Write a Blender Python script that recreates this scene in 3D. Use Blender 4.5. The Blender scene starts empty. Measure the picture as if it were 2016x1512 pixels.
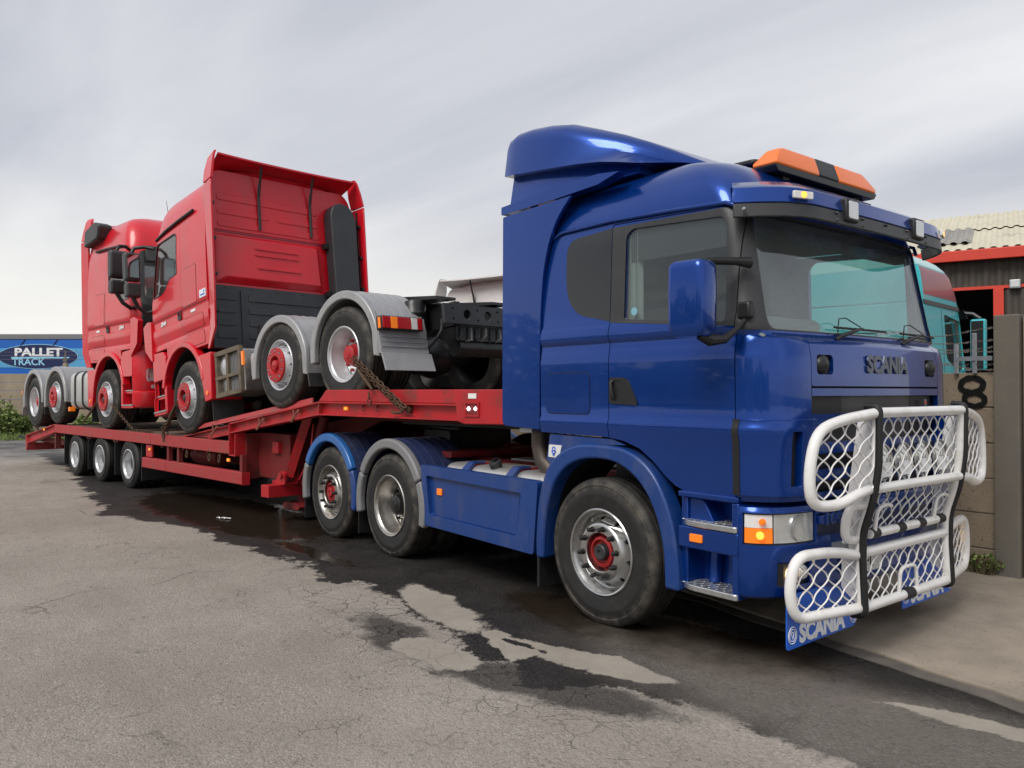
import bpy, bmesh, math, random
from mathutils import Vector, Matrix, Euler
from mathutils.geometry import tessellate_polygon
random.seed(7)
PI = math.pi
RAD = math.radians
S = bpy.context.scene
C = S.collection

# ------------------------------------------------------------------ camera, world, sun, exposure
F_PX, CX, CY, CH, YAW, PITCH = 1560.0, 3.97, -5.19, 1.641, 0.6753, 0.00894
cam = bpy.data.cameras.new('camera')
cam.sensor_width = 36.0
cam.lens = F_PX / 2016.0 * 36.0
cam.clip_start = 0.05
cam.clip_end = 3000.0
camo = bpy.data.objects.new('camera', cam)
C.objects.link(camo)
_d = Vector((-math.cos(YAW) * math.cos(PITCH), math.sin(YAW) * math.cos(PITCH), math.sin(PITCH)))
_r = Vector((math.sin(YAW), math.cos(YAW), 0))
_u = _r.cross(_d)
camo.matrix_world = Matrix(((_r.x, _u.x, -_d.x, CX), (_r.y, _u.y, -_d.y, CY), (_r.z, _u.z, -_d.z, CH), (0, 0, 0, 1)))
S.camera = camo

SUN_EL, SUN_AZ = RAD(48), RAD(-75)      # direction the light comes from, azimuth from +X
S.world = bpy.data.worlds.new('World')
S.world.use_nodes = True
wt = S.world.node_tree
wt.nodes.clear()


def wn(t, **k):
    n = wt.nodes.new(t)
    for a, b in k.items():
        setattr(n, a, b)
    return n


def wmath(op, a, b=None):
    n = wn('ShaderNodeMath', operation=op)
    for i, x in enumerate((a, b)):
        if x is None:
            continue
        if isinstance(x, (int, float)):
            n.inputs[i].default_value = x
        else:
            wt.links.new(x, n.inputs[i])
    return n.outputs[0]


wo = wn('ShaderNodeOutputWorld')
bg = wn('ShaderNodeBackground')
sky = wn('ShaderNodeTexSky', sky_type='NISHITA', sun_disc=False)
sky.sun_elevation = SUN_EL
sky.sun_rotation = PI / 2 - SUN_AZ
sky.air_density = 1.0
sky.dust_density = 2.0
tc = wn('ShaderNodeTexCoord')
sep = wn('ShaderNodeSeparateXYZ')
wt.links.new(tc.outputs['Generated'], sep.inputs[0])
zc = wmath('MAXIMUM', sep.outputs[2], 0.0)
den = wmath('ADD', zc, 0.16)
cx_ = wmath('DIVIDE', sep.outputs[0], den)
cy_ = wmath('DIVIDE', sep.outputs[1], den)
cmb = wn('ShaderNodeCombineXYZ')
wt.links.new(cx_, cmb.inputs[0])
wt.links.new(cy_, cmb.inputs[1])
mp = wn('ShaderNodeMapping')
mp.inputs['Rotation'].default_value = (0, 0, RAD(-62))
mp.inputs['Scale'].default_value = (0.34, 1.15, 1)
wt.links.new(cmb.outputs[0], mp.inputs[0])
nz = wn('ShaderNodeTexNoise')
nz.inputs['Scale'].default_value = 0.62
nz.inputs['Detail'].default_value = 7
nz.inputs['Roughness'].default_value = 0.5
nz.inputs['Distortion'].default_value = 0.5
wt.links.new(mp.outputs[0], nz.inputs['Vector'])
cr = wn('ShaderNodeValToRGB')
cr.color_ramp.elements[0].position = 0.36
cr.color_ramp.elements[0].color = (5.0, 5.25, 6.05, 1)
cr.color_ramp.elements[1].position = 0.66
cr.color_ramp.elements[1].color = (10.0, 10.05, 10.2, 1)
wt.links.new(nz.outputs[0], cr.inputs[0])
# thin bright band of cloud base towards the horizon
hz = wn('ShaderNodeValToRGB')
hz.color_ramp.elements[0].position = 0.0
hz.color_ramp.elements[0].color = (1, 1, 1, 1)
hz.color_ramp.elements[1].position = 0.24
hz.color_ramp.elements[1].color = (0, 0, 0, 1)
hz.color_ramp.elements.new(0.09).color = (0.72, 0.72, 0.72, 1)
wt.links.new(zc, hz.inputs[0])
mh = wn('ShaderNodeMixRGB')
wt.links.new(hz.outputs[0], mh.inputs[0])
wt.links.new(cr.outputs[0], mh.inputs[1])
mh.inputs[2].default_value = (11.4, 11.1, 10.3, 1)
mx = wn('ShaderNodeMixRGB')
mx.inputs[0].default_value = 0.93
wt.links.new(sky.outputs[0], mx.inputs[1])
wt.links.new(mh.outputs[0], mx.inputs[2])
wt.links.new(mx.outputs[0], bg.inputs[0])
bg.inputs[1].default_value = 0.058
wt.links.new(bg.outputs[0], wo.inputs[0])

sun = bpy.data.lights.new('sun', 'SUN')
sun.energy = 1.5
sun.angle = RAD(28)
sun.color = (1.0, 0.965, 0.91)
suno = bpy.data.objects.new('sun', sun)
C.objects.link(suno)
_s = Vector((math.cos(SUN_EL) * math.cos(SUN_AZ), math.cos(SUN_EL) * math.sin(SUN_AZ), math.sin(SUN_EL)))
suno.rotation_euler = _s.to_track_quat('Z', 'Y').to_euler()

S.view_settings.view_transform = 'Standard'
S.view_settings.look = 'None'
S.view_settings.exposure = 0.72
S.view_settings.gamma = 1.0
S.render.engine = 'CYCLES'
S.cycles.max_bounces = 10
S.cycles.transparent_max_bounces = 16
S.render.resolution_x, S.render.resolution_y = 1024, 768


# ------------------------------------------------------------------ pixel rays (photo pixels 2016 x 1512)
def at(px, py, D):
    return Vector((CX, CY, CH)) + (_d + _r * ((px - 1008) / F_PX) - _u * ((py - 756) / F_PX)) * D


PHI = RAD(6.3)
TK = Vector((-3.3, 0, 0))
TF = Vector((math.cos(PHI), math.sin(PHI), 0))
TN = Vector((-math.sin(PHI), math.cos(PHI), 0))


def onT(px, py, ty=-1.25):
    """a pixel met with the trailer's own side plane, in trailer coordinates"""
    o = Vector((CX, CY, CH))
    v = at(px, py, 1.0) - o
    t = (ty - (o - TK).dot(TN)) / v.dot(TN)
    w = o + v * t - TK
    return Vector((w.dot(TF), ty, w.z))


# ------------------------------------------------------------------ materials
MATS = {}


def mat(name, col, rough=0.5, metal=0.0, coat=0.0, var=0.0, vscale=3.0, bump=0.0, bscale=40.0, dirt=None,
        dirt_amt=0.0, dirt_scale=2.5, emit=None, estr=0.0, coat_rough=0.06, spec=0.5, rvar=0.0, streak=1.0, dlo=0.5):
    m = bpy.data.materials.new(name)
    m.use_nodes = True
    nt = m.node_tree
    b = nt.nodes['Principled BSDF']
    b.inputs['Base Color'].default_value = (*col, 1)
    b.inputs['Roughness'].default_value = rough
    b.inputs['Metallic'].default_value = metal
    b.inputs['Coat Weight'].default_value = coat
    b.inputs['Coat Roughness'].default_value = coat_rough
    b.inputs['Coat IOR'].default_value = 1.38
    b.inputs['Specular IOR Level'].default_value = spec
    if emit:
        b.inputs['Emission Color'].default_value = (*emit, 1)
        b.inputs['Emission Strength'].default_value = estr
    tcn = nt.nodes.new('ShaderNodeTexCoord')
    out = None
    if var or dirt or rvar:
        n = nt.nodes.new('ShaderNodeTexNoise')
        n.inputs['Scale'].default_value = vscale
        n.inputs['Detail'].default_value = 6
        n.inputs['Roughness'].default_value = 0.62
        nt.links.new(tcn.outputs['Object'], n.inputs['Vector'])
        hv = nt.nodes.new('ShaderNodeHueSaturation')
        hv.inputs['Color'].default_value = (*col, 1)
        mr = nt.nodes.new('ShaderNodeMapRange')
        mr.inputs[1].default_value = 0.25
        mr.inputs[2].default_value = 0.75
        mr.inputs[3].default_value = 1 - var
        mr.inputs[4].default_value = 1 + var
        nt.links.new(n.outputs[0], mr.inputs[0])
        nt.links.new(mr.outputs[0], hv.inputs['Value'])
        out = hv.outputs[0]
        if rvar:
            m2 = nt.nodes.new('ShaderNodeMapRange')
            m2.inputs[1].default_value = 0.3
            m2.inputs[2].default_value = 0.7
            m2.inputs[3].default_value = max(0.02, rough - rvar)
            m2.inputs[4].default_value = min(1, rough + rvar)
            nt.links.new(n.outputs[0], m2.inputs[0])
            nt.links.new(m2.outputs[0], b.inputs['Roughness'])
    if dirt:
        mpn = nt.nodes.new('ShaderNodeMapping')
        mpn.inputs['Scale'].default_value = (1, 1, 1 / streak)
        nt.links.new(tcn.outputs['Object'], mpn.inputs[0])
        n2 = nt.nodes.new('ShaderNodeTexNoise')
        n2.inputs['Scale'].default_value = dirt_scale
        n2.inputs['Detail'].default_value = 9
        n2.inputs['Roughness'].default_value = 0.7
        nt.links.new(mpn.outputs[0], n2.inputs['Vector'])
        r2 = nt.nodes.new('ShaderNodeMapRange')
        r2.inputs[1].default_value = dlo
        r2.inputs[2].default_value = dlo + 0.2
        r2.inputs[3].default_value = 0
        r2.inputs[4].default_value = dirt_amt
        nt.links.new(n2.outputs[0], r2.inputs[0])
        mixc = nt.nodes.new('ShaderNodeMixRGB')
        nt.links.new(r2.outputs[0], mixc.inputs[0])
        nt.links.new(out, mixc.inputs[1])
        mixc.inputs[2].default_value = (*dirt, 1)
        out = mixc.outputs[0]
    if out:
        nt.links.new(out, b.inputs['Base Color'])
    if bump:
        n3 = nt.nodes.new('ShaderNodeTexNoise')
        n3.inputs['Scale'].default_value = bscale
        n3.inputs['Detail'].default_value = 5
        nt.links.new(tcn.outputs['Object'], n3.inputs['Vector'])
        bp = nt.nodes.new('ShaderNodeBump')
        bp.inputs['Strength'].default_value = bump
        bp.inputs['Distance'].default_value = 0.01
        nt.links.new(n3.outputs[0], bp.inputs['Height'])
        nt.links.new(bp.outputs[0], b.inputs['Normal'])
    MATS[name] = m
    return m


BLUE = (0.0015, 0.043, 0.262)
mat('blue_paint', BLUE, 0.27, 0.58, 0.8, var=0.07, vscale=1.3, dirt=(0.16, 0.18, 0.22), dirt_amt=0.55, dirt_scale=38, coat_rough=0.035, dlo=0.66, bump=0.045, bscale=2.6, rvar=0.06)
mat('blue_plastic', (0.006, 0.044, 0.205), 0.38, 0.1, 0.3, var=0.1, dirt=(0.13, 0.13, 0.14), dirt_amt=0.35, dirt_scale=4.0, coat_rough=0.25, streak=2.5)
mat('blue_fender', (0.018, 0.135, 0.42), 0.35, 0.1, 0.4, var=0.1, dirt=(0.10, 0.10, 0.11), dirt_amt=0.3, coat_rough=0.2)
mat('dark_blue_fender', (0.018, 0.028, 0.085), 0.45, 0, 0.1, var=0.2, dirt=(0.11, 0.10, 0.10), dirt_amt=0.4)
mat('grey_plastic', (0.20, 0.20, 0.205), 0.5, 0, 0.1, var=0.12, dirt=(0.09, 0.085, 0.075), dirt_amt=0.5, dirt_scale=3)
mat('black_plastic', (0.012, 0.012, 0.013), 0.42, 0, 0, var=0.25, bump=0.05, bscale=200)
mat('grey_black', (0.030, 0.031, 0.033), 0.45, 0, 0, var=0.2, dirt=(0.10, 0.10, 0.10), dirt_amt=0.15)
mat('rubber', (0.0125, 0.012, 0.012), 0.66, 0, 0, var=0.25, vscale=8, dirt=(0.045, 0.040, 0.034), dirt_amt=0.5, dirt_scale=6, bump=0.15, bscale=80)
mat('black_rubber', (0.010, 0.010, 0.011), 0.6, 0, 0, var=0.2)
mat('chassis_black', (0.010, 0.0105, 0.011), 0.4, 0, 0.1, var=0.4, dirt=(0.05, 0.045, 0.04), dirt_amt=0.5, dirt_scale=5)
mat('chassis_red', (0.20, 0.012, 0.012), 0.5, 0, 0, var=0.25, dirt=(0.04, 0.03, 0.028), dirt_amt=0.7, dirt_scale=5)
mat('trailer_red', (0.43, 0.012, 0.018), 0.46, 0, 0.12, var=0.16, vscale=4, dirt=(0.10, 0.040, 0.028), dirt_amt=0.85, dirt_scale=3.5, coat_rough=0.3, bump=0.15, bscale=25, dlo=0.51)
mat('trailer_red_faded', (0.38, 0.032, 0.036), 0.58, 0, 0, var=0.14, vscale=4, dirt=(0.15, 0.07, 0.05), dirt_amt=0.85, dirt_scale=4, bump=0.15, bscale=25, dlo=0.50)
mat('trailer_under', (0.17, 0.012, 0.012), 0.6, 0, 0, var=0.3, dirt=(0.035, 0.025, 0.02), dirt_amt=0.8, dirt_scale=3)
mat('deck', (0.115, 0.075, 0.055), 0.8, 0, 0, var=0.35, vscale=6, dirt=(0.20, 0.15, 0.115), dirt_amt=0.7, dirt_scale=2.5, bump=0.3, bscale=30)
mat('red_paint', (0.62, 0.004, 0.016), 0.36, 0, 0.6, var=0.08, vscale=2, dirt=(0.36, 0.045, 0.05), dirt_amt=0.45, dirt_scale=2.6, coat_rough=0.08, streak=2.5, bump=0.05, bscale=2.6, rvar=0.08)
mat('red_cap', (0.42, 0.012, 0.018), 0.5, 0, 0.1, var=0.15, dirt=(0.10, 0.05, 0.04), dirt_amt=0.3, dirt_scale=9)
mat('silver_fender', (0.36, 0.36, 0.365), 0.42, 0.25, 0.15, var=0.08, dirt=(0.17, 0.165, 0.16), dirt_amt=0.5, dirt_scale=3)
mat('rear_panel_grey', (0.028, 0.031, 0.036), 0.5, 0, 0, var=0.2, dirt=(0.07, 0.07, 0.07), dirt_amt=0.3)
mat('polished', (0.58, 0.58, 0.575), 0.30, 1.0, 0, var=0.08, vscale=6, rvar=0.06, dirt=(0.30, 0.28, 0.25), dirt_amt=0.25, dirt_scale=12)
mat('alloy', (0.52, 0.50, 0.47), 0.36, 1.0, 0, var=0.15, vscale=8, dirt=(0.22, 0.17, 0.13), dirt_amt=0.55, dirt_scale=9)
mat('silver_paint', (0.62, 0.63, 0.65), 0.34, 0.55, 0, var=0.08, vscale=6, dirt=(0.28, 0.25, 0.22), dirt_amt=0.35, dirt_scale=8)
mat('tank_alu', (0.66, 0.66, 0.64), 0.38, 0.75, 0, var=0.1, vscale=3, dirt=(0.30, 0.27, 0.22), dirt_amt=0.5, dirt_scale=3)
mat('tread_alu', (0.60, 0.61, 0.62), 0.35, 0.9, 0, var=0.15, vscale=20, dirt=(0.2, 0.2, 0.19), dirt_amt=0.4, dirt_scale=12)
mat('hub_red', (0.34, 0.012, 0.014), 0.5, 0, 0, var=0.2, dirt=(0.08, 0.04, 0.03), dirt_amt=0.6, dirt_scale=12)
mat('white_tube', (0.80, 0.79, 0.77), 0.32, 0, 0.5, var=0.03, dirt=(0.46, 0.40, 0.32), dirt_amt=0.4, dirt_scale=7, coat_rough=0.15, bump=0.1, bscale=60)
mat('white_paint', (0.78, 0.78, 0.76), 0.35, 0, 0.4, var=0.04, dirt=(0.45, 0.43, 0.40), dirt_amt=0.3)
mat('letter_chrome', (0.13, 0.145, 0.19), 0.32, 0.6, 0)
mat('letter_white', (0.82, 0.83, 0.85), 0.5)
mat('flap_blue', (0.012, 0.12, 0.60), 0.42, 0, 0.2, var=0.06, dirt=(0.10, 0.11, 0.14), dirt_amt=0.2)
mat('amber', (0.85, 0.20, 0.01), 0.22, 0, 0.6, var=0.05, emit=(1.0, 0.22, 0.01), estr=0.15)
mat('amber_lit', (0.9, 0.30, 0.03), 0.3, 0, 0.3, emit=(1.0, 0.36, 0.04), estr=1.3)
mat('amber_bar', (0.85, 0.17, 0.012), 0.30, 0, 0.7, var=0.05, emit=(1.0, 0.2, 0.01), estr=0.06)
mat('led_white', (0.9, 0.9, 1.0), 0.3, emit=(0.9, 0.92, 1.0), estr=9)
mat('bulb_warm', (1.0, 0.8, 0.5), 0.3, emit=(1.0, 0.62, 0.25), estr=2.6)
mat('reflector_white', (0.80, 0.80, 0.78), 0.5)
mat('tail_red', (0.48, 0.008, 0.010), 0.2, 0, 0.6)
mat('tail_clear', (0.75, 0.74, 0.72), 0.2, 0, 0.6)
mat('lamp_glass', (0.62, 0.64, 0.64), 0.12, 0.55, 1.0, var=0.1, vscale=14)
mat('rust_chain', (0.105, 0.062, 0.038), 0.7, 0.45, 0, var=0.35, vscale=25, bump=0.2, bscale=120)
mat('shackle', (0.24, 0.085, 0.06), 0.7, 0.2, 0, var=0.3, vscale=20)
mat('exhaust', (0.115, 0.095, 0.08), 0.5, 0.7, 0, var=0.3)
mat('interior', (0.115, 0.12, 0.125), 0.8, 0, 0, var=0.1)
mat('interior_dark', (0.03, 0.031, 0.034), 0.7, 0, 0, var=0.1)
mat('curtain', (0.32, 0.34, 0.33), 0.85, 0, 0, var=0.1)
mat('dash', (0.16, 0.18, 0.17), 0.6, 0, 0, var=0.1)
mat('grille_black', (0.008, 0.008, 0.009), 0.5, 0, 0, var=0.3)
mat('tint_window', (0.012, 0.013, 0.014), 0.08, 0, 0.5, var=0.2, vscale=1.5, coat_rough=0.1)
mat('mirror_glass', (0.55, 0.58, 0.6), 0.05, 1.0)
mat('wood_rust', (0.15, 0.12, 0.085), 0.75, 0.2, 0, var=0.35, vscale=8)
mat('sticker', (0.75, 0.79, 0.86), 0.5)
mat('sticker_blue', (0.04, 0.12, 0.5), 0.5)
mat('plate_white', (0.72, 0.72, 0.70), 0.45, 0, 0.2)
mat('letter_black', (0.01, 0.01, 0.01), 0.6)
mat('teal_paint', (0.022, 0.45, 0.50), 0.36, 0, 0.5, var=0.06, dirt=(0.10, 0.42, 0.45), dirt_amt=0.2)
mat('teal_light', (0.26, 0.62, 0.60), 0.34, 0, 0.8, var=0.06)
mat('maroon_paint', (0.26, 0.012, 0.030), 0.36, 0, 0.4, var=0.08)
mat('galv', (0.36, 0.38, 0.40), 0.45, 0.7, 0, var=0.2, vscale=12)
mat('wire', (0.17, 0.15, 0.135), 0.6, 0.6, 0, var=0.2)
mat('roof_sheet', (0.56, 0.52, 0.40), 0.7, 0, 0, var=0.1, vscale=1.5, dirt=(0.25, 0.235, 0.21), dirt_amt=0.75, dirt_scale=0.5, dlo=0.56)
mat('roof_grey', (0.26, 0.25, 0.23), 0.75, 0, 0, var=0.2, vscale=2, dirt=(0.48, 0.45, 0.36), dirt_amt=0.4, dirt_scale=1.5)
mat('brown_clad', (0.058, 0.048, 0.038), 0.6, 0, 0, var=0.2)
mat('red_trim', (0.62, 0.045, 0.022), 0.5, 0, 0.1, var=0.08)
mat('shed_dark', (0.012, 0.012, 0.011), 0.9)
mat('curtain_blue', (0.015, 0.13, 0.50), 0.4, 0, 0.1, var=0.08, vscale=1.5)
mat('curtain_cyan', (0.10, 0.36, 0.62), 0.4, 0, 0.1, var=0.06)
mat('curtain_navy', (0.012, 0.020, 0.085), 0.4, 0, 0.1)
mat('letter_cyan', (0.30, 0.60, 0.80), 0.5)
mat('post_concrete', (0.135, 0.118, 0.095), 0.85, 0, 0, var=0.16, vscale=2.2, dirt=(0.085, 0.10, 0.105), dirt_amt=0.7, dirt_scale=1.3, bump=0.25, bscale=60, streak=2.5)
mat('spray_black', (0.010, 0.010, 0.010), 0.9, var=0.3, vscale=20, spec=0.1)


def rubber_dirt():
    """brown scuffed band round the shoulder of the big tyres"""
    nt = MATS['rubber'].node_tree
    b = nt.nodes['Principled BSDF']
    src = b.inputs['Base Color'].links[0].from_socket
    t = nt.nodes.new('ShaderNodeTexCoord')
    sp = nt.nodes.new('ShaderNodeSeparateXYZ')
    nt.links.new(t.outputs['Object'], sp.inputs[0])
    cb = nt.nodes.new('ShaderNodeCombineXYZ')
    nt.links.new(sp.outputs[0], cb.inputs[0])
    nt.links.new(sp.outputs[2], cb.inputs[2])
    ln = nt.nodes.new('ShaderNodeVectorMath')
    ln.operation = 'LENGTH'
    nt.links.new(cb.outputs[0], ln.inputs[0])
    cr = nt.nodes.new('ShaderNodeValToRGB')
    e = cr.color_ramp.elements
    e[0].position, e[0].color = 0.425, (0, 0, 0, 1)
    e[1].position, e[1].color = 0.52, (0.25, 0.25, 0.25, 1)
    e.new(0.465).color = (0.9, 0.9, 0.9, 1)
    e.new(0.49).color = (0.7, 0.7, 0.7, 1)
    nt.links.new(ln.outputs['Value'], cr.inputs[0])
    no = nt.nodes.new('ShaderNodeTexNoise')
    no.inputs['Scale'].default_value = 7
    no.inputs['Detail'].default_value = 8
    no.inputs['Roughness'].default_value = 0.7
    nt.links.new(t.outputs['Object'], no.inputs['Vector'])
    mr = nt.nodes.new('ShaderNodeMapRange')
    mr.inputs[1].default_value = 0.42
    mr.inputs[2].default_value = 0.62
    nt.links.new(no.outputs[0], mr.inputs[0])
    mu = nt.nodes.new('ShaderNodeMath')
    mu.operation = 'MULTIPLY'
    nt.links.new(cr.outputs[0], mu.inputs[0])
    nt.links.new(mr.outputs[0], mu.inputs[1])
    mx_ = nt.nodes.new('ShaderNodeMixRGB')
    nt.links.new(mu.outputs[0], mx_.inputs[0])
    nt.links.new(src, mx_.inputs[1])
    mx_.inputs[2].default_value = (0.10, 0.085, 0.066, 1)
    nt.links.new(mx_.outputs[0], b.inputs['Base Color'])


rubber_dirt()


def glass(name, tint, ior=1.55, r=0.0, dust=0.0):
    m = bpy.data.materials.new(name)
    m.use_nodes = True
    nt = m.node_tree
    nt.nodes.clear()
    o = nt.nodes.new('ShaderNodeOutputMaterial')
    mi = nt.nodes.new('ShaderNodeMixShader')
    fr = nt.nodes.new('ShaderNodeFresnel')
    gb = nt.nodes.new('ShaderNodeNewGeometry')
    ma = nt.nodes.new('ShaderNodeMath')
    ma.operation = 'MULTIPLY_ADD'
    ma.inputs[1].default_value = 1 / ior - ior
    ma.inputs[2].default_value = ior
    nt.links.new(gb.outputs['Backfacing'], ma.inputs[0])
    nt.links.new(ma.outputs[0], fr.inputs[0])
    t = nt.nodes.new('ShaderNodeBsdfTransparent')
    t.inputs[0].default_value = (*tint, 1)
    g = nt.nodes.new('ShaderNodeBsdfGlossy')
    g.inputs['Roughness'].default_value = r
    nt.links.new(fr.outputs[0], mi.inputs[0])
    nt.links.new(t.outputs[0], mi.inputs[1])
    nt.links.new(g.outputs[0], mi.inputs[2])
    if dust:
        dm = nt.nodes.new('ShaderNodeMixShader')
        df = nt.nodes.new('ShaderNodeBsdfDiffuse')
        df.inputs[0].default_value = (0.50, 0.55, 0.54, 1)
        tcn = nt.nodes.new('ShaderNodeTexCoord')
        no = nt.nodes.new('ShaderNodeTexNoise')
        no.inputs['Scale'].default_value = 1.6
        no.inputs['Detail'].default_value = 5
        mr = nt.nodes.new('ShaderNodeMapRange')
        mr.inputs[1].default_value = 0.3
        mr.inputs[2].default_value = 0.7
        mr.inputs[3].default_value = dust * 0.75
        mr.inputs[4].default_value = dust * 1.25
        nt.links.new(tcn.outputs['Object'], no.inputs['Vector'])
        nt.links.new(no.outputs[0], mr.inputs[0])
        nt.links.new(mr.outputs[0], dm.inputs[0])
        nt.links.new(mi.outputs[0], dm.inputs[1])
        nt.links.new(df.outputs[0], dm.inputs[2])
        nt.links.new(dm.outputs[0], o.inputs[0])
    else:
        nt.links.new(mi.outputs[0], o.inputs[0])
    MATS[name] = m
    return m


def smooth_path(pts, n=4):
    out = []
    N_ = len(pts)
    for i in range(N_ - 1):
        p0 = Vector(pts[max(i - 1, 0)])
        p1 = Vector(pts[i])
        p2 = Vector(pts[i + 1])
        p3 = Vector(pts[min(i + 2, N_ - 1)])
        for k in range(n):
            t = k / n
            out.append(tuple(0.5 * ((2 * p1) + (p2 - p0) * t + (2 * p0 - 5 * p1 + 4 * p2 - p3) * t * t + (3 * p1 - p0 - 3 * p2 + p3) * t ** 3)))
    out.append(tuple(pts[-1]))
    return out


glass('windscreen_glass', (0.90, 0.955, 0.94), 1.9, dust=0.10)
glass('side_glass', (0.90, 0.95, 0.93), 1.6, dust=0.022)
glass('lens_glass', (0.95, 0.95, 0.95), 1.5)


# ------------------------------------------------------------------ mesh helpers
def fil(pts, r, n=5):
    """round the corners of a polygon (r: one radius or one per corner)"""
    out = []
    N = len(pts)
    for i, p in enumerate(pts):
        rr = r[i] if isinstance(r, (list, tuple)) else r
        p = Vector(p)
        a = Vector(pts[i - 1]) - p
        b = Vector(pts[(i + 1) % N]) - p
        if rr <= 0:
            out.append(tuple(p))
            continue
        k = min(rr, a.length * 0.48, b.length * 0.48)
        p0 = p + a.normalized() * k
        p1 = p + b.normalized() * k
        for j in range(n + 1):
            t = j / n
            q = p0 * (1 - t) ** 2 + p * 2 * t * (1 - t) + p1 * t * t
            out.append(tuple(q))
    return out


def circ(cx, cy, r, n=16, a0=0.0, ry=None):
    return [(cx + r * math.cos(a0 + 2 * PI * i / n), cy + (ry or r) * math.sin(a0 + 2 * PI * i / n)) for i in range(n)]


def rect(x0, x1, z0, z1, r=0.0, n=4):
    p = [(x0, z0), (x1, z0), (x1, z1), (x0, z1)]
    return fil(p, r, n) if r else p


class MB:
    def __init__(self):
        self.v = []
        self.f = []

    def add(self, vs, fs, M=None):
        o = len(self.v)
        for p in vs:
            p = Vector(p)
            self.v.append(M @ p if M else p)
        for f in fs:
            self.f.append([i + o for i in f])
        return self

    def box(self, x0, x1, y0, y1, z0, z1, M=None):
        vs = [(x, y, z) for x in (x0, x1) for y in (y0, y1) for z in (z0, z1)]
        fs = [(0, 1, 3, 2), (4, 6, 7, 5), (0, 4, 5, 1), (2, 3, 7, 6), (0, 2, 6, 4), (1, 5, 7, 3)]
        return self.add(vs, fs, M)

    def hexa(self, p):      # 8 points: bottom 4 (ccw) then top 4
        return self.add(p, [(3, 2, 1, 0), (4, 5, 6, 7), (0, 1, 5, 4), (1, 2, 6, 5), (2, 3, 7, 6), (3, 0, 4, 7)])

    def prism(self, poly, a, b, axis='y', holes=(), M=None):
        mpf = {'y': lambda u, v, t: (u, t, v), 'x': lambda u, v, t: (t, u, v), 'z': lambda u, v, t: (u, v, t)}[axis]
        loops = [list(poly)] + [list(h) for h in holes]
        flat = [q for l in loops for q in l]
        n = len(flat)
        tris = tessellate_polygon([[Vector((q[0], q[1], 0)) for q in l] for l in loops])
        vs = [mpf(q[0], q[1], a) for q in flat] + [mpf(q[0], q[1], b) for q in flat]
        fs = []
        if not holes:
            fs += [list(range(n)), [n + i for i in range(n)][::-1]]
        else:
            fs += [list(t) for t in tris] + [[n + i for i in t][::-1] for t in tris]
        o = 0
        for l in loops:
            k = len(l)
            for i in range(k):
                j = (i + 1) % k
                fs.append([o + i, o + j, n + o + j, n + o + i])
            o += k
        return self.add(vs, fs, M)

    def tube(self, path, r, seg=8, closed=False, M=None, flat=None):
        pts = [Vector(p) for p in path]
        n = len(pts)
        rings = []
        prev = None
        for i, p in enumerate(pts):
            if closed:
                t = (pts[(i + 1) % n] - pts[i - 1]).normalized()
            else:
                t = (pts[min(i + 1, n - 1)] - pts[max(i - 1, 0)]).normalized()
            if prev is None:
                up = Vector((0, 0, 1)) if abs(t.z) < 0.95 else Vector((1, 0, 0))
                a = t.cross(up).normalized()
            else:
                a = (prev - t * prev.dot(t)).normalized()
            prev = a
            b = t.cross(a)
            rr = r[i] if isinstance(r, (list, tuple)) else r
            rings.append([p + a * (rr * math.cos(2 * PI * k / seg)) + b * (rr * math.sin(2 * PI * k / seg)) for k in range(seg)])
        vs = [q for g in rings for q in g]
        fs = []
        for i in range(n if closed else n - 1):
            j = (i + 1) % n
            for k in range(seg):
                l = (k + 1) % seg
                fs.append([i * seg + k, i * seg + l, j * seg + l, j * seg + k])
        if not closed:
            fs.append(list(range(seg))[::-1])
            fs.append([(n - 1) * seg + k for k in range(seg)])
        return self.add(vs, fs, M)

    def lathe(self, prof, seg=48, closed=False, M=None, a0=0.0, a1=None):
        """prof: (radius, y) turned about the y axis"""
        n = len(prof)
        full = a1 is None
        m = seg if full else seg + 1
        vs = []
        for k in range(m):
            a = 2 * PI * k / seg if full else a0 + (a1 - a0) * k / seg
            for r, y in prof:
                vs.append((r * math.cos(a), y, r * math.sin(a)))
        fs = []
        for k in range(seg):
            l = (k + 1) % m
            for i in range(n if closed else n - 1):
                j = (i + 1) % n
                fs.append([k * n + i, k * n + j, l * n + j, l * n + i])
        if not full and closed:
            fs.append(list(range(n)))
            fs.append([seg * n + i for i in range(n)][::-1])
        return self.add(vs, fs, M)

    def loft(self, rings, caps=True, M=None):
        n = len(rings[0])
        vs = [q for g in rings for q in g]
        fs = []
        for i in range(len(rings) - 1):
            for k in range(n):
                l = (k + 1) % n
                fs.append([i * n + k, i * n + l, (i + 1) * n + l, (i + 1) * n + k])
        if caps:
            fs.append(list(range(n))[::-1])
            fs.append([(len(rings) - 1) * n + k for k in range(n)])
        return self.add(vs, fs, M)

    def sweep(self, path, width, thick, M=None):
        """flat band along a path in the xz plane: path points, y from -width/2.. ; thick outward"""
        return self

    def mesh(self, name='m', recalc=True, flip=False):
        me = bpy.data.meshes.new(name)
        me.from_pydata([tuple(p) for p in self.v], [], self.f)
        me.update()
        if recalc:
            bm = bmesh.new()
            bm.from_mesh(me)
            bmesh.ops.recalc_face_normals(bm, faces=bm.faces)
            if flip:
                bmesh.ops.reverse_faces(bm, faces=bm.faces)
            bm.to_mesh(me)
            bm.free()
        return me

    def build(self, name, m, parent=None, smooth=35, bevel=0.0, seg=2, M=None):
        return put(name, self.mesh(name), m, parent, smooth, bevel, seg, M)


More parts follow.
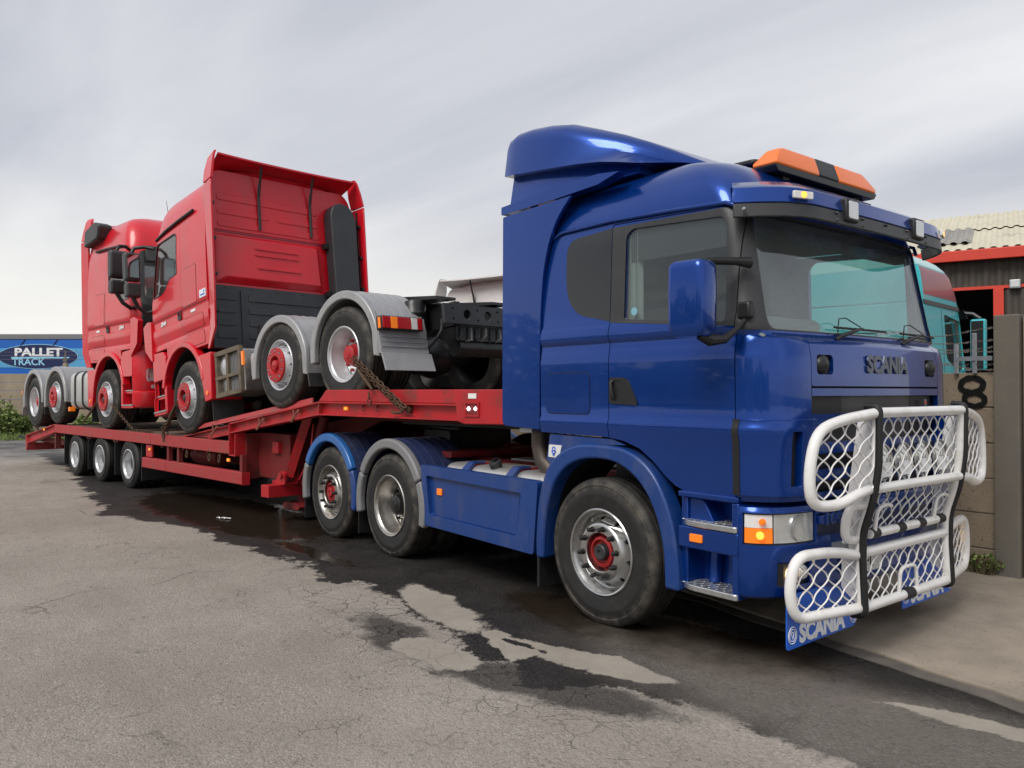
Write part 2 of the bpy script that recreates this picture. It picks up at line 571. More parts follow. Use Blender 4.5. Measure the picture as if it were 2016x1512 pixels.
def put(name, me, m, parent=None, smooth=35, bevel=0.0, seg=2, M=None):
    me.materials.clear()
    me.materials.append(MATS[m] if isinstance(m, str) else m)
    if smooth:
        for p in me.polygons:
            p.use_smooth = True
        me.set_sharp_from_angle(angle=RAD(smooth))
    else:
        for p in me.polygons:
            p.use_smooth = False
    o = bpy.data.objects.new(name, me)
    C.objects.link(o)
    if M is not None:
        o.matrix_basis = M
    o.parent = parent
    if bevel:
        b = o.modifiers.new('bevel', 'BEVEL')
        b.width = bevel
        b.segments = seg
        b.limit_method = 'ANGLE'
        b.angle_limit = RAD(38)
        b.harden_normals = False
    return o


def empty(name, M=None, parent=None):
    o = bpy.data.objects.new(name, None)
    o.empty_display_size = 0.2
    C.objects.link(o)
    if M is not None:
        o.matrix_basis = M
    o.parent = parent
    return o


def tag(o, label=None, cat=None, group=None, kind=None):
    for k, x in (('label', label), ('category', cat), ('group', group), ('kind', kind)):
        if x:
            o[k] = x
    return o


def copy_tree(o, parent=None, remap=None):
    c = o.copy()
    C.objects.link(c)
    c.parent = parent
    if remap and c.data:
        nm = c.data.materials[0].name if c.data.materials else ''
        if nm in remap:
            c.data = c.data.copy()
            c.data.materials[0] = MATS[remap[nm]]
    for ch in [x for x in KIDS.get(o.name, [])]:
        copy_tree(ch, c, remap)
    return c


KIDS = {}


def index_kids(root):
    for o in [root] + list(root.children_recursive):
        KIDS[o.name] = list(o.children)


def boolean(me, cutters, op):
    o = bpy.data.objects.new('tmp', me)
    C.objects.link(o)
    tmp = [o]
    for c in cutters:
        co = bpy.data.objects.new('tmp', c)
        C.objects.link(co)
        tmp.append(co)
        md = o.modifiers.new('b', 'BOOLEAN')
        md.operation = op
        md.object = co
        md.solver = 'EXACT'
    dg = bpy.context.evaluated_depsgraph_get()
    res = bpy.data.meshes.new_from_object(o.evaluated_get(dg))
    for t in tmp:
        bpy.data.objects.remove(t)
    return res


def lerp_tab(tab, z):
    if z <= tab[0][0]:
        return tab[0][1]
    for (a, x), (b, y) in zip(tab, tab[1:]):
        if z <= b:
            return x + (y - x) * (z - a) / (b - a)
    return tab[-1][1]


class CabForm:
    """a cab described by plan outlines stacked over z"""

    def __init__(self, zs, w, xf, rcx, rcy, bulge, xr, ztop):
        self.zs, self.w, self.xf, self.rcx, self.rcy, self.bu, self.xr, self.ztop = zs, w, xf, rcx, rcy, bulge, xr, ztop

    def ring(self, z, off, zz):
        w = lerp_tab(self.w, z) + off
        xf = lerp_tab(self.xf, z) + off
        rx = lerp_tab(self.rcx, z)
        ry = lerp_tab(self.rcy, z)
        bu = lerp_tab(self.bu, z)
        xr = lerp_tab(self.xr, z) - off
        half = []
        xs = xf - bu - rx
        for i in range(9):
            half.append((xr + (xs - xr) * i / 8, -w))
        for i in range(1, 9):
            a = PI / 2 * i / 8
            half.append((xs + rx * math.sin(a), -w + ry * (1 - math.cos(a))))
        yw = w - ry
        for i in range(1, 8):
            y = -yw + yw * i / 8
            half.append((xf - bu * (y / yw) ** 2, y))
        full = half + [(xf, 0.0)] + [(x, -y) for x, y in half[::-1]]
        return [(x, y, zz) for x, y in full]

    def shell(self, o1, o2):
        def one(off, flip):
            rings = []
            n = len(self.zs)
            for i, z in enumerate(self.zs):
                zz = z - off if i == 0 else (z + off if z >= self.ztop else z)
                rings.append(self.ring(z, off, zz))
            return MB().loft(rings).mesh(flip=flip)
        a = one(o1, False)
        b = one(o2, True)
        bm = bmesh.new()
        bm.from_mesh(a)
        bm.from_mesh(b)
        me = bpy.data.meshes.new('shell')
        bm.to_mesh(me)
        bm.free()
        return me


def prism(poly, a, b, axis='y', holes=()):
    return MB().prism(poly, a, b, axis, holes).mesh()


def boxm(*a):
    return MB().box(*a).mesh()


_font = None


def text(name, body, size, m, parent, M, depth=0.004, bold=0.0, shear=0.0, sx=1.0, spacing=1.0):
    cu = bpy.data.curves.new('t', 'FONT')
    cu.body = body
    cu.size = size
    cu.align_x = 'CENTER'
    cu.align_y = 'CENTER'
    cu.extrude = depth
    cu.offset = bold
    cu.shear = shear
    cu.space_character = spacing
    cu.resolution_u = 3
    o = bpy.data.objects.new('tmp', cu)
    C.objects.link(o)
    dg = bpy.context.evaluated_depsgraph_get()
    me = bpy.data.meshes.new_from_object(o.evaluated_get(dg))
    bpy.data.objects.remove(o)
    for v in me.vertices:
        v.co.x *= sx
    return put(name, me, m, parent, 0, M=M)


def frame(o, ux, uy):
    """matrix with local x = ux, local y = uy, z = ux x uy, origin o"""
    ux = Vector(ux).normalized()
    uy = Vector(uy).normalized()
    uz = ux.cross(uy)
    return Matrix(((ux.x, uy.x, uz.x, o[0]), (ux.y, uy.y, uz.y, o[1]), (ux.z, uy.z, uz.z, o[2]), (0, 0, 0, 1)))


def arc(cx, cz, r, a0, a1, n=16):
    return [(cx + r * math.cos(RAD(a0 + (a1 - a0) * i / n)), cz + r * math.sin(RAD(a0 + (a1 - a0) * i / n))) for i in range(n + 1)]


# ------------------------------------------------------------------ wheels (outer face at y = 0, inner side +y)
WCACHE = {}


def perf_ring(mb, r0, y0, r1, y1, nh, rc, rh, depth=0.02, rhx=None, phase=0.0):
    outer = circ(0, 0, r1, 40)
    inner = circ(0, 0, r0, 40)
    holes = []
    for k in range(nh):
        a = 2 * PI * k / nh + phase
        hx, hz = rc * math.cos(a), rc * math.sin(a)
        h = []
        for q in range(10):
            b = 2 * PI * q / 10
            du, dv = rh * math.cos(b), (rhx or rh) * math.sin(b)
            h.append((hx + du * math.cos(a) - dv * math.sin(a), hz + du * math.sin(a) + dv * math.cos(a)))
        holes.append(h)
    loops = [outer, inner] + holes
    flat = [q for l in loops for q in l]
    tris = tessellate_polygon([[Vector((q[0], q[1], 0)) for q in l] for l in loops])

    def yy(q):
        r = math.hypot(*q)
        return y0 + (y1 - y0) * (r - r0) / (r1 - r0)
    mb.add([(q[0], yy(q), q[1]) for q in flat], [list(t) for t in tris])
    for h in holes:
        n = len(h)
        vs = [(q[0], yy(q), q[1]) for q in h] + [(q[0], yy(q) + depth, q[1]) for q in h]
        mb.add(vs, [[i, (i + 1) % n, n + (i + 1) % n, n + i] for i in range(n)])


def wheel_meshes(kind, R, W, rr):
    key = (kind, R, W, rr)
    if key in WCACHE:
        return WCACHE[key]
    D = {}
    t = MB()
    mid = (rr + R) / 2
    pr = [(rr - 0.012, 0.05), (rr - 0.004, 0.022), (rr + 0.012, 0.010), (rr + 0.03, 0.004), (mid - 0.012, 0.0), (mid, -0.003), (mid + 0.012, 0.0),
          (R - 0.085, 0.003), (R - 0.06, 0.009), (R - 0.052, 0.005), (R - 0.03, 0.013), (R - 0.012, 0.024), (R - 0.002, 0.042)]
    for g in (0.22, 0.41, 0.59, 0.78):
        y = g * W
        pr += [(R, y - 0.009), (R - 0.014, y - 0.006), (R - 0.014, y + 0.006), (R, y + 0.009)]
    pr += [(R - 0.002, W - 0.042), (R - 0.03, W - 0.013), (mid, W), (rr + 0.02, W - 0.01), (rr - 0.012, W - 0.05)]
    t.lathe(pr, 72, closed=True)
    D['tyre'] = t.mesh('tyre')
    rim = MB()
    back = MB()
    hub = MB()
    nut = MB()
    nuts = []
    if kind in ('steer', 'tag'):
        rim.lathe([(rr - 0.002, 0.06), (rr + 0.010, 0.020), (rr + 0.010, 0.004), (rr + 0.002, -0.002), (rr - 0.008, 0.002), (rr - 0.014, 0.02), (rr - 0.030, 0.035),
                   (rr - 0.036, 0.085), (rr - 0.044, 0.090)], 64)
        perf_ring(rim, 0.205, 0.012, rr - 0.044, 0.090, 10, 0.233, 0.013, 0.03, 0.017)
        rim.lathe([(0.205, 0.012), (0.198, 0.003), (0.186, 0.0), (0.140, 0.0), (0.134, 0.006), (0.134, 0.10)], 64)
        back.lathe([(0.13, 0.06), (rr - 0.03, 0.125)], 32)
        hub.lathe([(0.134, 0.075), (0.118, 0.055), (0.112, 0.055), (0.106, 0.018), (0.088, 0.012), (0.080, 0.035), (0.060, 0.038)], 40)
        for k in range(10):
            a = 2 * PI * k / 10
            hub.lathe([(0.0, 0.045), (0.009, 0.045), (0.011, 0.06)], 6, M=Matrix.Translation((0.122 * math.cos(a), 0, 0.122 * math.sin(a))))
        D['cap'] = MB().lathe([(0.0, 0.006), (0.016, 0.006), (0.018, -0.004), (0.048, -0.006), (0.056, 0.0), (0.060, 0.04)], 32).mesh('cap')
        nut.lathe([(0.0, -0.052), (0.010, -0.050), (0.015, -0.043), (0.0165, -0.030), (0.0165, -0.012), (0.021, -0.006), (0.021, 0.004)], 12)
        nuts = [(0.1675, 2 * PI * (k + 0.5) / 10, 0.0) for k in range(10)]
    elif kind == 'drive':
        rim.lathe([(rr + 0.010, 0.020), (rr + 0.010, 0.004), (rr + 0.002, -0.002), (rr - 0.008, 0.002), (rr - 0.012, 0.02), (rr - 0.026, 0.032), (rr - 0.032, 0.10),
                   (rr - 0.046, 0.125), (rr - 0.050, 0.165), (rr - 0.062, 0.185)], 64)
        perf_ring(rim, 0.13, 0.165, rr - 0.062, 0.190, 10, 0.205, 0.021, 0.03)
        rim.lathe([(0.13, 0.165), (0.125, 0.2)], 40)
        back.lathe([(0.05, 0.22), (rr - 0.05, 0.23)], 32)
        hub.lathe([(0.125, 0.17), (0.122, 0.14), (0.105, 0.135), (0.098, 0.075), (0.085, 0.065), (0.045, 0.060), (0.04, 0.05), (0.0, 0.048)], 36)
        nut.lathe([(0.0, -0.034), (0.013, -0.032), (0.0165, -0.02), (0.0165, -0.004), (0.02, 0.004)], 10)
        nuts = [(0.1675, 2 * PI * (k + 0.5) / 10, 0.166) for k in range(10)]
    elif kind == 'trailer':
        rim.lathe([(rr + 0.008, 0.016), (rr + 0.008, 0.003), (rr - 0.006, 0.0), (rr - 0.012, 0.02), (rr - 0.024, 0.032), (rr - 0.028, 0.09),
                   (rr - 0.038, 0.11), (rr - 0.042, 0.15)], 48)
        perf_ring(rim, 0.10, 0.135, rr - 0.042, 0.150, 8, 0.155, 0.016, 0.03)
        back.lathe([(0.05, 0.18), (rr - 0.04, 0.185)], 28)
        hub.lathe([(0.10, 0.14), (0.095, 0.08), (0.07, 0.07), (0.0, 0.068)], 28)
        nut.lathe([(0.0, -0.03), (0.013, -0.028), (0.015, -0.004), (0.017, 0.004)], 8)
        nuts = [(0.12, 2 * PI * k / 8, 0.137) for k in range(8)]
    elif kind in ('convex', 'convex_hub'):
        rim.lathe([(rr + 0.010, 0.020), (rr + 0.010, 0.004), (rr + 0.002, -0.002), (rr - 0.008, 0.002), (rr - 0.014, 0.02), (rr - 0.028, 0.035), (rr - 0.034, 0.075), (rr - 0.040, 0.08)], 56)
        perf_ring(rim, 0.205, -0.035, rr - 0.040, 0.080, 10, 0.236, 0.016, 0.03, 0.02)
        rim.lathe([(0.205, -0.035), (0.19, -0.045), (0.14, -0.045), (0.13, 0.02)], 48)
        back.lathe([(0.10, 0.02), (rr - 0.03, 0.115)], 32)
        # red nut cover ring
        perf_ring(hub, 0.112, -0.064, 0.203, -0.056, 10, 0.1675, 0.022, 0.03, phase=PI / 10)
        hub.lathe([(0.112, -0.064), (0.106, -0.056), (0.106, -0.005)], 40)
        hub.lathe([(0.203, -0.056), (0.208, -0.048), (0.205, -0.02)], 40)
        if kind == 'convex':
            D['cap'] = MB().lathe([(0.0, -0.045), (0.04, -0.043), (0.05, -0.03), (0.055, -0.008), (0.085, -0.008), (0.09, 0.0), (0.112, 0.0)], 28).mesh('cap')
        else:
            D['cap'] = MB().lathe([(0.0, -0.085), (0.02, -0.083), (0.026, -0.075), (0.055, -0.07), (0.062, -0.05), (0.064, -0.01), (0.112, 0.0)], 28).mesh('cap')
        nut.lathe([(0.0, -0.062), (0.011, -0.061), (0.0135, -0.056), (0.0135, -0.045)], 6)
        nuts = [(0.1675, 2 * PI * (k + 0.5) / 10, 0.0) for k in range(10)]
    if kind == 'drive_red':
        pass
    D['rim'] = rim.mesh('rim', recalc=False)
    D['back'] = back.mesh('back', recalc=False)
    D['hub'] = hub.mesh('hub', recalc=False)
    D['nut'] = nut.mesh('nut')
    D['nuts'] = nuts
    WCACHE[key] = D
    return D


def wheel(parent, kind, loc, side, R=0.52, W=0.30, rr=0.295, rim_m='polished', hub_m='hub_red', cap_m='grey_black', nut_m='black_plastic', rot=0.0, name='wheel', inner=False):
    """side -1: outer face looks towards -y ; +1: towards +y"""
    D = wheel_meshes(kind, R, W, rr)

    def mm(k, m, par, nm, M=None, sm=40):
        me = D[k].copy() if D[k].users and D[k].materials and D[k].materials[0] != MATS[m] else D[k]
        return put(nm, me, m, par, sm, M=M)
    Mw = Matrix.Translation(loc) @ (Matrix.Rotation(PI, 4, 'Z') if side > 0 else Matrix.Identity(4)) @ Matrix.Rotation(rot, 4, 'Y')
    t = mm('tyre', 'rubber', parent, name, Mw)
    if inner:
        return t
    mm('rim', rim_m, t, 'rim')
    mm('back', 'chassis_black', t, 'brake_drum')
    mm('hub', hub_m, t, 'hub')
    if 'cap' in D:
        mm('cap', cap_m, t, 'hub_cap')
    for r, a, y in D['nuts']:
        mm('nut', nut_m, t, 'wheel_nut', Matrix.Translation((r * math.cos(a), y, r * math.sin(a))))
    return t

# ================================================================== BLUE TRACTOR UNIT (front axle at the origin, forward +x)
blue = empty('tractor_unit')
tag(blue, 'blue tractor unit with white bull bar, amber roof light bar and roof air deflector', 'truck')

cab = CabForm(
    zs=[0.99, 1.10, 1.22, 1.33, 1.385, 1.415, 1.432, 1.45, 1.56, 1.70, 1.83, 1.86, 1.925, 1.955, 1.975, 1.99, 2.005, 2.03, 2.065, 2.10, 2.13, 2.25, 2.4, 2.55, 2.68, 2.76,
        2.815, 2.85, 2.90, 2.95, 3.00, 3.05, 3.10, 3.14, 3.175, 3.20, 3.22, 3.235, 3.245],
    w=[(0.99, 1.198), (1.33, 1.203), (1.385, 1.214), (1.415, 1.216), (1.432, 1.212), (1.45, 1.202), (1.70, 1.205), (1.83, 1.207), (1.86, 1.206), (1.955, 1.190), (1.975, 1.189), (1.99, 1.198),
       (2.005, 1.208), (2.03, 1.211), (2.065, 1.207), (2.10, 1.197), (2.13, 1.187), (2.76, 1.160), (2.85, 1.150), (2.90, 1.142), (2.95, 1.128), (3.0, 1.108), (3.05, 1.08), (3.10, 1.04), (3.14, 0.99), (3.175, 0.92), (3.20, 0.84), (3.22, 0.74), (3.235, 0.60), (3.245, 0.42)],
    xf=[(0.99, 1.415), (1.5, 1.43), (1.83, 1.425), (1.925, 1.41), (1.955, 1.385), (1.975, 1.335), (1.99, 1.318), (2.03, 1.312), (2.68, 1.185), (2.76, 1.165), (2.85, 1.135), (2.90, 1.12), (2.95, 1.095), (3.0, 1.06), (3.05, 1.01), (3.10, 0.94), (3.14, 0.86), (3.175, 0.75), (3.20, 0.62), (3.22, 0.48), (3.235, 0.32), (3.245, 0.12)],
    rcx=[(0.99, 0.27), (1.925, 0.27), (1.99, 0.15), (2.7, 0.13), (2.9, 0.20), (3.0, 0.25), (3.195, 0.2)],
    rcy=[(0.99, 0.34), (1.925, 0.34), (1.99, 0.20), (2.7, 0.16), (2.9, 0.24), (3.0, 0.28), (3.125, 0.3), (3.195, 0.25)],
    bulge=[(0.99, 0.03), (1.925, 0.03), (1.99, 0.05), (2.7, 0.05), (2.85, 0.04), (3.2, 0.03)],
    xr=[(0.99, -0.65), (2.9, -0.65), (3.1, -0.63), (3.245, -0.5)], ztop=3.15)

archcut = prism([(-1.2, 0.3), (-1.2, 1.335), (0.05, 1.32), (0.22, 1.30), (0.36, 1.255), (0.47, 1.185), (0.58, 1.09), (0.66, 1.035), (0.72, 1.015), (0.72, 0.3)], -2, 2)
sh = boolean(cab.shell(0.0, -0.035), [archcut], 'DIFFERENCE')


def door_poly(g):
    g *= 1.5
    return fil([(0.07 + g, 0.9), (1.122 - g, 0.9), (1.122 - g, 2.735 - g), (1.07 - g, 2.772 - g), (0.07 + g, 2.812 - g)], [0, 0, 0.03, 0.05, 0.02])


DWIN = fil([(0.205, 2.135), (1.045, 2.060), (1.035, 2.675), (1.00, 2.712), (0.26, 2.752), (0.205, 2.71)], [0.02, 0.02, 0.03, 0.03, 0.05, 0.03])
WS = fil([(-1.075, 2.012), (1.075, 2.012), (1.045, 2.72), (-1.045, 2.72)], 0.07)
doorcuts = [prism(door_poly(0), -1.6, -1.0), prism(door_poly(0), 1.0, 1.6)]
wscut = prism(WS, 0.85, 2.0, 'x')
hood_poly = lambda g: fil([(-0.845 + g, 1.665 + g), (0.845 - g, 1.665 + g), (0.845 - g, 1.962), (-0.845 + g, 1.962)], [0.02, 0.02, 0.04, 0.04])
hoodcut = prism(hood_poly(0), 1.22, 2.0, 'x')
grillecut = boxm(1.2, 2.0, -0.845, 0.845, 0.9, 1.668)
body = boolean(sh, doorcuts + [wscut, hoodcut, grillecut], 'DIFFERENCE')
cab_body = put('cab_body', body, 'blue_paint', blue, 30)
for s, (a, b) in ((-1, (-1.6, -1.0)), (1, (1.0, 1.6))):
    d = boolean(sh, [prism(door_poly(0.0045), a, b)], 'INTERSECT')
    d = boolean(d, [prism(DWIN, a, b)], 'DIFFERENCE')
    dr = put('door', d, 'blue_paint', blue, 30)
    fr = boolean(cab.shell(0.003, -0.006), [prism([(0.0755, 2.120), (1.1165, 2.03), (1.1165, 2.728), (1.065, 2.762), (0.0755, 2.787)], a, b, holes=[DWIN])], 'INTERSECT')
    put('window_surround', fr, 'grey_black', dr, 30)
    gl = boolean(cab.shell(-0.010, -0.014), [prism(DWIN, a, b)], 'INTERSECT')
    put('window_glass', gl, 'side_glass', dr, 30)
    y = s * 1.214
    # handle: dark recess with a vertical grip
    hm = MB().prism(fil([(0.082, 1.555), (0.345, 1.545), (0.338, 1.575), (0.265, 1.715), (0.215, 1.735), (0.082, 1.735)], 0.025), s * 1.199, s * 1.212, holes=[fil([(0.10, 1.575), (0.31, 1.565), (0.24, 1.70), (0.20, 1.715), (0.10, 1.715)], 0.03)])
    hm.prism(fil([(0.10, 1.575), (0.31, 1.565), (0.24, 1.70), (0.20, 1.715), (0.10, 1.715)], 0.03), s * 1.180, s * 1.2055)
    hm.tube([(0.135, s * 1.20, 1.585), (0.128, s * 1.219, 1.60), (0.115, s * 1.224, 1.65), (0.105, s * 1.219, 1.70), (0.115, s * 1.20, 1.715)], 0.012, 8)
    hm.build('handle', 'black_plastic', dr, 40)
    # rear quarter window
    q = boolean(cab.shell(0.003, -0.01), [prism(fil([(-0.395, 2.45), (-0.36, 2.30), (-0.25, 2.195), (0.0695, 2.13), (0.0695, 2.787), (-0.33, 2.765), (-0.395, 2.70)], [0.1, 0.1, 0.12, 0.005, 0.005, 0.05, 0.06]), a, b)], 'INTERSECT')
    put('quarter_window', q, 'tint_window', blue, 30)
    # locker flap (slightly proud of the side)
    fp = boolean(cab.shell(0.004, -0.02), [prism(rect(-0.585, -0.115, 1.475, 1.772, 0.05), a, b)], 'INTERSECT')
    put('locker_flap', fp, 'blue_paint', blue, 30)
    fp = boolean(cab.shell(0.0015, -0.02), [prism(rect(-0.591, -0.109, 1.469, 1.778, 0.055), a, b, holes=[rect(-0.586, -0.114, 1.474, 1.773, 0.05)])], 'INTERSECT')
    put('flap_seal', fp, 'black_plastic', blue, 30)
    # drip rail above the side windows
    MB().tube([(-0.56, s * 1.158, 2.80), (-0.45, s * 1.166, 2.833), (0.06, s * 1.166, 2.838), (0.6, s * 1.166, 2.815), (1.02, s * 1.160, 2.790), (1.10, s * 1.14, 2.76), (1.125, s * 1.12, 2.70)], 0.014, 8).build('drip_rail', 'blue_paint', blue, 60)

pf = boolean(cab.shell(0.003, -0.008), [boxm(1.1225, 2.0, -2, 2, 2.004, 2.745)], 'INTERSECT')
pf = boolean(pf, [wscut], 'DIFFERENCE')
put('windscreen_frame', pf, 'grey_black', blue, 30)
put('windscreen', boolean(cab.shell(-0.012, -0.017), [wscut], 'INTERSECT'), 'windscreen_glass', blue, 30)

hood = boolean(cab.shell(0.0, -0.035), [prism(hood_poly(0.006), 1.22, 2.0, 'x')], 'INTERSECT')
lampholes = [prism(fil([(s * 0.70 - 0.085, 1.742), (s * 0.70 + 0.085, 1.742), (s * 0.70 + 0.085, 1.862), (s * 0.70 - 0.085, 1.862)], 0.03), 1.2, 2.0, 'x') for s in (-1, 1)]
hood = boolean(hood, lampholes, 'DIFFERENCE')
grille_panel = put('grille_panel', hood, 'blue_paint', blue, 30)
for s in (-1, 1):
    m_ = MB().box(1.30, 1.385, s * 0.70 - 0.085, s * 0.70 + 0.085, 1.742, 1.862)
    m_.lathe([(0.0, -0.045), (0.03, -0.042), (0.052, -0.025), (0.06, 0.0), (0.06, 0.05)], 24, M=Matrix.Translation((1.385, s * 0.72, 1.802)) @ Matrix.Rotation(PI / 2, 4, 'Z'))
    m_.build('washer_pod', 'black_plastic', grille_panel)
text('lettering', 'SCANIA', 0.150, 'letter_chrome', grille_panel, frame((1.4325, 0.03, 1.808), (0, 1, 0), (0, 0, 1)), 0.006, 0.006, sx=1.02)
# slats and dark mesh between them
for z0, z1 in ((1.612, 1.658), (1.435, 1.502), (1.262, 1.330), (1.098, 1.165), (0.992, 1.03)):
    put('grille_slat', boolean(cab.shell(0.0, -0.04), [boxm(1.2, 2.0, -0.838, 0.838, z0, z1)], 'INTERSECT'), 'blue_paint', blue, 30)
gm = bpy.data.materials.new('grille_mesh')
gm.use_nodes = True
_nt = gm.node_tree
_b = _nt.nodes['Principled BSDF']
_tc = _nt.nodes.new('ShaderNodeTexCoord')
_vo = _nt.nodes.new('ShaderNodeTexVoronoi')
_vo.inputs['Scale'].default_value = 62
_vo.inputs['Randomness'].default_value = 0.0
_nt.links.new(_tc.outputs['Object'], _vo.inputs['Vector'])
_cr = _nt.nodes.new('ShaderNodeValToRGB')
_cr.color_ramp.elements[0].position = 0.38
_cr.color_ramp.elements[0].color = (0.003, 0.003, 0.003, 1)
_cr.color_ramp.elements[1].position = 0.46
_cr.color_ramp.elements[1].color = (0.045, 0.045, 0.048, 1)
_nt.links.new(_vo.outputs[0], _cr.inputs[0])
_nt.links.new(_cr.outputs[0], _b.inputs['Base Color'])
_b.inputs['Roughness'].default_value = 0.4
MATS['grille_mesh'] = gm
put('grille_mesh', boolean(cab.shell(-0.045, -0.055), [boxm(1.2, 2.0, -0.46, 0.46, 1.0, 1.64)], 'INTERSECT'), 'grille_mesh', blue, 30)
for s in (-1, 1):
    put('grille_backing', boolean(cab.shell(-0.043, -0.055), [boxm(1.2, 2.0, min(s * 0.46, s * 0.84), max(s * 0.46, s * 0.84), 1.0, 1.64)], 'INTERSECT'), 'grille_black', blue, 30)
bdg = MB().prism(fil([(-0.022, 0.03), (0.022, 0.03), (0.022, -0.008), (0.0, -0.036), (-0.022, -0.008)], 0.008), 0, 0.006, 'x', M=Matrix.Translation((1.402, 0.63, 1.555))).build('badge', 'letter_chrome', blue)
MB().prism(circ(0, 0.004, 0.013, 10), 0.004, 0.008, 'x', M=Matrix.Translation((1.402, 0.63, 1.555))).build('badge_centre', 'tail_red', bdg)

# corner air deflector pods
for s in (-1, 1):
    y0, y1 = (-1.4, -0.86) if s < 0 else (0.86, 1.4)
    pod = boolean(cab.shell(0.042, -0.01), [boxm(1.175, 1.6, y0, y1, 1.03, 1.475)], 'INTERSECT')
    ya, yb = (-1.06, -0.99) if s < 0 else (0.99, 1.06)
    pod = boolean(pod, [boxm(1.29, 1.6, ya, yb, 1.085, 1.405)], 'DIFFERENCE')
    pd = put('corner_deflector', pod, 'blue_paint', blue, 30, bevel=0.008)
    put('vent', boolean(cab.shell(0.006, -0.01), [boxm(1.26, 1.6, ya - 0.02, yb + 0.02, 1.07, 1.42)], 'INTERSECT'), 'grille_black', pd, 30)
    vs = MB()
    for z in (1.16, 1.245, 1.33):
        vs.box(1.28, 1.375, ya, yb, z - 0.004, z + 0.004)
    vs.build('vent_bar', 'grey_black', pd, 0)
    put('rear_edge', boolean(cab.shell(0.044, -0.01), [boxm(1.128, 1.174, y0 - 0.1, y1 + (0.0 if s > 0 else 0), 1.03, 1.475)], 'INTERSECT'), 'black_plastic', pd, 30)

# lower body : bumper ring
bum = CabForm(zs=[0.425, 0.44, 0.50, 0.60, 0.70, 0.74, 0.75, 0.80, 0.93, 0.945, 0.96, 0.972, 0.98],
              w=[(0.425, 1.20), (0.44, 1.212), (0.50, 1.222), (0.70, 1.226), (0.93, 1.224), (0.96, 1.214), (0.98, 1.16)],
              xf=[(0.425, 1.40), (0.44, 1.415), (0.5, 1.43), (0.7, 1.437), (0.93, 1.435), (0.96, 1.42), (0.98, 1.35)],
              rcx=[(0, 0.235), (2, 0.235)], rcy=[(0, 0.40), (2, 0.40)], bulge=[(0, 0.035), (2, 0.035)], xr=[(0, 1.155), (2, 1.155)], ztop=0.98)
bsh = bum.shell(0.0, -0.04)
cuts = []
for s in (-1, 1):
    a, b = (-1.5, -0.805) if s < 0 else (0.805, 1.5)
    cuts.append(boxm(1.178, 1.7, a, b, 0.742, 0.928))
    a, b = (-1.10, -0.86) if s < 0 else (0.86, 1.10)
    cuts.append(boxm(1.25, 1.7, a, b, 0.505, 0.640))
cuts.append(boxm(1.25, 1.7, -0.79, 0.79, 0.77, 0.905))
bumper = put('bumper', boolean(bsh, cuts, 'DIFFERENCE'), 'blue_paint', blue, 30)
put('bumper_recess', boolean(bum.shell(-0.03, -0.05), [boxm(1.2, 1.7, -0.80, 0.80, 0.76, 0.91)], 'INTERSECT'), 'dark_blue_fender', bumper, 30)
MB().prism(rect(-0.79, 0.79, 0.842, 0.895, 0.01), 1.40, 1.425, 'x').build('bumper_slat', 'blue_paint', bumper, 30, bevel=0.006)
text('model_number', '164', 0.10, 'blue_plastic', bumper, frame((1.430, -0.66, 0.868), (0, 1, 0), (0, 0, 1)), 0.004, 0.004, sx=1.3)
MB().box(1.10, 1.30, -0.8, 0.8, 0.45, 0.9).build('bumper_beam', 'chassis_black', blue, 0)
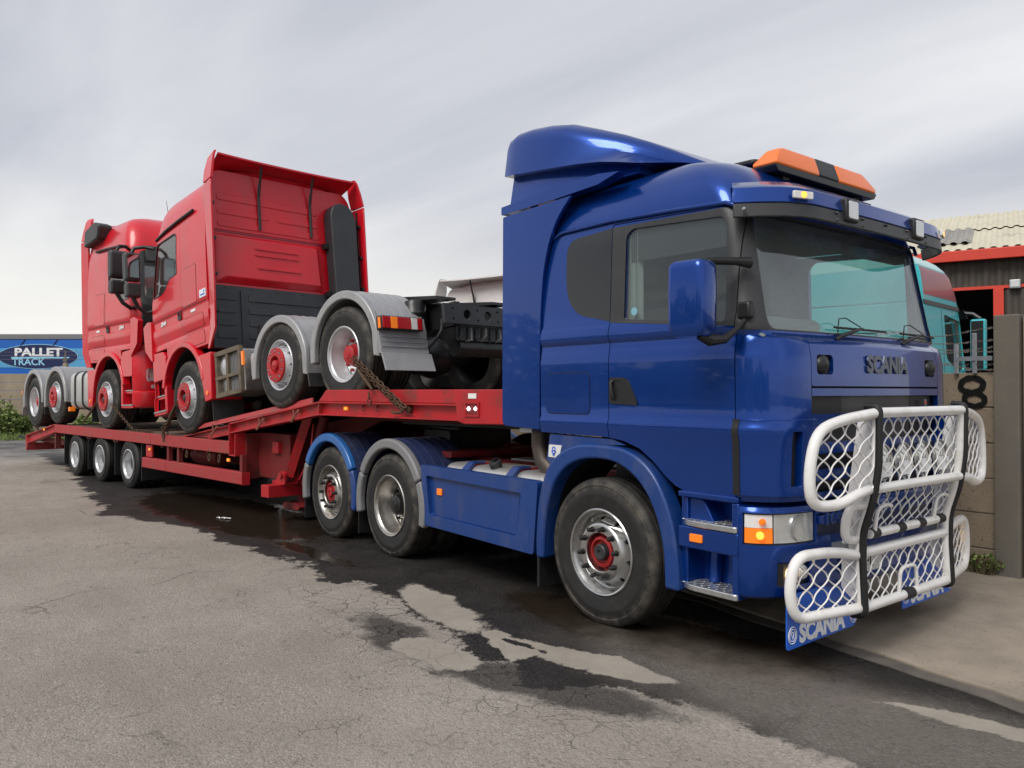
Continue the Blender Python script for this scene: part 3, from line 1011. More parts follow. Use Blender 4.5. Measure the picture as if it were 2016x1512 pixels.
for s in (-1, 1):
    a, b = (-1.5, -0.815) if s < 0 else (0.815, 1.5)
    # headlamp : reflector behind, clear lens, amber indicator block round the corner
    yi = (-1.5, -1.115) if s < 0 else (1.115, 1.5)
    hl = put('headlight', boolean(bum.shell(-0.012, -0.03), [boxm(1.19, 1.7, min(s * 1.105, s * 0.815), max(s * 1.105, s * 0.815), 0.752, 0.918)], 'INTERSECT'), 'lamp_glass', blue, 30)
    lens = MB()
    for k in range(7):
        yy = s * (1.08 - 0.038 * k)
        lens.box(1.37, 1.415, yy - 0.001, yy + 0.001, 0.756, 0.914)
    rf = MB().lathe([(0.0, 0.05), (0.05, 0.045), (0.072, 0.02), (0.078, 0.0)], 24, M=Matrix.Translation((1.385, s * 0.94, 0.835)) @ Matrix.Rotation(PI / 2, 4, 'Z'))
    rf.build('reflector', 'polished', hl)
    put('indicator_upper', boolean(bum.shell(-0.010, -0.03), [boxm(1.185, 1.7, yi[0], yi[1], 0.842, 0.918)], 'INTERSECT'), 'tail_clear', hl, 30)
    put('indicator_lower', boolean(bum.shell(-0.010, -0.03), [boxm(1.185, 1.7, yi[0], yi[1], 0.752, 0.840)], 'INTERSECT'), 'amber', hl, 30)
    MB().lathe([(0.0, -0.012), (0.016, -0.01), (0.024, 0.0), (0.024, 0.01)], 12, M=Matrix.Translation((1.272, s * 1.188, 0.800))).build('indicator_bulb', 'amber_lit', hl)
    MB().lathe([(0.0, -0.012), (0.016, -0.01), (0.02, 0.0), (0.02, 0.01)], 12, M=Matrix.Translation((1.285, s * 1.182, 0.880))).build('indicator_bulb', 'amber', hl)
    put('lamp_bezel', boolean(bum.shell(-0.014, -0.045), [MB().prism(rect(min(s * 0.805, s * 1.5), max(s * 0.805, s * 1.5), 0.742, 0.928), 1.178, 1.7, 'x').mesh()], 'INTERSECT'), 'black_plastic', hl, 30)
    # fog lamp
    fg = MB().box(1.28, 1.37, min(s * 0.862, s * 1.098), max(s * 0.862, s * 1.098), 0.507, 0.638)
    fo = fg.build('fog_lamp', 'black_plastic', blue)
    MB().lathe([(0.0, -0.02), (0.03, -0.014), (0.044, 0.0), (0.048, 0.02)], 20, M=Matrix.Translation((1.375, s * 1.035, 0.572)) @ Matrix.Rotation(PI / 2, 4, 'Z')).build('bulb', 'bulb_warm', fo)
    MB().lathe([(0.0, -0.02), (0.03, -0.014), (0.044, 0.0), (0.048, 0.02)], 20, M=Matrix.Translation((1.39, s * 0.92, 0.572)) @ Matrix.Rotation(PI / 2, 4, 'Z')).build('lens', 'lamp_glass', fo)
pl = MB().prism(rect(-0.54, -0.10, 0.50, 0.615, 0.01), 1.445, 1.452, 'x').build('number_plate', 'plate_white', blue)
text('plate_text', '3 YRL', 0.095, 'letter_black', pl, frame((1.453, -0.33, 0.557), (0, 1, 0), (0, 0, 1)), 0.001, 0.002, sx=0.95)

# step wells, wheel arches
for s in (-1, 1):
    def Y(a, b):
        return (s * a, s * b) if s > 0 else (s * b, s * a)
    st = MB()
    st.box(0.70, 1.15, *Y(0.98, 1.02), 0.40, 1.02)
    st.box(0.70, 1.15, *Y(1.0, 1.224), 0.66, 0.795)
    st.box(0.70, 1.15, *Y(1.0, 1.224), 0.975, 1.012)
    st.box(1.10, 1.15, *Y(1.0, 1.218), 0.40, 0.975)
    st.box(0.70, 0.75, *Y(1.0, 1.19), 0.40, 0.975)
    st.prism(fil([(0.74, 0.81), (0.95, 0.81), (0.86, 0.97), (0.74, 0.97)], 0.03), *Y(1.0, 1.17))
    st.tube([(0.86, s * 1.06, 0.44), (0.87, s * 1.06, 0.66)], 0.04, 12)
    so = st.build('step_well', 'blue_paint', blue, 35, bevel=0.008)
    for z, k in ((0.797, 0.0), (0.398, 0.0)):
        tr = MB().prism(fil([(0.705, s * 1.02), (1.145, s * 1.02), (1.145, s * (1.235 + k)), (0.80, s * (1.232 + k)), (0.705, s * 1.19)], [0.01, 0.01, 0.03, 0.06, 0.05]), z, z + 0.038, 'z')
        to = tr.build('step_tread', 'tread_alu', so, 35, bevel=0.006)
        gr = MB()
        for q in range(8):
            x = 0.73 + q * 0.055
            for w_ in (-1, 1):
                gr.tube([(x, s * 1.03, z + 0.038), (min(1.135, max(0.72, x + w_ * 0.09)), s * 1.205, z + 0.038)], 0.003, 5)
        gr.build('tread_rib', 'tread_alu', to)
    MB().prism(rect(0.80, 0.895, 0.705, 0.755, 0.01), *Y(1.222, 1.238)).build('side_marker', 'amber', so, 35, bevel=0.004)
    # wheel arch flare
    inner = smooth_path([(-0.585, 0.37), (-0.575, 0.55), (-0.54, 0.76), (-0.46, 0.95), (-0.34, 1.075), (-0.18, 1.145), (0.0, 1.165), (0.17, 1.15), (0.32, 1.085), (0.44, 0.98), (0.53, 0.83), (0.585, 0.65), (0.60, 0.50), (0.605, 0.375)])
    outer = smooth_path([(0.72, 0.375), (0.705, 0.60), (0.655, 0.83), (0.56, 1.03), (0.43, 1.165), (0.25, 1.245), (0.02, 1.262), (-0.22, 1.25), (-0.42, 1.17), (-0.55, 1.04), (-0.63, 0.83), (-0.665, 0.55), (-0.665, 0.37)])
    ar = MB().prism(inner + outer, *Y(1.10, 1.245))
    ao = ar.build('wheel_arch', 'blue_plastic', blue, 50, bevel=0.018, seg=3)
    # inner splash shield
    pts = inner[:]
    si = MB()
    rings = [[(x, s * 0.70, z), (x, s * 1.12, z), (x * 1.03, s * 1.12, z + 0.02), (x * 1.03, s * 0.70, z + 0.02)] for x, z in pts]
    si.loft(rings)
    si.build('splash_shield', 'black_rubber', blue, 40)
    MB().box(-0.70, -0.675, *Y(0.82, 1.2), 0.13, 0.42).build('mud_flap', 'black_rubber', blue, 0)
    # upper panel between cab and arch, engine badge panel
    bp = MB().prism(fil([(-0.60, 1.12), (-0.56, 1.315), (0.1, 1.305), (0.22, 1.27), (0.05, 1.262), (-0.22, 1.25), (-0.42, 1.17), (-0.52, 1.06)], 0.01), *Y(1.12, 1.19))
    bp.build('arch_panel', 'blue_plastic', blue, 35, bevel=0.006)
    vb = MB().prism(fil([(-0.575, 1.14), (-0.565, 1.235), (-0.425, 1.235), (-0.445, 1.165), (-0.48, 1.14)], 0.01), *Y(1.188, 1.196)).build('engine_badge', 'plate_white', blue)
    for q in (-1, 1):
        MB().tube([(-0.51 + q * 0.022, s * 1.198, 1.19), (-0.51, s * 1.198, 1.155), (-0.51, s * 1.198, 1.17)], 0.006, 6).build('badge_mark', 'flap_blue', vb)
    MB().tube([(-0.51 + 0.016 * math.cos(a), s * 1.198, 1.205 + 0.014 * math.sin(a)) for a in [k * PI / 6 for k in range(12)]], 0.004, 6, closed=True).build('badge_mark', 'flap_blue', vb)

# engine block and chassis under the cab so that no light passes through
MB().box(-0.55, 1.05, -0.48, 0.48, 0.55, 1.36).box(-0.3, 1.0, -0.9, 0.9, 1.18, 1.30).build('engine_block', 'chassis_black', blue, 0)
MB().box(-0.63, 1.27, -1.15, 1.15, 1.36, 1.40).build('cab_floor', 'interior_dark', blue, 0)
# cab interior
MB().box(-0.60, -0.55, -1.12, 1.12, 1.4, 3.0).build('rear_bulkhead', 'interior', blue, 0)
ds = MB()
ds.prism(fil([(1.02, 1.42), (1.27, 1.42), (1.275, 1.97), (1.16, 2.03), (1.0, 2.02), (0.93, 1.9)], 0.05), -1.13, 1.13)
ds.prism(fil([(0.85, 1.6), (1.05, 1.6), (1.15, 2.10), (1.02, 2.13), (0.88, 2.05)], 0.06), -0.92, -0.28)
ds.build('dashboard', 'dash', blue, 40, bevel=0.02)
for s in (-1, 1):
    se = MB()
    se.prism(fil([(-0.05, 1.72), (0.48, 1.74), (0.5, 1.88), (0.0, 1.86)], 0.05), s * 0.60 - 0.25, s * 0.60 + 0.25)
    se.prism(fil([(-0.10, 1.80), (0.06, 1.80), (-0.06, 2.42), (-0.20, 2.42)], 0.05), s * 0.60 - 0.25, s * 0.60 + 0.25)
    se.prism(fil([(-0.20, 2.44), (-0.08, 2.44), (-0.09, 2.64), (-0.21, 2.64)], 0.05), s * 0.60 - 0.14, s * 0.60 + 0.14)
    se.box(0.05, 0.4, s * 0.60 - 0.15, s * 0.60 + 0.15, 1.38, 1.74)
    se.build('seat', 'interior', blue, 40, bevel=0.02)
    if s > 0:
        continue
    MB().box(0.215, 1.02, -1.128, -1.118, 2.53, 2.74).build('window_top_panel', 'interior_dark', blue, 0)  # dark panel across the top of the door window
    cu = MB()
    n = 26
    path = [(0.13 + 0.16 * k / n, s * (1.10 + 0.022 * math.sin(k * 1.9)), 0) for k in range(n + 1)]
    cu.prism([(x, y) for x, y, _ in path] + [(x, y - 0.012) for x, y, _ in path[::-1]], 2.06, 2.77, 'z')
    cu.build('curtain', 'curtain', blue, 60)
sw = MB().tube([(0.85 + 0.07 * math.sin(a), -0.60 + 0.22 * math.cos(a), 2.02 + 0.20 * math.sin(a)) for a in [k * PI / 12 for k in range(24)]], 0.017, 8, closed=True)
sw.tube([(1.05, -0.60, 1.90), (0.86, -0.60, 2.02)], 0.03, 8).tube([(0.85, -0.81, 2.02), (0.86, -0.6, 2.0), (0.85, -0.39, 2.02)], 0.015, 6)
sw.build('steering_wheel', 'interior_dark', blue)
sv = MB().box(1.02, 1.10, -1.0, 1.0, 2.62, 2.80).box(0.2, 1.05, -1.08, 1.08, 2.80, 2.83)
sv.build('header_shelf', 'interior_dark', blue, 0)
MB().prism(circ(0, 0, 0.028, 14), 0, 0.003, 'y', M=Matrix.Translation((0.275, -1.163, 2.185))).build('window_disc', 'letter_cyan', blue)

# sun visor
vis = []
for k in range(25):
    t = -1 + 2 * k / 24
    y = 1.245 * math.sin(t * PI / 2) if abs(t) < 0.0 else 1.245 * (1 - (1 - abs(t)) ** 1.0) * (1 if t > 0 else -1)
    x = 1.445 - 0.03 * (y / 1.0) ** 2 - 0.26 * max(0, (abs(y) - 0.80) / 0.445) ** 2.2
    vis.append((x, y))


def visor_band(z0, z1, o0, o1, th):
    rings = []
    for i, (x, y) in enumerate(vis):
        a = Vector(vis[max(i - 1, 0)])
        b = Vector(vis[min(i + 1, len(vis) - 1)])
        t = (b - a).normalized()
        n = Vector((t.y, -t.x))
        if n.x < 0 and abs(y) < 1.0:
            n = -n
        def P(o, z):
            return (x + n.x * o, y + n.y * o, z)
        rings.append([P(o0, z0), P(o1, z1), P(o1 - th, z1), P(o0 - th, z0)])
    return MB().loft(rings)


vo = visor_band(2.668, 2.752, 0.0, -0.012, 0.024).build('visor_lower', 'grey_black', blue, 35, bevel=0.006)
visor_band(2.754, 2.852, -0.008, -0.035, 0.03).build('visor_upper', 'blue_paint', vo, 35, bevel=0.006)
visor_band(2.850, 2.905, -0.036, -0.13, 0.03).build('visor_lip', 'blue_paint', vo, 50)
visor_band(2.88, 2.905, -0.13, -0.24, 0.02).build('visor_bracket', 'blue_paint', vo, 50)
for s in (-1, 1):
    lamp = MB().box(1.37, 1.455, s * 0.45 - 0.075, s * 0.45 + 0.075, 2.695, 2.838).build('visor_lamp', 'black_plastic', blue, 35, bevel=0.012)
    MB().prism(rect(s * 0.45 - 0.055, s * 0.45 + 0.055, 2.712, 2.822, 0.015), 1.45, 1.460, 'x').build('lens', 'lamp_glass', lamp, 35, bevel=0.003)
    yl = s * 0.93
    mk = MB().prism(rect(-0.07, 0.07, -0.022, 0.022, 0.008), 0, 0.02, 'x', M=Matrix.Translation((1.392, yl, 2.798)) @ Matrix.Rotation(s * RAD(18), 4, 'Z')).build('visor_marker', 'tail_clear', blue, 35, bevel=0.003)
    MB().prism(circ(0, 0, 0.02, 10), 0.0, 0.0225, 'x', M=Matrix.Translation((1.392, yl, 2.798)) @ Matrix.Rotation(s * RAD(18), 4, 'Z')).build('bulb', 'amber_lit', mk)
    for yy, zz in ((0.30, 2.735), (0.30, 2.69), (0.60, 2.735), (0.60, 2.69), (0.0, 2.735)):
        x = 1.445 - 0.03 * yy * yy
        MB().lathe([(0, -0.006), (0.007, -0.005), (0.010, 0.0), (0.010, 0.015)], 8, M=Matrix.Translation((x - 0.002, s * yy, zz)) @ Matrix.Rotation(PI / 2, 4, 'Z')).build('visor_bolt', 'black_plastic', vo)
    MB().lathe([(0, -0.006), (0.008, -0.005), (0.012, 0.0), (0.012, 0.015)], 8, M=Matrix.Translation((1.20, s * 1.232, 2.71)) @ Matrix.Rotation(0 if s < 0 else PI, 4, 'Z')).build('visor_bolt', 'polished', vo)
    # wipers
    yb = s * 0.46 if s < 0 else 0.42
    wp = MB().tube([(1.345, yb, 1.965), (1.36, yb + 0.02, 1.985), (1.348, yb + 0.26, 2.04), (1.343, yb + 0.33, 2.052)], [0.016, 0.015, 0.011, 0.008], 8)
    wo_ = wp.build('wiper', 'black_plastic', blue)
    bl = MB()
    for q in range(12):
        y0_ = yb + 0.02 + 0.66 * q / 11
        y1_ = yb + 0.02 + 0.66 * (q + 1) / 11
        def xw(y):
            return 1.318 - 0.05 * (y / 0.95) ** 2 + 0.012
        bl.hexa([(xw(y0_) - .006, y0_, 2.042), (xw(y0_) + .006, y0_, 2.042), (xw(y1_) + .006, y1_, 2.038), (xw(y1_) - .006, y1_, 2.038),
                 (xw(y0_) - .006, y0_, 2.054), (xw(y0_) + .006, y0_, 2.054), (xw(y1_) + .006, y1_, 2.050), (xw(y1_) - .006, y1_, 2.050)]) if q < 11 else None
    bl.build('wiper_blade', 'black_rubber', wo_, 0)
    MB().tube([(1.34, yb + 0.02, 1.99), (1.345, yb + 0.03, 2.10), (1.34, yb + 0.12, 2.11), (1.345, yb + 0.30, 2.06)], 0.004, 5).build('washer_hose', 'black_rubber', wo_)

# roof light bar
lbM = Matrix.Translation((0.955, 0.0, 3.075))
base = MB().prism(fil([(-0.66, 0.035), (-0.63, 0.0), (0.63, 0.0), (0.66, 0.035), (0.66, 0.045), (-0.66, 0.045)], 0.01), -0.09, 0.09, 'x', M=lbM)
base.box(-0.05, 0.04, -0.5, -0.42, -0.10, 0.0, M=lbM).box(-0.05, 0.04, 0.42, 0.5, -0.10, 0.0, M=lbM)
lb = base.build('light_bar', 'black_plastic', blue, 35, bevel=0.015)


def lens_block(y0, y1, end, m):
    def sec(y, k):
        h = 0.125 * k + 0.055
        a, b = 0.094 * (0.9 + 0.1 * k), 0.06
        return [(-a, y, 0.046), (a, y, 0.046), (a * 0.96, y, 0.075), (b * 0.9, y, h), (-b * 0.9, y, h), (-a * 0.96, y, 0.075)]
    r = [sec(y0, 1.0), sec(y1, 1.0)]
    if end:
        r.append([(x * 0.8 if z > 0.1 else x, (y1 + end) if z < 0.1 else y1 + end * 0.35, z) for x, y, z in sec(y1, 0.92)])
    return MB().loft(r, M=lbM).build('lens' if m != 'grey_black' else 'centre_cover', m, lb, 30, bevel=0.012)


lens_block(-0.13, -0.51, -0.145, 'amber_bar')
lens_block(0.13, 0.51, 0.145, 'amber_bar')
lens_block(-0.128, 0.128, 0, 'grey_black')
# roof hatch and aerial stub
MB().prism(fil([(0.05, -0.45), (0.72, -0.40), (0.72, 0.40), (0.05, 0.45)], 0.06), 3.235, 3.275, 'z').build('roof_hatch', 'black_plastic', blue, 35, bevel=0.015)
MB().tube([(0.80, -0.70, 3.0), (0.79, -0.70, 3.09)], [0.02, 0.014], 8).build('roof_aerial', 'black_plastic', blue)

# roof air deflector : lower collar + upper wing
def defl(x, wb, zb, wt_, zt, r, n=6):
    """section across the truck at x: rounded hood"""
    pts = [(-wb, zb)]
    for i in range(n + 1):
        a = PI - PI / 2 * i / n
        pts.append((-wt_ + r + r * math.cos(a), zt - r + r * math.sin(a)))
    full = pts + [(-y, z) for y, z in pts[::-1]]
    return [(x, y, z) for y, z in full]


rs = [defl(-1.165, 1.155, 3.41, 1.125, 3.67, 0.05), defl(-1.13, 1.16, 3.405, 1.135, 3.73, 0.08), defl(-1.04, 1.165, 3.40, 1.14, 3.762, 0.10), defl(-0.9, 1.165, 3.385, 1.14, 3.768, 0.13), defl(-0.7, 1.165, 3.365, 1.13, 3.75, 0.15),
      defl(-0.5, 1.16, 3.345, 1.11, 3.71, 0.16), defl(-0.3, 1.15, 3.325, 1.05, 3.635, 0.16), defl(-0.1, 1.13, 3.30, 0.97, 3.555, 0.14), defl(0.06, 1.09, 3.27, 0.86, 3.48, 0.11), defl(0.20, 1.02, 3.245, 0.73, 3.405, 0.09),
      defl(0.30, 0.93, 3.24, 0.60, 3.345, 0.06), defl(0.38, 0.81, 3.245, 0.50, 3.30, 0.03), defl(0.43, 0.68, 3.25, 0.44, 3.272, 0.012)]
dw = MB().loft(rs).build('air_deflector', 'blue_plastic', blue, 40)
dw.data.materials[0] = MATS['blue_paint']
cs = [[(x, -w0, z0), (x, w0, z0), (x, w1, z1), (x, -w1, z1)] for x, w0, z0, w1, z1 in
      ((-1.13, 1.13, 3.13, 1.08, 3.42), (-0.8, 1.13, 3.14, 1.08, 3.40), (-0.4, 1.10, 3.15, 1.05, 3.36), (-0.1, 1.05, 3.17, 1.0, 3.33), (0.15, 0.98, 3.19, 0.93, 3.29))]
MB().loft(cs).build('deflector_collar', 'blue_paint', dw, 40)
for s in (-1, 1):
    def Y(a, b):
        return (s * a, s * b) if s > 0 else (s * b, s * a)
    MB().prism(fil([(-1.165, 3.15), (-0.5, 3.185), (-0.05, 3.19), (0.16, 3.165), (-0.05, 3.115), (-0.5, 3.095), (-1.165, 3.085)], 0.01), *Y(1.09, 1.19)).build('collar_rail', 'blue_paint', dw, 40, bevel=0.01)
    MB().box(-0.90, -0.86, *Y(1.05, 1.10), 3.0, 3.16).box(-0.05, 0.05, *Y(0.8, 0.84), 3.15, 3.30).build('deflector_strut', 'black_plastic', dw, 0)
    # side fairing behind the cab
    fp = fil([(-1.135, 1.36), (-0.668, 1.345), (-0.668, 1.9), (-0.655, 2.25), (-0.625, 2.55), (-0.56, 2.78), (-0.46, 2.95), (-0.31, 3.085), (-1.125, 3.06)], [0.06, 0.005, 0, 0.1, 0.1, 0.1, 0.1, 0, 0.01])
    MB().prism(fp, *Y(1.175, 1.205)).build('side_fairing', 'blue_paint', blue, 40, bevel=0.012, seg=3)
    MB().box(-0.95, -0.8, *Y(1.0, 1.17), 1.315, 1.345).build('fairing_bracket', 'galv', blue, 0)

# mirror (driver's side)
for s in (-1,):
    mr = MB()
    def msec(z, k):
        return [(1.04 + (x - 1.03) * k * 0.9, s * (1.505 + (y - 1.505) * k * 0.95), z) for x, y in fil([(0.905, 1.405), (1.15, 1.405), (1.172, 1.47), (1.168, 1.585), (0.915, 1.61), (0.888, 1.54)], 0.05, 4)]
    mr.loft([msec(1.955, 0.80), msec(1.975, 0.93), msec(2.02, 1.0), msec(2.2, 1.02), msec(2.345, 1.0), msec(2.375, 0.95), msec(2.392, 0.80)])
    mo = mr.build('mirror', 'blue_paint', blue, 50)
    MB().box(0.915, 0.94, min(s * 1.46, s * 1.56), max(s * 1.46, s * 1.56), 2.03, 2.32).build('mirror_glass', 'mirror_glass', mo, 0)
    MB().tube([(1.06, s * 1.50, 2.385), (1.10, s * 1.40, 2.40), (1.16, s * 1.25, 2.405), (1.20, s * 1.165, 2.40)], [0.02, 0.022, 0.024, 0.034], 10).build('mirror_arm', 'black_plastic', mo)
    MB().tube([(1.09, s * 1.50, 1.965), (1.12, s * 1.44, 1.935), (1.155, s * 1.36, 1.94), (1.175, s * 1.24, 2.02), (1.185, s * 1.17, 2.09)], [0.030, 0.038, 0.026, 0.012, 0.014], 10).build('mirror_arm', 'black_plastic', mo)
    MB().box(1.135, 1.225, min(s * 1.16, s * 1.215), max(s * 1.16, s * 1.215), 2.07, 2.17).build('mirror_mount', 'black_plastic', blue, 35, bevel=0.015)

# chassis
for s in (-1, 1):
    MB().box(-5.1, 1.1, s * 0.40 - 0.04, s * 0.40 + 0.04, 0.72, 0.98).build('chassis_rail', 'chassis_red', blue, 0)
MB().box(-5.1, -5.0, -0.9, 0.9, 0.70, 0.86).build('rear_crossmember', 'chassis_red', blue, 0, bevel=0.01)
MB().box(-1.95, -0.72, -0.46, 0.95, 0.985, 1.0).build('catwalk', 'tread_alu', blue, 0)
MB().box(-3.75, -0.9, 0.30, 1.0, 0.985, 1.06).box(-2.6, -2.4, -0.85, 0.85, 0.99, 1.05).build('chassis_frame', 'chassis_red', blue, 0, bevel=0.01)
fw = MB().prism(fil([(-0.42, -0.38), (0.42, -0.46), (0.42, 0.46), (-0.42, 0.38)], 0.1), 1.225, 1.265, 'z', M=Matrix.Translation((-3.3, 0, 0)))
fw.box(-3.55, -3.05, -0.42, 0.42, 1.02, 1.225)
fw.build('fifth_wheel', 'chassis_black', blue, 35, bevel=0.01)
# exhaust elbow
MB().tube([(-0.92, -0.98, 1.36), (-0.915, -0.98, 1.20), (-0.88, -0.98, 1.08), (-0.80, -0.96, 1.0), (-0.70, -0.92, 0.965), (-0.58, -0.88, 0.97)], 0.075, 16).build('exhaust_elbow', 'exhaust', blue, 60)
# fuel tank with straps and cap
tk = MB().prism(fil([(-1.12, 0.45), (-0.56, 0.45), (-0.56, 0.985), (-1.12, 0.985)], 0.13, 6), -2.12, -0.72, 'x')
tko = tk.build('fuel_tank', 'tank_alu', blue, 50, bevel=0.03, seg=3)
for x in (-1.75, -1.12):
    MB().prism(fil([(-1.132, 0.44), (-0.55, 0.44), (-0.55, 0.997), (-1.132, 0.997)], 0.135, 6), x - 0.03, x + 0.03, 'x', holes=[fil([(-1.12, 0.45), (-0.56, 0.45), (-0.56, 0.985), (-1.12, 0.985)], 0.13, 6)]).build('tank_strap', 'hub_red', tko, 40)
    MB().prism(fil([(-1.152, 0.86), (-1.134, 0.86), (-1.124, 0.93), (-1.05, 1.0), (-0.95, 1.0), (-0.95, 1.015), (-1.07, 1.015), (-1.144, 0.95)], 0.01), x - 0.045, x + 0.045, 'x').build('strap_bracket', 'blue_plastic', tko, 40)
MB().lathe([(0.0, -0.055), (0.05, -0.055), (0.056, -0.045), (0.056, -0.01), (0.045, 0.02)], 20, M=Matrix.Translation((-1.45, -1.02, 0.985)) @ Matrix.Rotation(RAD(-70), 4, 'X')).build('filler_cap', 'grey_black', tko)
MB().tube([(-1.45, -1.06, 1.045), (-1.45, -1.01, 1.058)], 0.014, 6).build('cap_handle', 'black_plastic', tko)
# tank on the far side
MB().prism(fil([(0.58, 0.45), (1.20, 0.45), (1.20, 0.985), (0.58, 0.985)], 0.13, 6), -2.12, -0.72, 'x').build('fuel_tank', 'tank_alu', blue, 50, bevel=0.03, seg=3)
for s in (-1, 1):
    def Y(a, b):
        return (s * a, s * b) if s > 0 else (s * b, s * a)
    # side skirt with a pressed-in panel
    op = fil([(-2.28, 0.40), (-0.72, 0.375), (-0.665, 0.945), (-2.35, 0.955)], [0.04, 0.03, 0.05, 0.03])
    ip = fil([(-2.20, 0.50), (-0.93, 0.485), (-0.87, 0.835), (-2.255, 0.86)], 0.03)
    sk = MB().prism(op, *Y(1.15, 1.225), holes=[ip]).build('side_skirt', 'blue_plastic', blue, 40, bevel=0.022, seg=3)
    MB().prism(fil([(-2.20, 0.50), (-0.965, 0.487), (-0.925, 0.83), (-2.255, 0.86)], 0.02), *Y(1.15, 1.188)).build('skirt_panel', 'blue_plastic', sk, 40, bevel=0.004)
    MB().prism(rect(-2.105, -2.03, 0.695, 0.755, 0.008), *Y(1.19, 1.206)).build('side_marker', 'amber_lit' if False else 'amber', sk, 35, bevel=0.004)
    MB().tube([(-2.2, s * 1.0, 0.42), (-0.8, s * 1.0, 0.40)], 0.03, 8).build('skirt_bracket', 'chassis_red', blue)
    for cx, band, top in ((-2.94, 'grey_plastic', 'dark_blue_fender'), (-4.295, 'blue_fender', 'dark_blue_fender')):
        r1, r0 = 0.665, 0.635
        a = arc(cx, 0.50, r1, -11, 191, 30)
        b = arc(cx, 0.50, r0, -11, 191, 30)[::-1]
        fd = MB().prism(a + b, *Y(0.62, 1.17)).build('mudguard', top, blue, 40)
        a2 = arc(cx, 0.50, r1 + 0.004, -12, 192, 30)
        b2 = arc(cx, 0.50, r1 - 0.095, -12, 192, 30)[::-1]
        a3 = arc(cx, 0.50, r1 + 0.004, 28, 152, 24)
        b3 = arc(cx, 0.50, r1 - 0.095, 28, 152, 24)[::-1]
        MB().prism(a3 + b3, *Y(1.165, 1.242)).build('mudguard_edge', band, fd, 50, bevel=0.02, seg=3)
        for q0, q1 in ((-12, 27), (153, 192)):
            aa = arc(cx, 0.50, r1 + 0.002, q0, q1, 10)
            bb = arc(cx, 0.50, r1 - 0.09, q0, q1, 10)[::-1]
            lowm = 'grey_plastic' if (band == 'grey_plastic' or q0 > 0) else 'blue_plastic'
            MB().prism(aa + bb, *Y(1.165, 1.24)).build('mudguard_edge', lowm, fd, 50, bevel=0.02, seg=3)
        for q in range(5):
            y = 1.10 - 0.10 * q
            MB().prism(arc(cx, 0.50, r1 + 0.007, 20, 160, 24) + arc(cx, 0.50, r1 - 0.01, 20, 160, 24)[::-1], *Y(y, y + 0.012)).build('mudguard_rib', top, fd, 40)
        for y in (1.12, 0.72):
            MB().prism(arc(cx, 0.50, r1 + 0.012, 12, 30, 5) + arc(cx, 0.50, r1 - 0.01, 12, 30, 5)[::-1], *Y(y - 0.02, y + 0.02)).build('mudguard_clip', 'black_plastic', fd, 30)
        MB().box(cx - 0.70, cx - 0.685, *Y(0.66, 1.19), 0.13, 0.44).build('mud_flap', 'black_rubber', blue, 0)
    wheel(blue, 'steer', (0, s * 1.222, 0.508), s, 0.52, 0.31, 0.297, 'polished', 'hub_red', 'grey_black', rot=0.2)
    wheel(blue, 'drive', (-2.94, s * 1.222, 0.503), s, 0.515, 0.28, 0.297, 'alloy', 'chassis_black', rot=0.5)
    wheel(blue, 'drive', (-2.94, s * 0.90, 0.503), s, 0.515, 0.28, 0.297, name='wheel', inner=True)
    wheel(blue, 'tag', (-4.295, s * 1.205, 0.502), s, 0.512, 0.31, 0.297, 'alloy', 'hub_red', 'hub_red', rot=0.9)
for x in (0, -2.94, -4.295):
    MB().tube([(x, -0.95, 0.52), (x, 0.95, 0.52)], 0.075, 12).lathe([(0.0, -0.22), (0.18, -0.16), (0.22, 0), (0.18, 0.16), (0.0, 0.22)], 16, M=Matrix.Translation((x, 0, 0.52))).build('axle', 'chassis_black', blue, 50)
# front mud flaps under the bumper with lettering
for s in (-1, 1):
    yc = s * 0.70
    fl = MB().prism(fil([(yc - 0.40, 0.46), (yc + 0.40, 0.46), (yc + 0.40, 0.21), (yc + 0.36, 0.155), (yc - 0.395, 0.145), (yc - 0.40, 0.17)], [0, 0, 0.05, 0.08, 0.04, 0.02]), 1.385, 1.393, 'x').build('front_flap', 'flap_blue', blue, 35)
    text('lettering', 'SCANIA', 0.145, 'letter_white', fl, frame((1.394, yc - 0.02, 0.215), (0, 1, 0), (0, 0, 1)), 0.0015, 0.007, sx=0.98)
    for q in (-1, 1):
        em = MB()
        c0 = Vector((1.394, yc + q * 0.345, 0.225))
        for rr_ in (0.042, 0.030):
            em.tube([c0 + Vector((0, rr_ * math.cos(a), rr_ * 1.15 * math.sin(a))) for a in [k * PI / 12 for k in range(24)]], 0.0028, 5, closed=True)
        em.tube([c0 + Vector((0, -0.014, 0.012)), c0 + Vector((0, 0.0, -0.02)), c0 + Vector((0, 0.014, 0.012))], 0.003, 5)
        em.tube([c0 + Vector((0, -0.010, 0.016)), c0 + Vector((0, 0.010, 0.016))], 0.003, 5)
        em.build('emblem', 'letter_white', fl, 60)

# bull bar
bb = MB()
rb = 0.032


def tubep(pts, r=rb, n=5, rad=0.09, closed=False):
    """round the corners of a 3-d path, return the tube points"""
    out = []
    N = len(pts)
    for i, p in enumerate(pts):
        p = Vector(p)
        if not closed and i in (0, N - 1):
            out.append(p)
            continue
        a = Vector(pts[i - 1]) - p
        b = Vector(pts[(i + 1) % N]) - p
        k = min(rad, a.length * 0.48, b.length * 0.48)
        p0, p1 = p + a.normalized() * k, p + b.normalized() * k
        for j in range(n + 1):
            t = j / n
            out.append(p0 * (1 - t) ** 2 + p * 2 * t * (1 - t) + p1 * t * t)
    return out


def XU(y):   # upper frame plane
    return 1.665 - 0.16 * max(0, abs(y) - 0.58)


def XL(y):
    return 1.555 - 0.17 * max(0, abs(y) - 0.58)


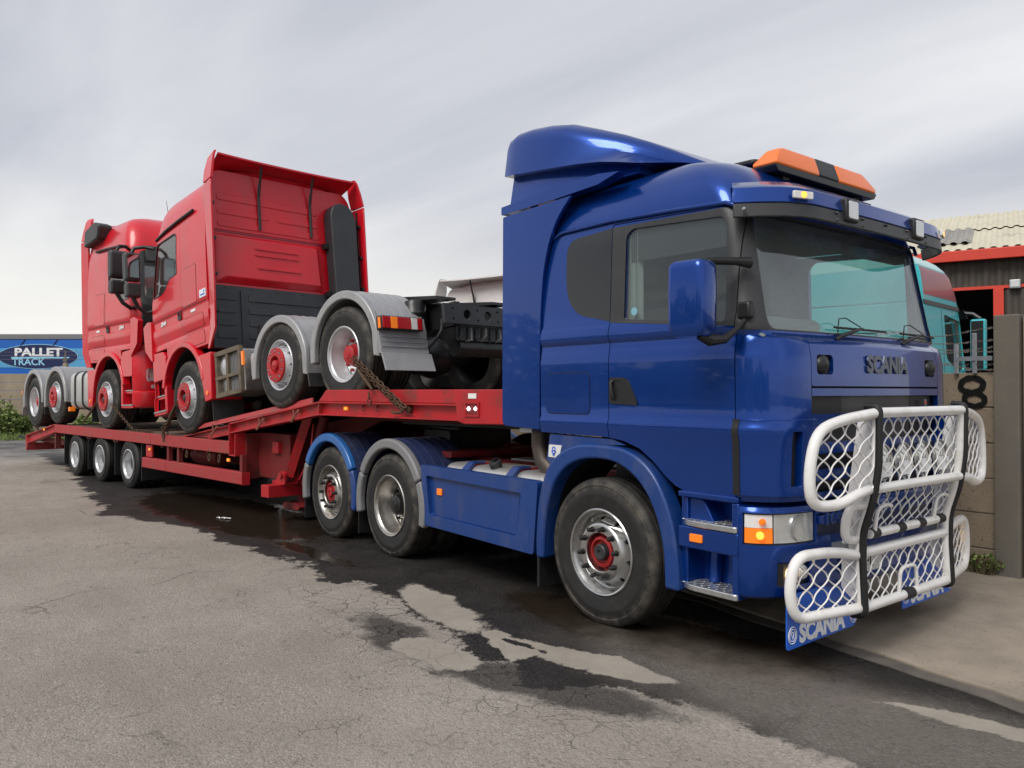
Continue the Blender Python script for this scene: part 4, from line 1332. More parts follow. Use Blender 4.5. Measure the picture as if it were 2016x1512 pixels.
POST = [(1.655, 1.515), (1.650, 1.20), (1.615, 0.985), (1.555, 0.80), (1.550, 0.63), (1.565, 0.335)]
bar = MB().tube([(XU(y), y, 1.512) for y in (-0.58, 0, 0.58)], rb, 14).build('bull_bar', 'white_tube', blue, 60)
MB().tube([(1.648, -0.58, 1.062), (1.648, 0.58, 1.062)], rb * 0.95, 14).build('cross_tube', 'white_tube', bar, 60)
MB().tube([(1.572, -0.50, 0.775), (1.572, 0.50, 0.775)], rb * 0.9, 14).build('cross_tube', 'white_tube', bar, 60)
MB().tube([(1.552, -0.58, 0.665), (1.552, 0.58, 0.665)], rb, 14).build('cross_tube', 'white_tube', bar, 60)
MB().tube([(1.565, -0.58, 0.338), (1.565, 0.58, 0.338)], rb, 14).build('cross_tube', 'white_tube', bar, 60)
for y in (-0.45, 0.45, -0.12, 0.16):
    MB().tube([(1.572, y - 0.045, 0.775), (1.572, y + 0.045, 0.775)], rb * 0.9 + 0.003, 14).build('grip_sleeve', 'black_rubber', bar, 60)
MB().tube([(1.566, -0.055, 0.338), (1.566, 0.055, 0.338)], rb + 0.006, 14).build('grip_sleeve', 'black_rubber', bar, 60)
MB().tube(tubep([(1.572, -0.125, 0.35), (1.572, -0.105, 0.515), (1.572, 0.105, 0.515), (1.572, 0.125, 0.35)], rad=0.06), 0.013, 10).build('plate_hoop', 'white_tube', bar, 60)
for y in (-0.40, 0.40):
    MB().tube(tubep([(1.585, y - 0.06, 0.79), (1.60, y - 0.05, 0.93), (1.60, y + 0.06, 0.945), (1.6, y + 0.12, 0.93)], rad=0.05), 0.013, 10).build('step_hoop', 'white_tube', bar, 60)
for s in (-1, 1):
    MB().tube(tubep([(x, s * 0.58, z) for x, z in POST], rad=0.08), rb, 14).build('upright', 'white_tube', bar, 60)
    st = MB()
    pth = [(1.60, s * 0.595, 1.552)] + [(x + 0.030, s * 0.595, z + (0.035 if i == 0 else (-0.03 if i == 5 else 0))) for i, (x, z) in enumerate(POST)] + [(1.51, s * 0.595, 0.297)]
    st.tube(tubep(pth, rad=0.05), 0.022, 10)
    st.build('rubber_strip', 'black_rubber', bar, 60)
    # plate behind the upright
    MB().prism(fil([(1.645, 1.47), (1.56, 1.47), (1.50, 1.05), (1.46, 0.80), (1.45, 0.45), (1.555, 0.36), (1.55, 0.64), (1.55, 0.80), (1.61, 0.99), (1.645, 1.2)], 0.02), s * 0.60 - 0.006, s * 0.60 + 0.006).build('side_plate', 'white_tube', bar, 40)
    MB().box(1.40, 1.50, s * 0.60 - 0.05, s * 0.60 + 0.05, 0.66, 0.72).build('mounting_bracket', 'galv', bar, 0)
    up = [(XU(0.58), 0.58, 1.512), (XU(0.88), 0.88, 1.478), (XU(1.10), 1.10, 1.42), (XU(1.165), 1.165, 1.20), (XU(1.15), 1.15, 1.00), (XU(0.92), 0.92, 0.99), (XU(0.76), 0.76, 1.045), (1.625, 0.585, 1.06)]
    MB().tube(tubep([(x, s * y, z) for x, y, z in up], rad=0.14), rb, 14).build('upper_wing', 'white_tube', bar, 60)
    lo = [(1.55, 0.585, 0.655), (XL(0.82), 0.82, 0.70), (XL(1.12), 1.12, 0.70), (XL(1.18), 1.18, 0.52), (XL(1.13), 1.13, 0.345), (1.565, 0.585, 0.345)]
    MB().tube(tubep([(x, s * y, z) for x, y, z in lo], rad=0.12), rb, 14).build('lower_wing', 'white_tube', bar, 60)
    ml = [(1.60, 0.585, 0.96), (1.565, 0.70, 0.96), (1.545, 0.725, 0.88), (1.53, 0.71, 0.76), (1.545, 0.585, 0.745)]
    MB().tube(tubep([(x, s * y, z) for x, y, z in ml], rad=0.07), rb * 0.85, 12).build('middle_loop', 'white_tube', bar, 60)


def lattice(inside, xfun, y0, y1, z0, z1, name, dy=0.122, dz=0.108):
    """expanded wire lattice: wavy wires meeting at the knots, clipped to a polygon"""
    mbl = MB()
    ny = int((y1 - y0) / dy) + 3
    nz_ = int((z1 - z0) / dz) + 3
    wires = []
    for i in range(-nz_, ny + nz_):
        for d in (1, -1):
            run = []
            steps = nz_ * 8
            for k in range(steps + 1):
                z = z0 + dz * k / 8.0
                ph = k / 8.0
                base_ = math.floor(ph)
                fr_ = ph - base_
                e = fr_ - 0.10 * math.sin(2 * PI * fr_) * 1.0
                y = y0 + dy * (i + d * (base_ + e))
                if inside(y, z):
                    run.append(Vector((xfun(y, z) + 0.004 * d, y, z)))
                else:
                    if len(run) > 2:
                        wires.append(run)
                    run = []
            if len(run) > 2:
                wires.append(run)
    for w_ in wires:
        mbl.tube(w_, 0.0052, 6)
    return mbl.build(name, 'white_tube', bar, 60)


def inpoly(poly):
    def f(y, z):
        c = False
        n = len(poly)
        for i in range(n):
            (a, b), (p, q) = poly[i], poly[i - 1]
            if (b > z) != (q > z) and y < (p - a) * (z - b) / (q - b) + a:
                c = not c
        return c
    return f


def xpost(z):
    return lerp_tab([(z_, x_) for x_, z_ in POST[::-1]], z) - 0.012


lattice(lambda y, z: abs(y) < 0.57 and 0.79 < z < 1.50, lambda y, z: xpost(z), -0.58, 0.58, 0.78, 1.51, 'wire_mesh')
lattice(lambda y, z: abs(y) < 0.57 and 0.35 < z < 0.655, lambda y, z: 1.556, -0.58, 0.58, 0.35, 0.66, 'wire_mesh')
for s in (-1, 1):
    pu = inpoly([(s * 0.585, 1.50), (s * 0.88, 1.465), (s * 1.07, 1.41), (s * 1.145, 1.20), (s * 1.12, 1.03), (s * 0.93, 1.0), (s * 0.76, 1.045), (s * 0.585, 1.05)])
    lattice(pu, lambda y, z: XU(y) - 0.008, -1.22 if s < 0 else 0.56, -0.56 if s < 0 else 1.22, 0.98, 1.51, 'wire_mesh')
    plo = inpoly([(s * 0.585, 0.66), (s * 0.82, 0.69), (s * 1.09, 0.69), (s * 1.16, 0.52), (s * 1.10, 0.36), (s * 0.585, 0.36)])
    lattice(plo, lambda y, z: XL(y) - 0.002, -1.22 if s < 0 else 0.56, -0.56 if s < 0 else 1.22, 0.34, 0.70, 'wire_mesh')
    pm = inpoly([(s * 0.585, 0.95), (s * 0.69, 0.95), (s * 0.71, 0.88), (s * 0.70, 0.77), (s * 0.585, 0.755)])
    lattice(pm, lambda y, z: xpost(z) - 0.16 * (abs(y) - 0.58), -0.76 if s < 0 else 0.56, -0.56 if s < 0 else 0.76, 0.74, 0.96, 'wire_mesh')
# four spot lamps on the middle tube
for y in (-0.39, -0.13, 0.13, 0.39):
    sp = MB().lathe([(0.0, 0.10), (0.05, 0.09), (0.095, 0.05), (0.112, 0.0), (0.115, -0.008), (0.11, -0.014), (0.102, -0.008)], 28, M=Matrix.Translation((1.60, y, 1.205)) @ Matrix.Rotation(PI / 2, 4, 'Z')).build('spot_lamp', 'polished', blue, 50)
    MB().lathe([(0.0, -0.022), (0.04, -0.019), (0.075, -0.012), (0.103, -0.004)], 28, M=Matrix.Translation((1.60, y, 1.205)) @ Matrix.Rotation(PI / 2, 4, 'Z')).build('lens', 'lamp_glass', sp, 50)
    MB().prism(fil([(y - 0.07, 1.118), (y + 0.07, 1.118), (y + 0.098, 1.205), (y - 0.098, 1.205)], 0.03), 1.622, 1.626, 'x').build('lens_glint', 'letter_white', sp)  # white plate stands in for the bright reflection in the lower lens
    MB().tube([(1.60, y, 1.10), (1.62, y, 1.075)], 0.012, 8).build('bracket', 'galv', sp)

# ================================================================== LOW LOADER TRAILER (origin at the kingpin, forward +x)
TM = Matrix.Translation(TK) @ Matrix.Rotation(PHI, 4, 'Z')
trl = empty('low_loader_trailer', TM)
tag(trl, 'long red step-frame low loader trailer carrying two red tractor units', 'trailer')
GZ = 0.055   # ground level under the trailer axles


def I_beam(name, top, bot, y0, y1, s, m, par, web_in=0.06, fl=0.016):
    """side channel: two flanges and a recessed web between polylines top/bot (x,z)"""
    mb = MB()
    for (xa, za), (xb, zb) in zip(top, top[1:]):
        ya, yb = sorted((s * y0, s * y1))
        mb.hexa([(xa, ya, za - fl), (xb, ya, zb - fl), (xb, yb, zb - fl), (xa, yb, za - fl), (xa, ya, za), (xb, ya, zb), (xb, yb, zb), (xa, yb, za)])
    for (xa, za), (xb, zb) in zip(bot, bot[1:]):
        ya, yb = sorted((s * y0, s * y1))
        mb.hexa([(xa, ya, za), (xb, ya, zb), (xb, yb, zb), (xa, yb, za), (xa, ya, za + fl), (xb, ya, zb + fl), (xb, yb, zb + fl), (xa, yb, za + fl)])
    ya, yb = sorted((s * (y1 - web_in), s * (y1 - web_in - 0.02)))
    for i in range(len(top) - 1):
        (xa, za), (xb, zb), (xc, zc_), (xd, zd) = top[i], top[i + 1], bot[i], bot[i + 1]
        mb.hexa([(xc, ya, zc_ + fl), (xd, ya, zd + fl), (xd, yb, zd + fl), (xc, yb, zc_ + fl), (xa, ya, za - fl), (xb, ya, zb - fl), (xb, yb, zb - fl), (xa, yb, za - fl)])
    return mb.build(name, m, par, 30)


# main deck
dk = MB().box(-10.90, -3.30, -1.19, 1.19, 0.90, 0.965).build('deck', 'deck', trl, 0)
for k in range(9):
    x0 = -10.88 + k * 0.84
    MB().box(x0, x0 + 0.825, -1.185, 1.185, 0.966, 0.974).build('deck_plate', 'deck', dk, 0)
for s in (-1, 1):
    def Y(a, b):
        return (s * a, s * b) if s > 0 else (s * b, s * a)
    for x0, x1 in ((-10.92, -5.955), (-5.945, -3.275)):
        MB().box(x0, x1, *Y(1.195, 1.25), 0.82, 0.982).build('side_rail', 'trailer_red_faded' if s < 0 else 'trailer_red_faded', trl, 0, bevel=0.006)
    # lower side guard
    MB().box(-6.30, -5.385, *Y(1.15, 1.25), 0.445, 0.60).build('side_guard', 'trailer_red_faded', trl, 0, bevel=0.008)
    MB().box(-5.375, -2.91, *Y(1.15, 1.25), 0.445, 0.60).build('side_guard', 'trailer_red_faded', trl, 0, bevel=0.008)
    MB().box(-2.912, -2.905, *Y(1.145, 1.255), 0.44, 0.605).build('guard_end', 'trailer_red', trl, 0)
    for x in (-5.35, -4.98, -3.0):
        MB().box(x - 0.035, x + 0.035, *Y(1.16, 1.22), 0.60, 0.82).build('guard_post', 'trailer_under', trl, 0)
    MB().box(-6.22, -5.98, *Y(1.19, 1.215), 0.615, 0.80).build('lamp_plate', 'trailer_red', trl, 0, bevel=0.004)
    # step post between deck and neck
    MB().box(-3.275, -3.262, *Y(1.10, 1.255), 0.80, 1.225).box(-3.262, -3.11, *Y(1.10, 1.13), 0.80, 1.10).box(-3.262, -3.10, *Y(1.10, 1.255), 0.80, 0.815).box(-3.115, -3.10, *Y(1.10, 1.252), 0.815, 1.09).build('step_post', 'trailer_red', trl, 0)
    # sloping channel and neck channel
    I_beam('slope_channel', [(-3.262, 1.225), (-1.10, 1.525)], [(-3.262, 1.09), (-1.10, 1.375)], 1.10, 1.25, s, 'trailer_red', trl)
    I_beam('slope_toe', [(-4.95, 0.985), (-3.277, 1.222)], [(-4.10, 0.976), (-3.277, 1.088)], 1.05, 1.16, s, 'trailer_red', trl, 0.05)
    I_beam('neck_channel', [(-1.10, 1.525), (1.33, 1.525)], [(-1.10, 1.375), (1.33, 1.372)], 1.10, 1.25, s, 'trailer_red', trl)
    MB().box(-1.108, -1.092, *Y(1.17, 1.248), 1.39, 1.51).build('stiffener', 'trailer_red', trl, 0)
    # wheel guide plate on the slope
    gp = MB()
    gp.hexa([(-4.37, s * 1.20, 1.105), (-1.32, s * 1.20, 1.500), (-1.32, s * 1.175, 1.500), (-4.37, s * 1.175, 1.105), (-4.28, s * 1.15, 1.185), (-1.40, s * 1.15, 1.565), (-1.40, s * 1.125, 1.565), (-4.28, s * 1.125, 1.185)])
    gp.build('guide_plate', 'trailer_red_faded', trl, 0, bevel=0.004)
    # rave along the neck
    MB().prism([(-1.12, 1.528), (-0.96, 1.655), (1.20, 1.655), (1.26, 1.528)], *Y(1.19, 1.235)).build('neck_rave', 'trailer_red', trl, 0, bevel=0.006)
    MB().prism([(1.24, 1.37), (1.34, 1.345), (2.0, 1.36), (2.0, 1.655), (1.205, 1.655)], *Y(1.18, 1.248)).build('neck_nose', 'trailer_red', trl, 0, bevel=0.008)
    # lamp recess with two white leds
    lbx = MB().prism(rect(1.355, 1.545, 1.415, 1.545), *Y(1.248, 1.262), holes=[rect(1.37, 1.53, 1.43, 1.53)]).build('lamp_box', 'trailer_red', trl, 0)
    MB().prism(rect(1.37, 1.53, 1.43, 1.53), *Y(1.246, 1.2505)).build('lamp_back', 'trailer_under', lbx, 0)
    for x in (1.405, 1.495):
        MB().lathe([(0, -0.008), (0.012, -0.006), (0.016, 0.0), (0.016, 0.01)], 10, M=Matrix.Translation((x, s * 1.252, 1.485)) @ (Matrix.Rotation(PI, 4, 'Z') if s > 0 else Matrix.Identity(4))).build('led', 'led_white', lbx)
    MB().prism(rect(1.40, 1.505, 1.575, 1.62), *Y(1.248, 1.253)).build('reflector', 'reflector_white', trl, 0)
    # side marker lamps
    for x, z, yy in ((-0.63, 1.455, 1.20), (-6.06, 0.735, 1.224), (-3.36, 0.735, 1.224), (-11.6, 0.855, 1.262)):
        ml_ = MB().prism(rect(x - 0.045, x + 0.045, z - 0.022, z + 0.022, 0.012), *Y(yy - 0.012, yy)).build('side_marker', 'amber', trl, 0)
        MB().prism(circ(x, z, 0.014, 8), *Y(yy - 0.005, yy + 0.003)).build('bulb', 'amber_lit', ml_)
    MB().prism(circ(-1.2, 1.45, 0.038, 14), *Y(1.185, 1.20)).build('round_plate', 'trailer_red_faded', trl, 0)
    # shackles on deck rail and slope
    for x in (-4.66, -3.92, -3.62):
        MB().tube([(x, s * 1.222, 0.83), (x, s * 1.222, 0.775)], 0.008, 6).tube([(x + 0.028 * math.cos(a), s * (1.222 + 0.004), 0.735 + 0.048 * math.sin(a)) for a in [k * PI / 7 for k in range(14)]], 0.010, 6, closed=True).build('shackle', 'rust_chain', trl)
    for x, z in ((-3.75, 1.10), (-2.45, 1.24), (-1.62, 1.36)):
        MB().tube([(x - 0.05, s * 1.235, z + 0.09), (x - 0.03, s * 1.235, z + 0.0), (x - 0.07, s * 1.262, z - 0.07), (x - 0.03, s * 1.268, z - 0.075), (x + 0.05, s * 1.24, z + 0.045)], 0.011, 6).lathe([(0, -0.012), (0.02, -0.01), (0.02, 0.02)], 8, M=Matrix.Translation((x + 0.06, s * 1.23, z + 0.05))).build('shackle', 'shackle', trl)
    for x in (-0.30, -0.05, -2.85, -2.05):
        z = 1.46 if x > -1 else 1.245 + (x + 3.26) * 0.139 + 0.0 - 0.05
        MB().tube([(x, s * 1.19, z + 0.03), (x + 0.012, s * 1.225, z + 0.01), (x + 0.03, s * 1.22, z - 0.03)], 0.009, 6).build('hook', 'trailer_under' if x > -1 else 'trailer_red', trl)
    hx = MB().tube([(0.46, s * 1.19, 1.50), (0.47, s * 1.25, 1.47), (0.45, s * 1.27, 1.435), (0.36, s * 1.285, 1.425), (0.30, s * 1.28, 1.445)], 0.014, 8)
    hx.lathe([(0, -0.03), (0.035, -0.028), (0.035, 0.03)], 12, M=Matrix.Translation((0.50, s * 1.205, 1.46)))
    hx.build('chain_hook', 'rust_chain', trl)
    # tail: sloping channel
    I_beam('tail_channel', [(-10.92, 0.985), (-13.0, 0.685)], [(-10.92, 0.825), (-12.96, 0.50)], 1.12, 1.25, s, 'trailer_red', trl, 0.05)
    MB().prism([(-13.01, 0.685), (-12.96, 0.685), (-12.86, 0.50), (-12.92, 0.36), (-12.97, 0.36)], *Y(1.10, 1.252)).build('tail_plate', 'trailer_red_faded', trl, 0)
    MB().box(-12.6, -10.9, *Y(1.0, 1.06), 0.56, 0.66).build('tail_rail', 'trailer_under', trl, 0)
    MB().box(-11.0, -10.93, *Y(1.12, 1.22), 0.50, 0.83).build('tail_post', 'trailer_under', trl, 0)
    # axles and wheels
    for i, x in enumerate((-6.95, -8.32, -9.70)):
        wheel(trl, 'trailer', (x, s * 1.235, GZ + 0.392), s, 0.40, 0.25, 0.238, 'silver_paint', 'grey_black', nut_m='grey_black', rot=0.3 * i)
        wheel(trl, 'trailer', (x, s * 0.95, GZ + 0.392), s, 0.40, 0.25, 0.238, inner=True)
    for x in (-7.62, -9.0, -10.4, -6.42):
        MB().box(x - 0.012, x + 0.012, *Y(0.66, 1.21), 0.22, 0.80).build('mud_flap', 'black_rubber', trl, 0)
    # spring hangers
    for x in (-7.63, -9.01):
        MB().box(x - 0.11, x + 0.11, *Y(1.0, 1.2), 0.775, 0.82).build('spring_hanger', 'trailer_under', trl, 0)
    # main frame beam
    MB().box(-12.5, -3.0, *Y(0.42, 0.52), 0.55, 0.90).build('main_beam', 'trailer_under', trl, 0)
    # neck lower beams, rams and support legs
    MB().prism([(-3.1, 0.50), (-1.9, 0.50), (-1.6, 1.05), (-0.9, 1.30), (1.9, 1.30), (1.9, 1.40), (-1.0, 1.40), (-3.1, 1.08)], *Y(0.46, 0.54)).build('neck_beam', 'trailer_under', trl, 0)
    # (front support legs: crossbeam end, bracket, slanted arm and ram)
    MB().box(-2.47, -2.28, *Y(0.35, 1.22), 0.335, 0.485).build('leg_crossbeam', 'trailer_red', trl, 0, bevel=0.006)
    MB().prism(fil([(-2.47, 0.487), (-2.20, 0.487), (-2.20, 0.62), (-2.27, 0.66), (-2.33, 0.62)], 0.02), *Y(1.02, 1.05)).prism(fil([(-2.47, 0.487), (-2.20, 0.487), (-2.20, 0.62), (-2.27, 0.66), (-2.33, 0.62)], 0.02), *Y(0.85, 0.88)).tube([(-2.27, s * 1.08, 0.60), (-2.27, s * 0.82, 0.60)], 0.04, 12).build('leg_bracket', 'trailer_red', trl, 30)
    MB().tube([(-2.25, s * 0.95, 0.60), (-1.85, s * 0.92, 1.36)], 0.075, 4).build('support_arm', 'trailer_red', trl, 0)
    MB().tube([(-2.05, s * 0.78, 0.58), (-1.72, s * 0.78, 1.34)], 0.065, 14).tube([(-2.10, s * 0.78, 0.48), (-2.05, s * 0.78, 0.58)], 0.09, 12).build('hydraulic_ram', 'trailer_under', trl, 40)
    MB().tube([(-1.78, s * 0.9, 1.25), (-1.70, s * 0.98, 0.95), (-1.80, s * 1.0, 0.72), (-2.02, s * 0.95, 0.56)], 0.012, 6).build('hydraulic_hose', 'trailer_red', trl)
    MB().tube([(-2.35, s * 0.72, 0.335), (-2.35, s * 0.72, 0.22)], 0.06, 12).prism(fil([(-2.52, 0.16), (-2.18, 0.16), (-2.14, 0.20), (-2.22, 0.245), (-2.48, 0.245), (-2.56, 0.20)], 0.02), *Y(0.58, 0.88)).build('support_foot', 'trailer_under', trl, 30)
for z0, z1, x0, x1 in ((0.50, 1.09, -3.09, -3.05),):
    MB().box(x0, x1, -1.12, 1.12, z0, z1).build('front_bulkhead', 'trailer_under', trl, 0)
MB().box(-3.05, -2.25, -0.95, 0.95, 0.52, 1.10).build('equipment_box', 'trailer_under', trl, 0, bevel=0.01)
MB().box(-2.60, -2.45, -1.0, -0.95, 0.86, 1.0).build('box_plate', 'trailer_red', trl, 0)
MB().box(-2.6, -2.25, -1.0, 1.0, 0.475, 0.515).build('box_sill', 'trailer_red', trl, 0)
# slope deck and neck deck
MB().hexa([(-4.95, -1.04, 0.976), (-1.12, -1.04, 1.47), (-1.12, 1.04, 1.47), (-4.95, 1.04, 0.976), (-4.95, -1.04, 0.99), (-1.12, -1.04, 1.52), (-1.12, 1.04, 1.52), (-4.95, 1.04, 0.99)]).build('slope_deck', 'deck', trl, 0)
MB().box(-1.12, 1.95, -1.09, 1.09, 1.46, 1.522).build('neck_deck', 'deck', trl, 0)
MB().box(1.95, 2.02, -1.245, 1.245, 1.36, 1.66).build('headboard', 'trailer_red', trl, 0, bevel=0.01)
MB().box(-0.6, 1.5, -0.46, 0.46, 1.268, 1.30).tube([(0, 0, 1.20), (0, 0, 1.30)], 0.045, 12).build('kingpin_plate', 'chassis_black', trl, 0)
MB().hexa([(-13.0, -1.10, 0.62), (-10.9, -1.10, 0.92), (-10.9, 1.10, 0.92), (-13.0, 1.10, 0.62), (-13.0, -1.10, 0.67), (-10.9, -1.10, 0.972), (-10.9, 1.10, 0.972), (-13.0, 1.10, 0.67)]).build('tail_deck', 'deck', trl, 0)
MB().box(-12.98, -12.9, -1.1, 1.1, 0.36, 0.52).build('tail_beam', 'trailer_red_faded', trl, 0)
MB().tube([(-12.95, -1.15, 0.50), (-13.15, -1.2, 0.60), (-13.35, -1.24, 0.635), (-13.42, -1.26, 0.65)], [0.03, 0.03, 0.024, 0.035], 8).build('marker_stalk', 'black_rubber', trl)
MB().box(-13.35, -12.95, -1.3, -1.25, 0.585, 0.60).build('stalk_bracket', 'trailer_under', trl, 0) if False else None
for x in (-6.95, -8.32, -9.70):
    MB().tube([(x, -0.95, GZ + 0.40), (x, 0.95, GZ + 0.40)], 0.06, 12).box(x - 0.5, x + 0.5, -0.62, -0.54, 0.50, 0.58).box(x - 0.5, x + 0.5, 0.54, 0.62, 0.50, 0.58).build('trailer_axle', 'chassis_black', trl, 40)
# crossmembers under the deck
for k in range(8):
    x = -6.1 + k * 0.4
    MB().box(x, x + 0.06, -1.19, 1.19, 0.78, 0.90).build('crossmember', 'trailer_under', trl, 0)
MB().lathe([(0.0, -0.45), (0.13, -0.42), (0.15, -0.36), (0.15, 0.36), (0.13, 0.42), (0, 0.45)], 20, M=Matrix.Translation((-4.7, -0.85, 0.70)) @ Matrix.Rotation(PI / 2, 4, 'Z')).build('air_tank', 'trailer_under', trl, 40)

# ================================================================== RED TRACTOR UNITS (front axle at origin, forward +x)
acab = CabForm(
    zs=[1.18, 1.26, 1.34, 1.40, 1.42, 1.45, 1.52, 1.60, 1.63, 1.645, 1.66, 1.75, 1.78, 1.795, 1.9, 2.0, 2.08, 2.12, 2.16, 2.25, 2.4, 2.6, 2.8, 2.95, 3.0, 3.06, 3.12, 3.2, 3.3, 3.4, 3.47, 3.53, 3.58, 3.625, 3.665, 3.70, 3.725, 3.745],
    w=[(1.18, 1.215), (1.40, 1.225), (1.42, 1.215), (1.45, 1.218), (1.52, 1.235), (1.60, 1.24), (1.645, 1.238), (1.66, 1.226), (1.75, 1.228), (1.78, 1.232), (1.795, 1.24), (2.0, 1.242), (2.6, 1.232), (3.0, 1.215), (3.12, 1.20), (3.3, 1.17), (3.4, 1.142), (3.47, 1.112), (3.53, 1.07), (3.58, 1.02), (3.625, 0.94), (3.665, 0.84), (3.70, 0.72), (3.725, 0.56), (3.745, 0.38)],
    xf=[(1.18, 1.43), (1.60, 1.43), (1.66, 1.415), (2.08, 1.405), (2.16, 1.375), (2.95, 1.165), (3.0, 1.16), (3.12, 1.13), (3.2, 1.09), (3.3, 1.04), (3.4, 0.97), (3.47, 0.90), (3.53, 0.83), (3.58, 0.75), (3.625, 0.65), (3.665, 0.52), (3.70, 0.36), (3.725, 0.16), (3.745, -0.1)],
    rcx=[(1.18, 0.24), (2.0, 0.24), (3.2, 0.22), (3.65, 0.2)], rcy=[(1.18, 0.30), (2.0, 0.30), (3.2, 0.28), (3.65, 0.2)],
    bulge=[(1.18, 0.10), (3.1, 0.10), (3.4, 0.08), (3.65, 0.04)], xr=[(1.18, -0.84), (3.3, -0.84), (3.745, -0.78)], ztop=3.60)


def make_actros():
    t = empty('tractor_unit')
    ash = acab.shell(0.0, -0.035)
    arch = prism([(-0.40, 0.6)] + [(x, z) for x, z in arc(0.12, 0.60, 0.66, 150, 10, 14)] + [(0.70, 0.6)], -2, 2)
    frontcut = boxm(0.66, 2.0, -2, 2, 0.9, 1.335)
    ash = boolean(ash, [arch, frontcut], 'DIFFERENCE')
    DP = lambda g: fil([(0.02 + g, 1.0), (1.115 - g, 1.0), (1.115 - g, 2.15), (0.925 - g, 3.05 - g), (0.02 + g, 3.10 - g)], [0, 0, 0.02, 0.05, 0.03])
    WIN = fil([(0.16, 2.36), (0.42, 2.345), (0.60, 2.21), (0.72, 2.17), (1.035, 2.165), (0.885, 2.93), (0.84, 2.965), (0.22, 2.975), (0.16, 2.93)], [0.04, 0.05, 0.05, 0.05, 0.02, 0.04, 0.03, 0.05, 0.03])
    WSA = fil([(-1.06, 2.16), (1.06, 2.16), (1.00, 2.90), (-1.00, 2.90)], 0.08)
    wsc = prism(WSA, 0.75, 2.2, 'x')
    b = boolean(ash, [prism(DP(0), -1.6, -1.0), prism(DP(0), 1.0, 1.6), wsc], 'DIFFERENCE')
    cabo = put('cab_body', b, 'red_paint', t, 30)
    put('windscreen', boolean(acab.shell(-0.012, -0.017), [wsc], 'INTERSECT'), 'windscreen_glass', t, 30)
    fr = boolean(acab.shell(0.004, -0.01), [prism(fil([(-1.13, 2.05), (1.13, 2.05), (1.07, 2.99), (-1.07, 2.99)], 0.1), 1.0, 2.2, 'x', holes=[WSA])], 'INTERSECT')
    put('windscreen_frame', fr, 'grey_black', t, 30)
    MB().box(0.98, 1.10, -0.98, 0.98, 2.80, 2.96).build('header_shelf', 'interior_dark', t, 0)
    vsr = []
    for k in range(13):
        y = -1.0 + 2.0 * k / 12
        x = 1.27 - 0.10 * (y / 0.94) ** 2
        vsr.append([(x + 0.015, y, 2.80), (x + 0.04, y, 2.80), (x - 0.03, y, 3.06), (x - 0.055, y, 3.06)])
    MB().loft(vsr).build('sun_visor', 'grey_black', t, 35, bevel=0.006)
    MB().prism(fil([(0.95, 1.45), (1.30, 1.45), (1.32, 2.08), (1.05, 2.14), (0.9, 2.0)], 0.05), -1.12, 1.12).build('dashboard', 'interior_dark', t, 40)
    MB().box(-0.80, 1.30, -1.15, 1.15, 1.40, 1.44).box(-0.79, -0.74, -1.15, 1.15, 1.44, 3.4).build('cab_floor', 'interior_dark', t, 0)
    for s in (-1, 1):
        def Y(a, b_):
            return (s * a, s * b_) if s > 0 else (s * b_, s * a)
        a_, b_ = Y(1.0, 1.6)
        d = boolean(boolean(ash, [prism(DP(0.005), a_, b_)], 'INTERSECT'), [prism(WIN, a_, b_)], 'DIFFERENCE')
        dr = put('door', d, 'red_paint', t, 30)
        put('window_glass', boolean(acab.shell(-0.010, -0.014), [prism(WIN, a_, b_)], 'INTERSECT'), 'side_glass', dr, 30)
        sealo = [((x - 0.55) * 1.035 + 0.55, (z - 2.57) * 1.04 + 2.57) for x, z in WIN]
        put('window_seal', boolean(acab.shell(0.004, -0.01), [prism(sealo, a_, b_, holes=[WIN])], 'INTERSECT'), 'black_plastic', dr, 30)
        MB().prism(fil([(0.06, 1.665), (0.17, 1.665), (0.17, 1.79), (0.06, 1.79)], 0.015), *Y(1.222, 1.243), holes=[fil([(0.075, 1.725), (0.155, 1.725), (0.155, 1.775), (0.075, 1.775)], 0.01)]).build('handle', 'black_plastic', dr, 35)
        MB().prism(fil([(0.075, 1.68), (0.155, 1.68), (0.155, 1.78), (0.075, 1.78)], 0.01), *Y(1.20, 1.228)).build('handle_recess', 'grille_black', dr, 35)
        text('model_number', '2544', 0.085, 'letter_white', dr, frame((0.72, s * 1.2335, 1.71), (-s, 0, 0), (0, 0, 1)), 0.004, 0.003, shear=0.3, sx=1.1)
        MB().prism(rect(-0.42, -0.27, 1.70, 1.735), *Y(1.228, 1.236)).build('badge', 'letter_white', t, 0)
        # black drip rail over door
        MB().tube([(0.90, s * 1.215, 3.05), (0.5, s * 1.222, 3.10), (0.0, s * 1.222, 3.13), (-0.46, s * 1.218, 3.145)], 0.022, 8).build('drip_rail', 'black_plastic', t, 60)
        # pressed panels on the sleeper side
        for x0, x1, z0, z1 in ((-0.50, -0.03, 1.82, 2.36), (-0.68, -0.04, 1.45, 1.63), (-0.66, -0.06, 1.22, 1.395)):
            put('side_panel', boolean(acab.shell(0.004, -0.02), [prism(rect(x0, x1, z0, z1, 0.04), a_, b_)], 'INTERSECT'), 'red_paint', t, 30)
            put('panel_gap', boolean(acab.shell(0.0012, -0.02), [prism(rect(x0 - 0.007, x1 + 0.007, z0 - 0.007, z1 + 0.007, 0.045), a_, b_, holes=[rect(x0, x1, z0, z1, 0.04)])], 'INTERSECT'), 'grille_black', t, 30)
        put('belt_gap', boolean(acab.shell(0.0015, -0.02), [prism(rect(-0.80, 1.14, 1.785, 1.795), a_, b_)], 'INTERSECT'), 'maroon_paint', t, 30)
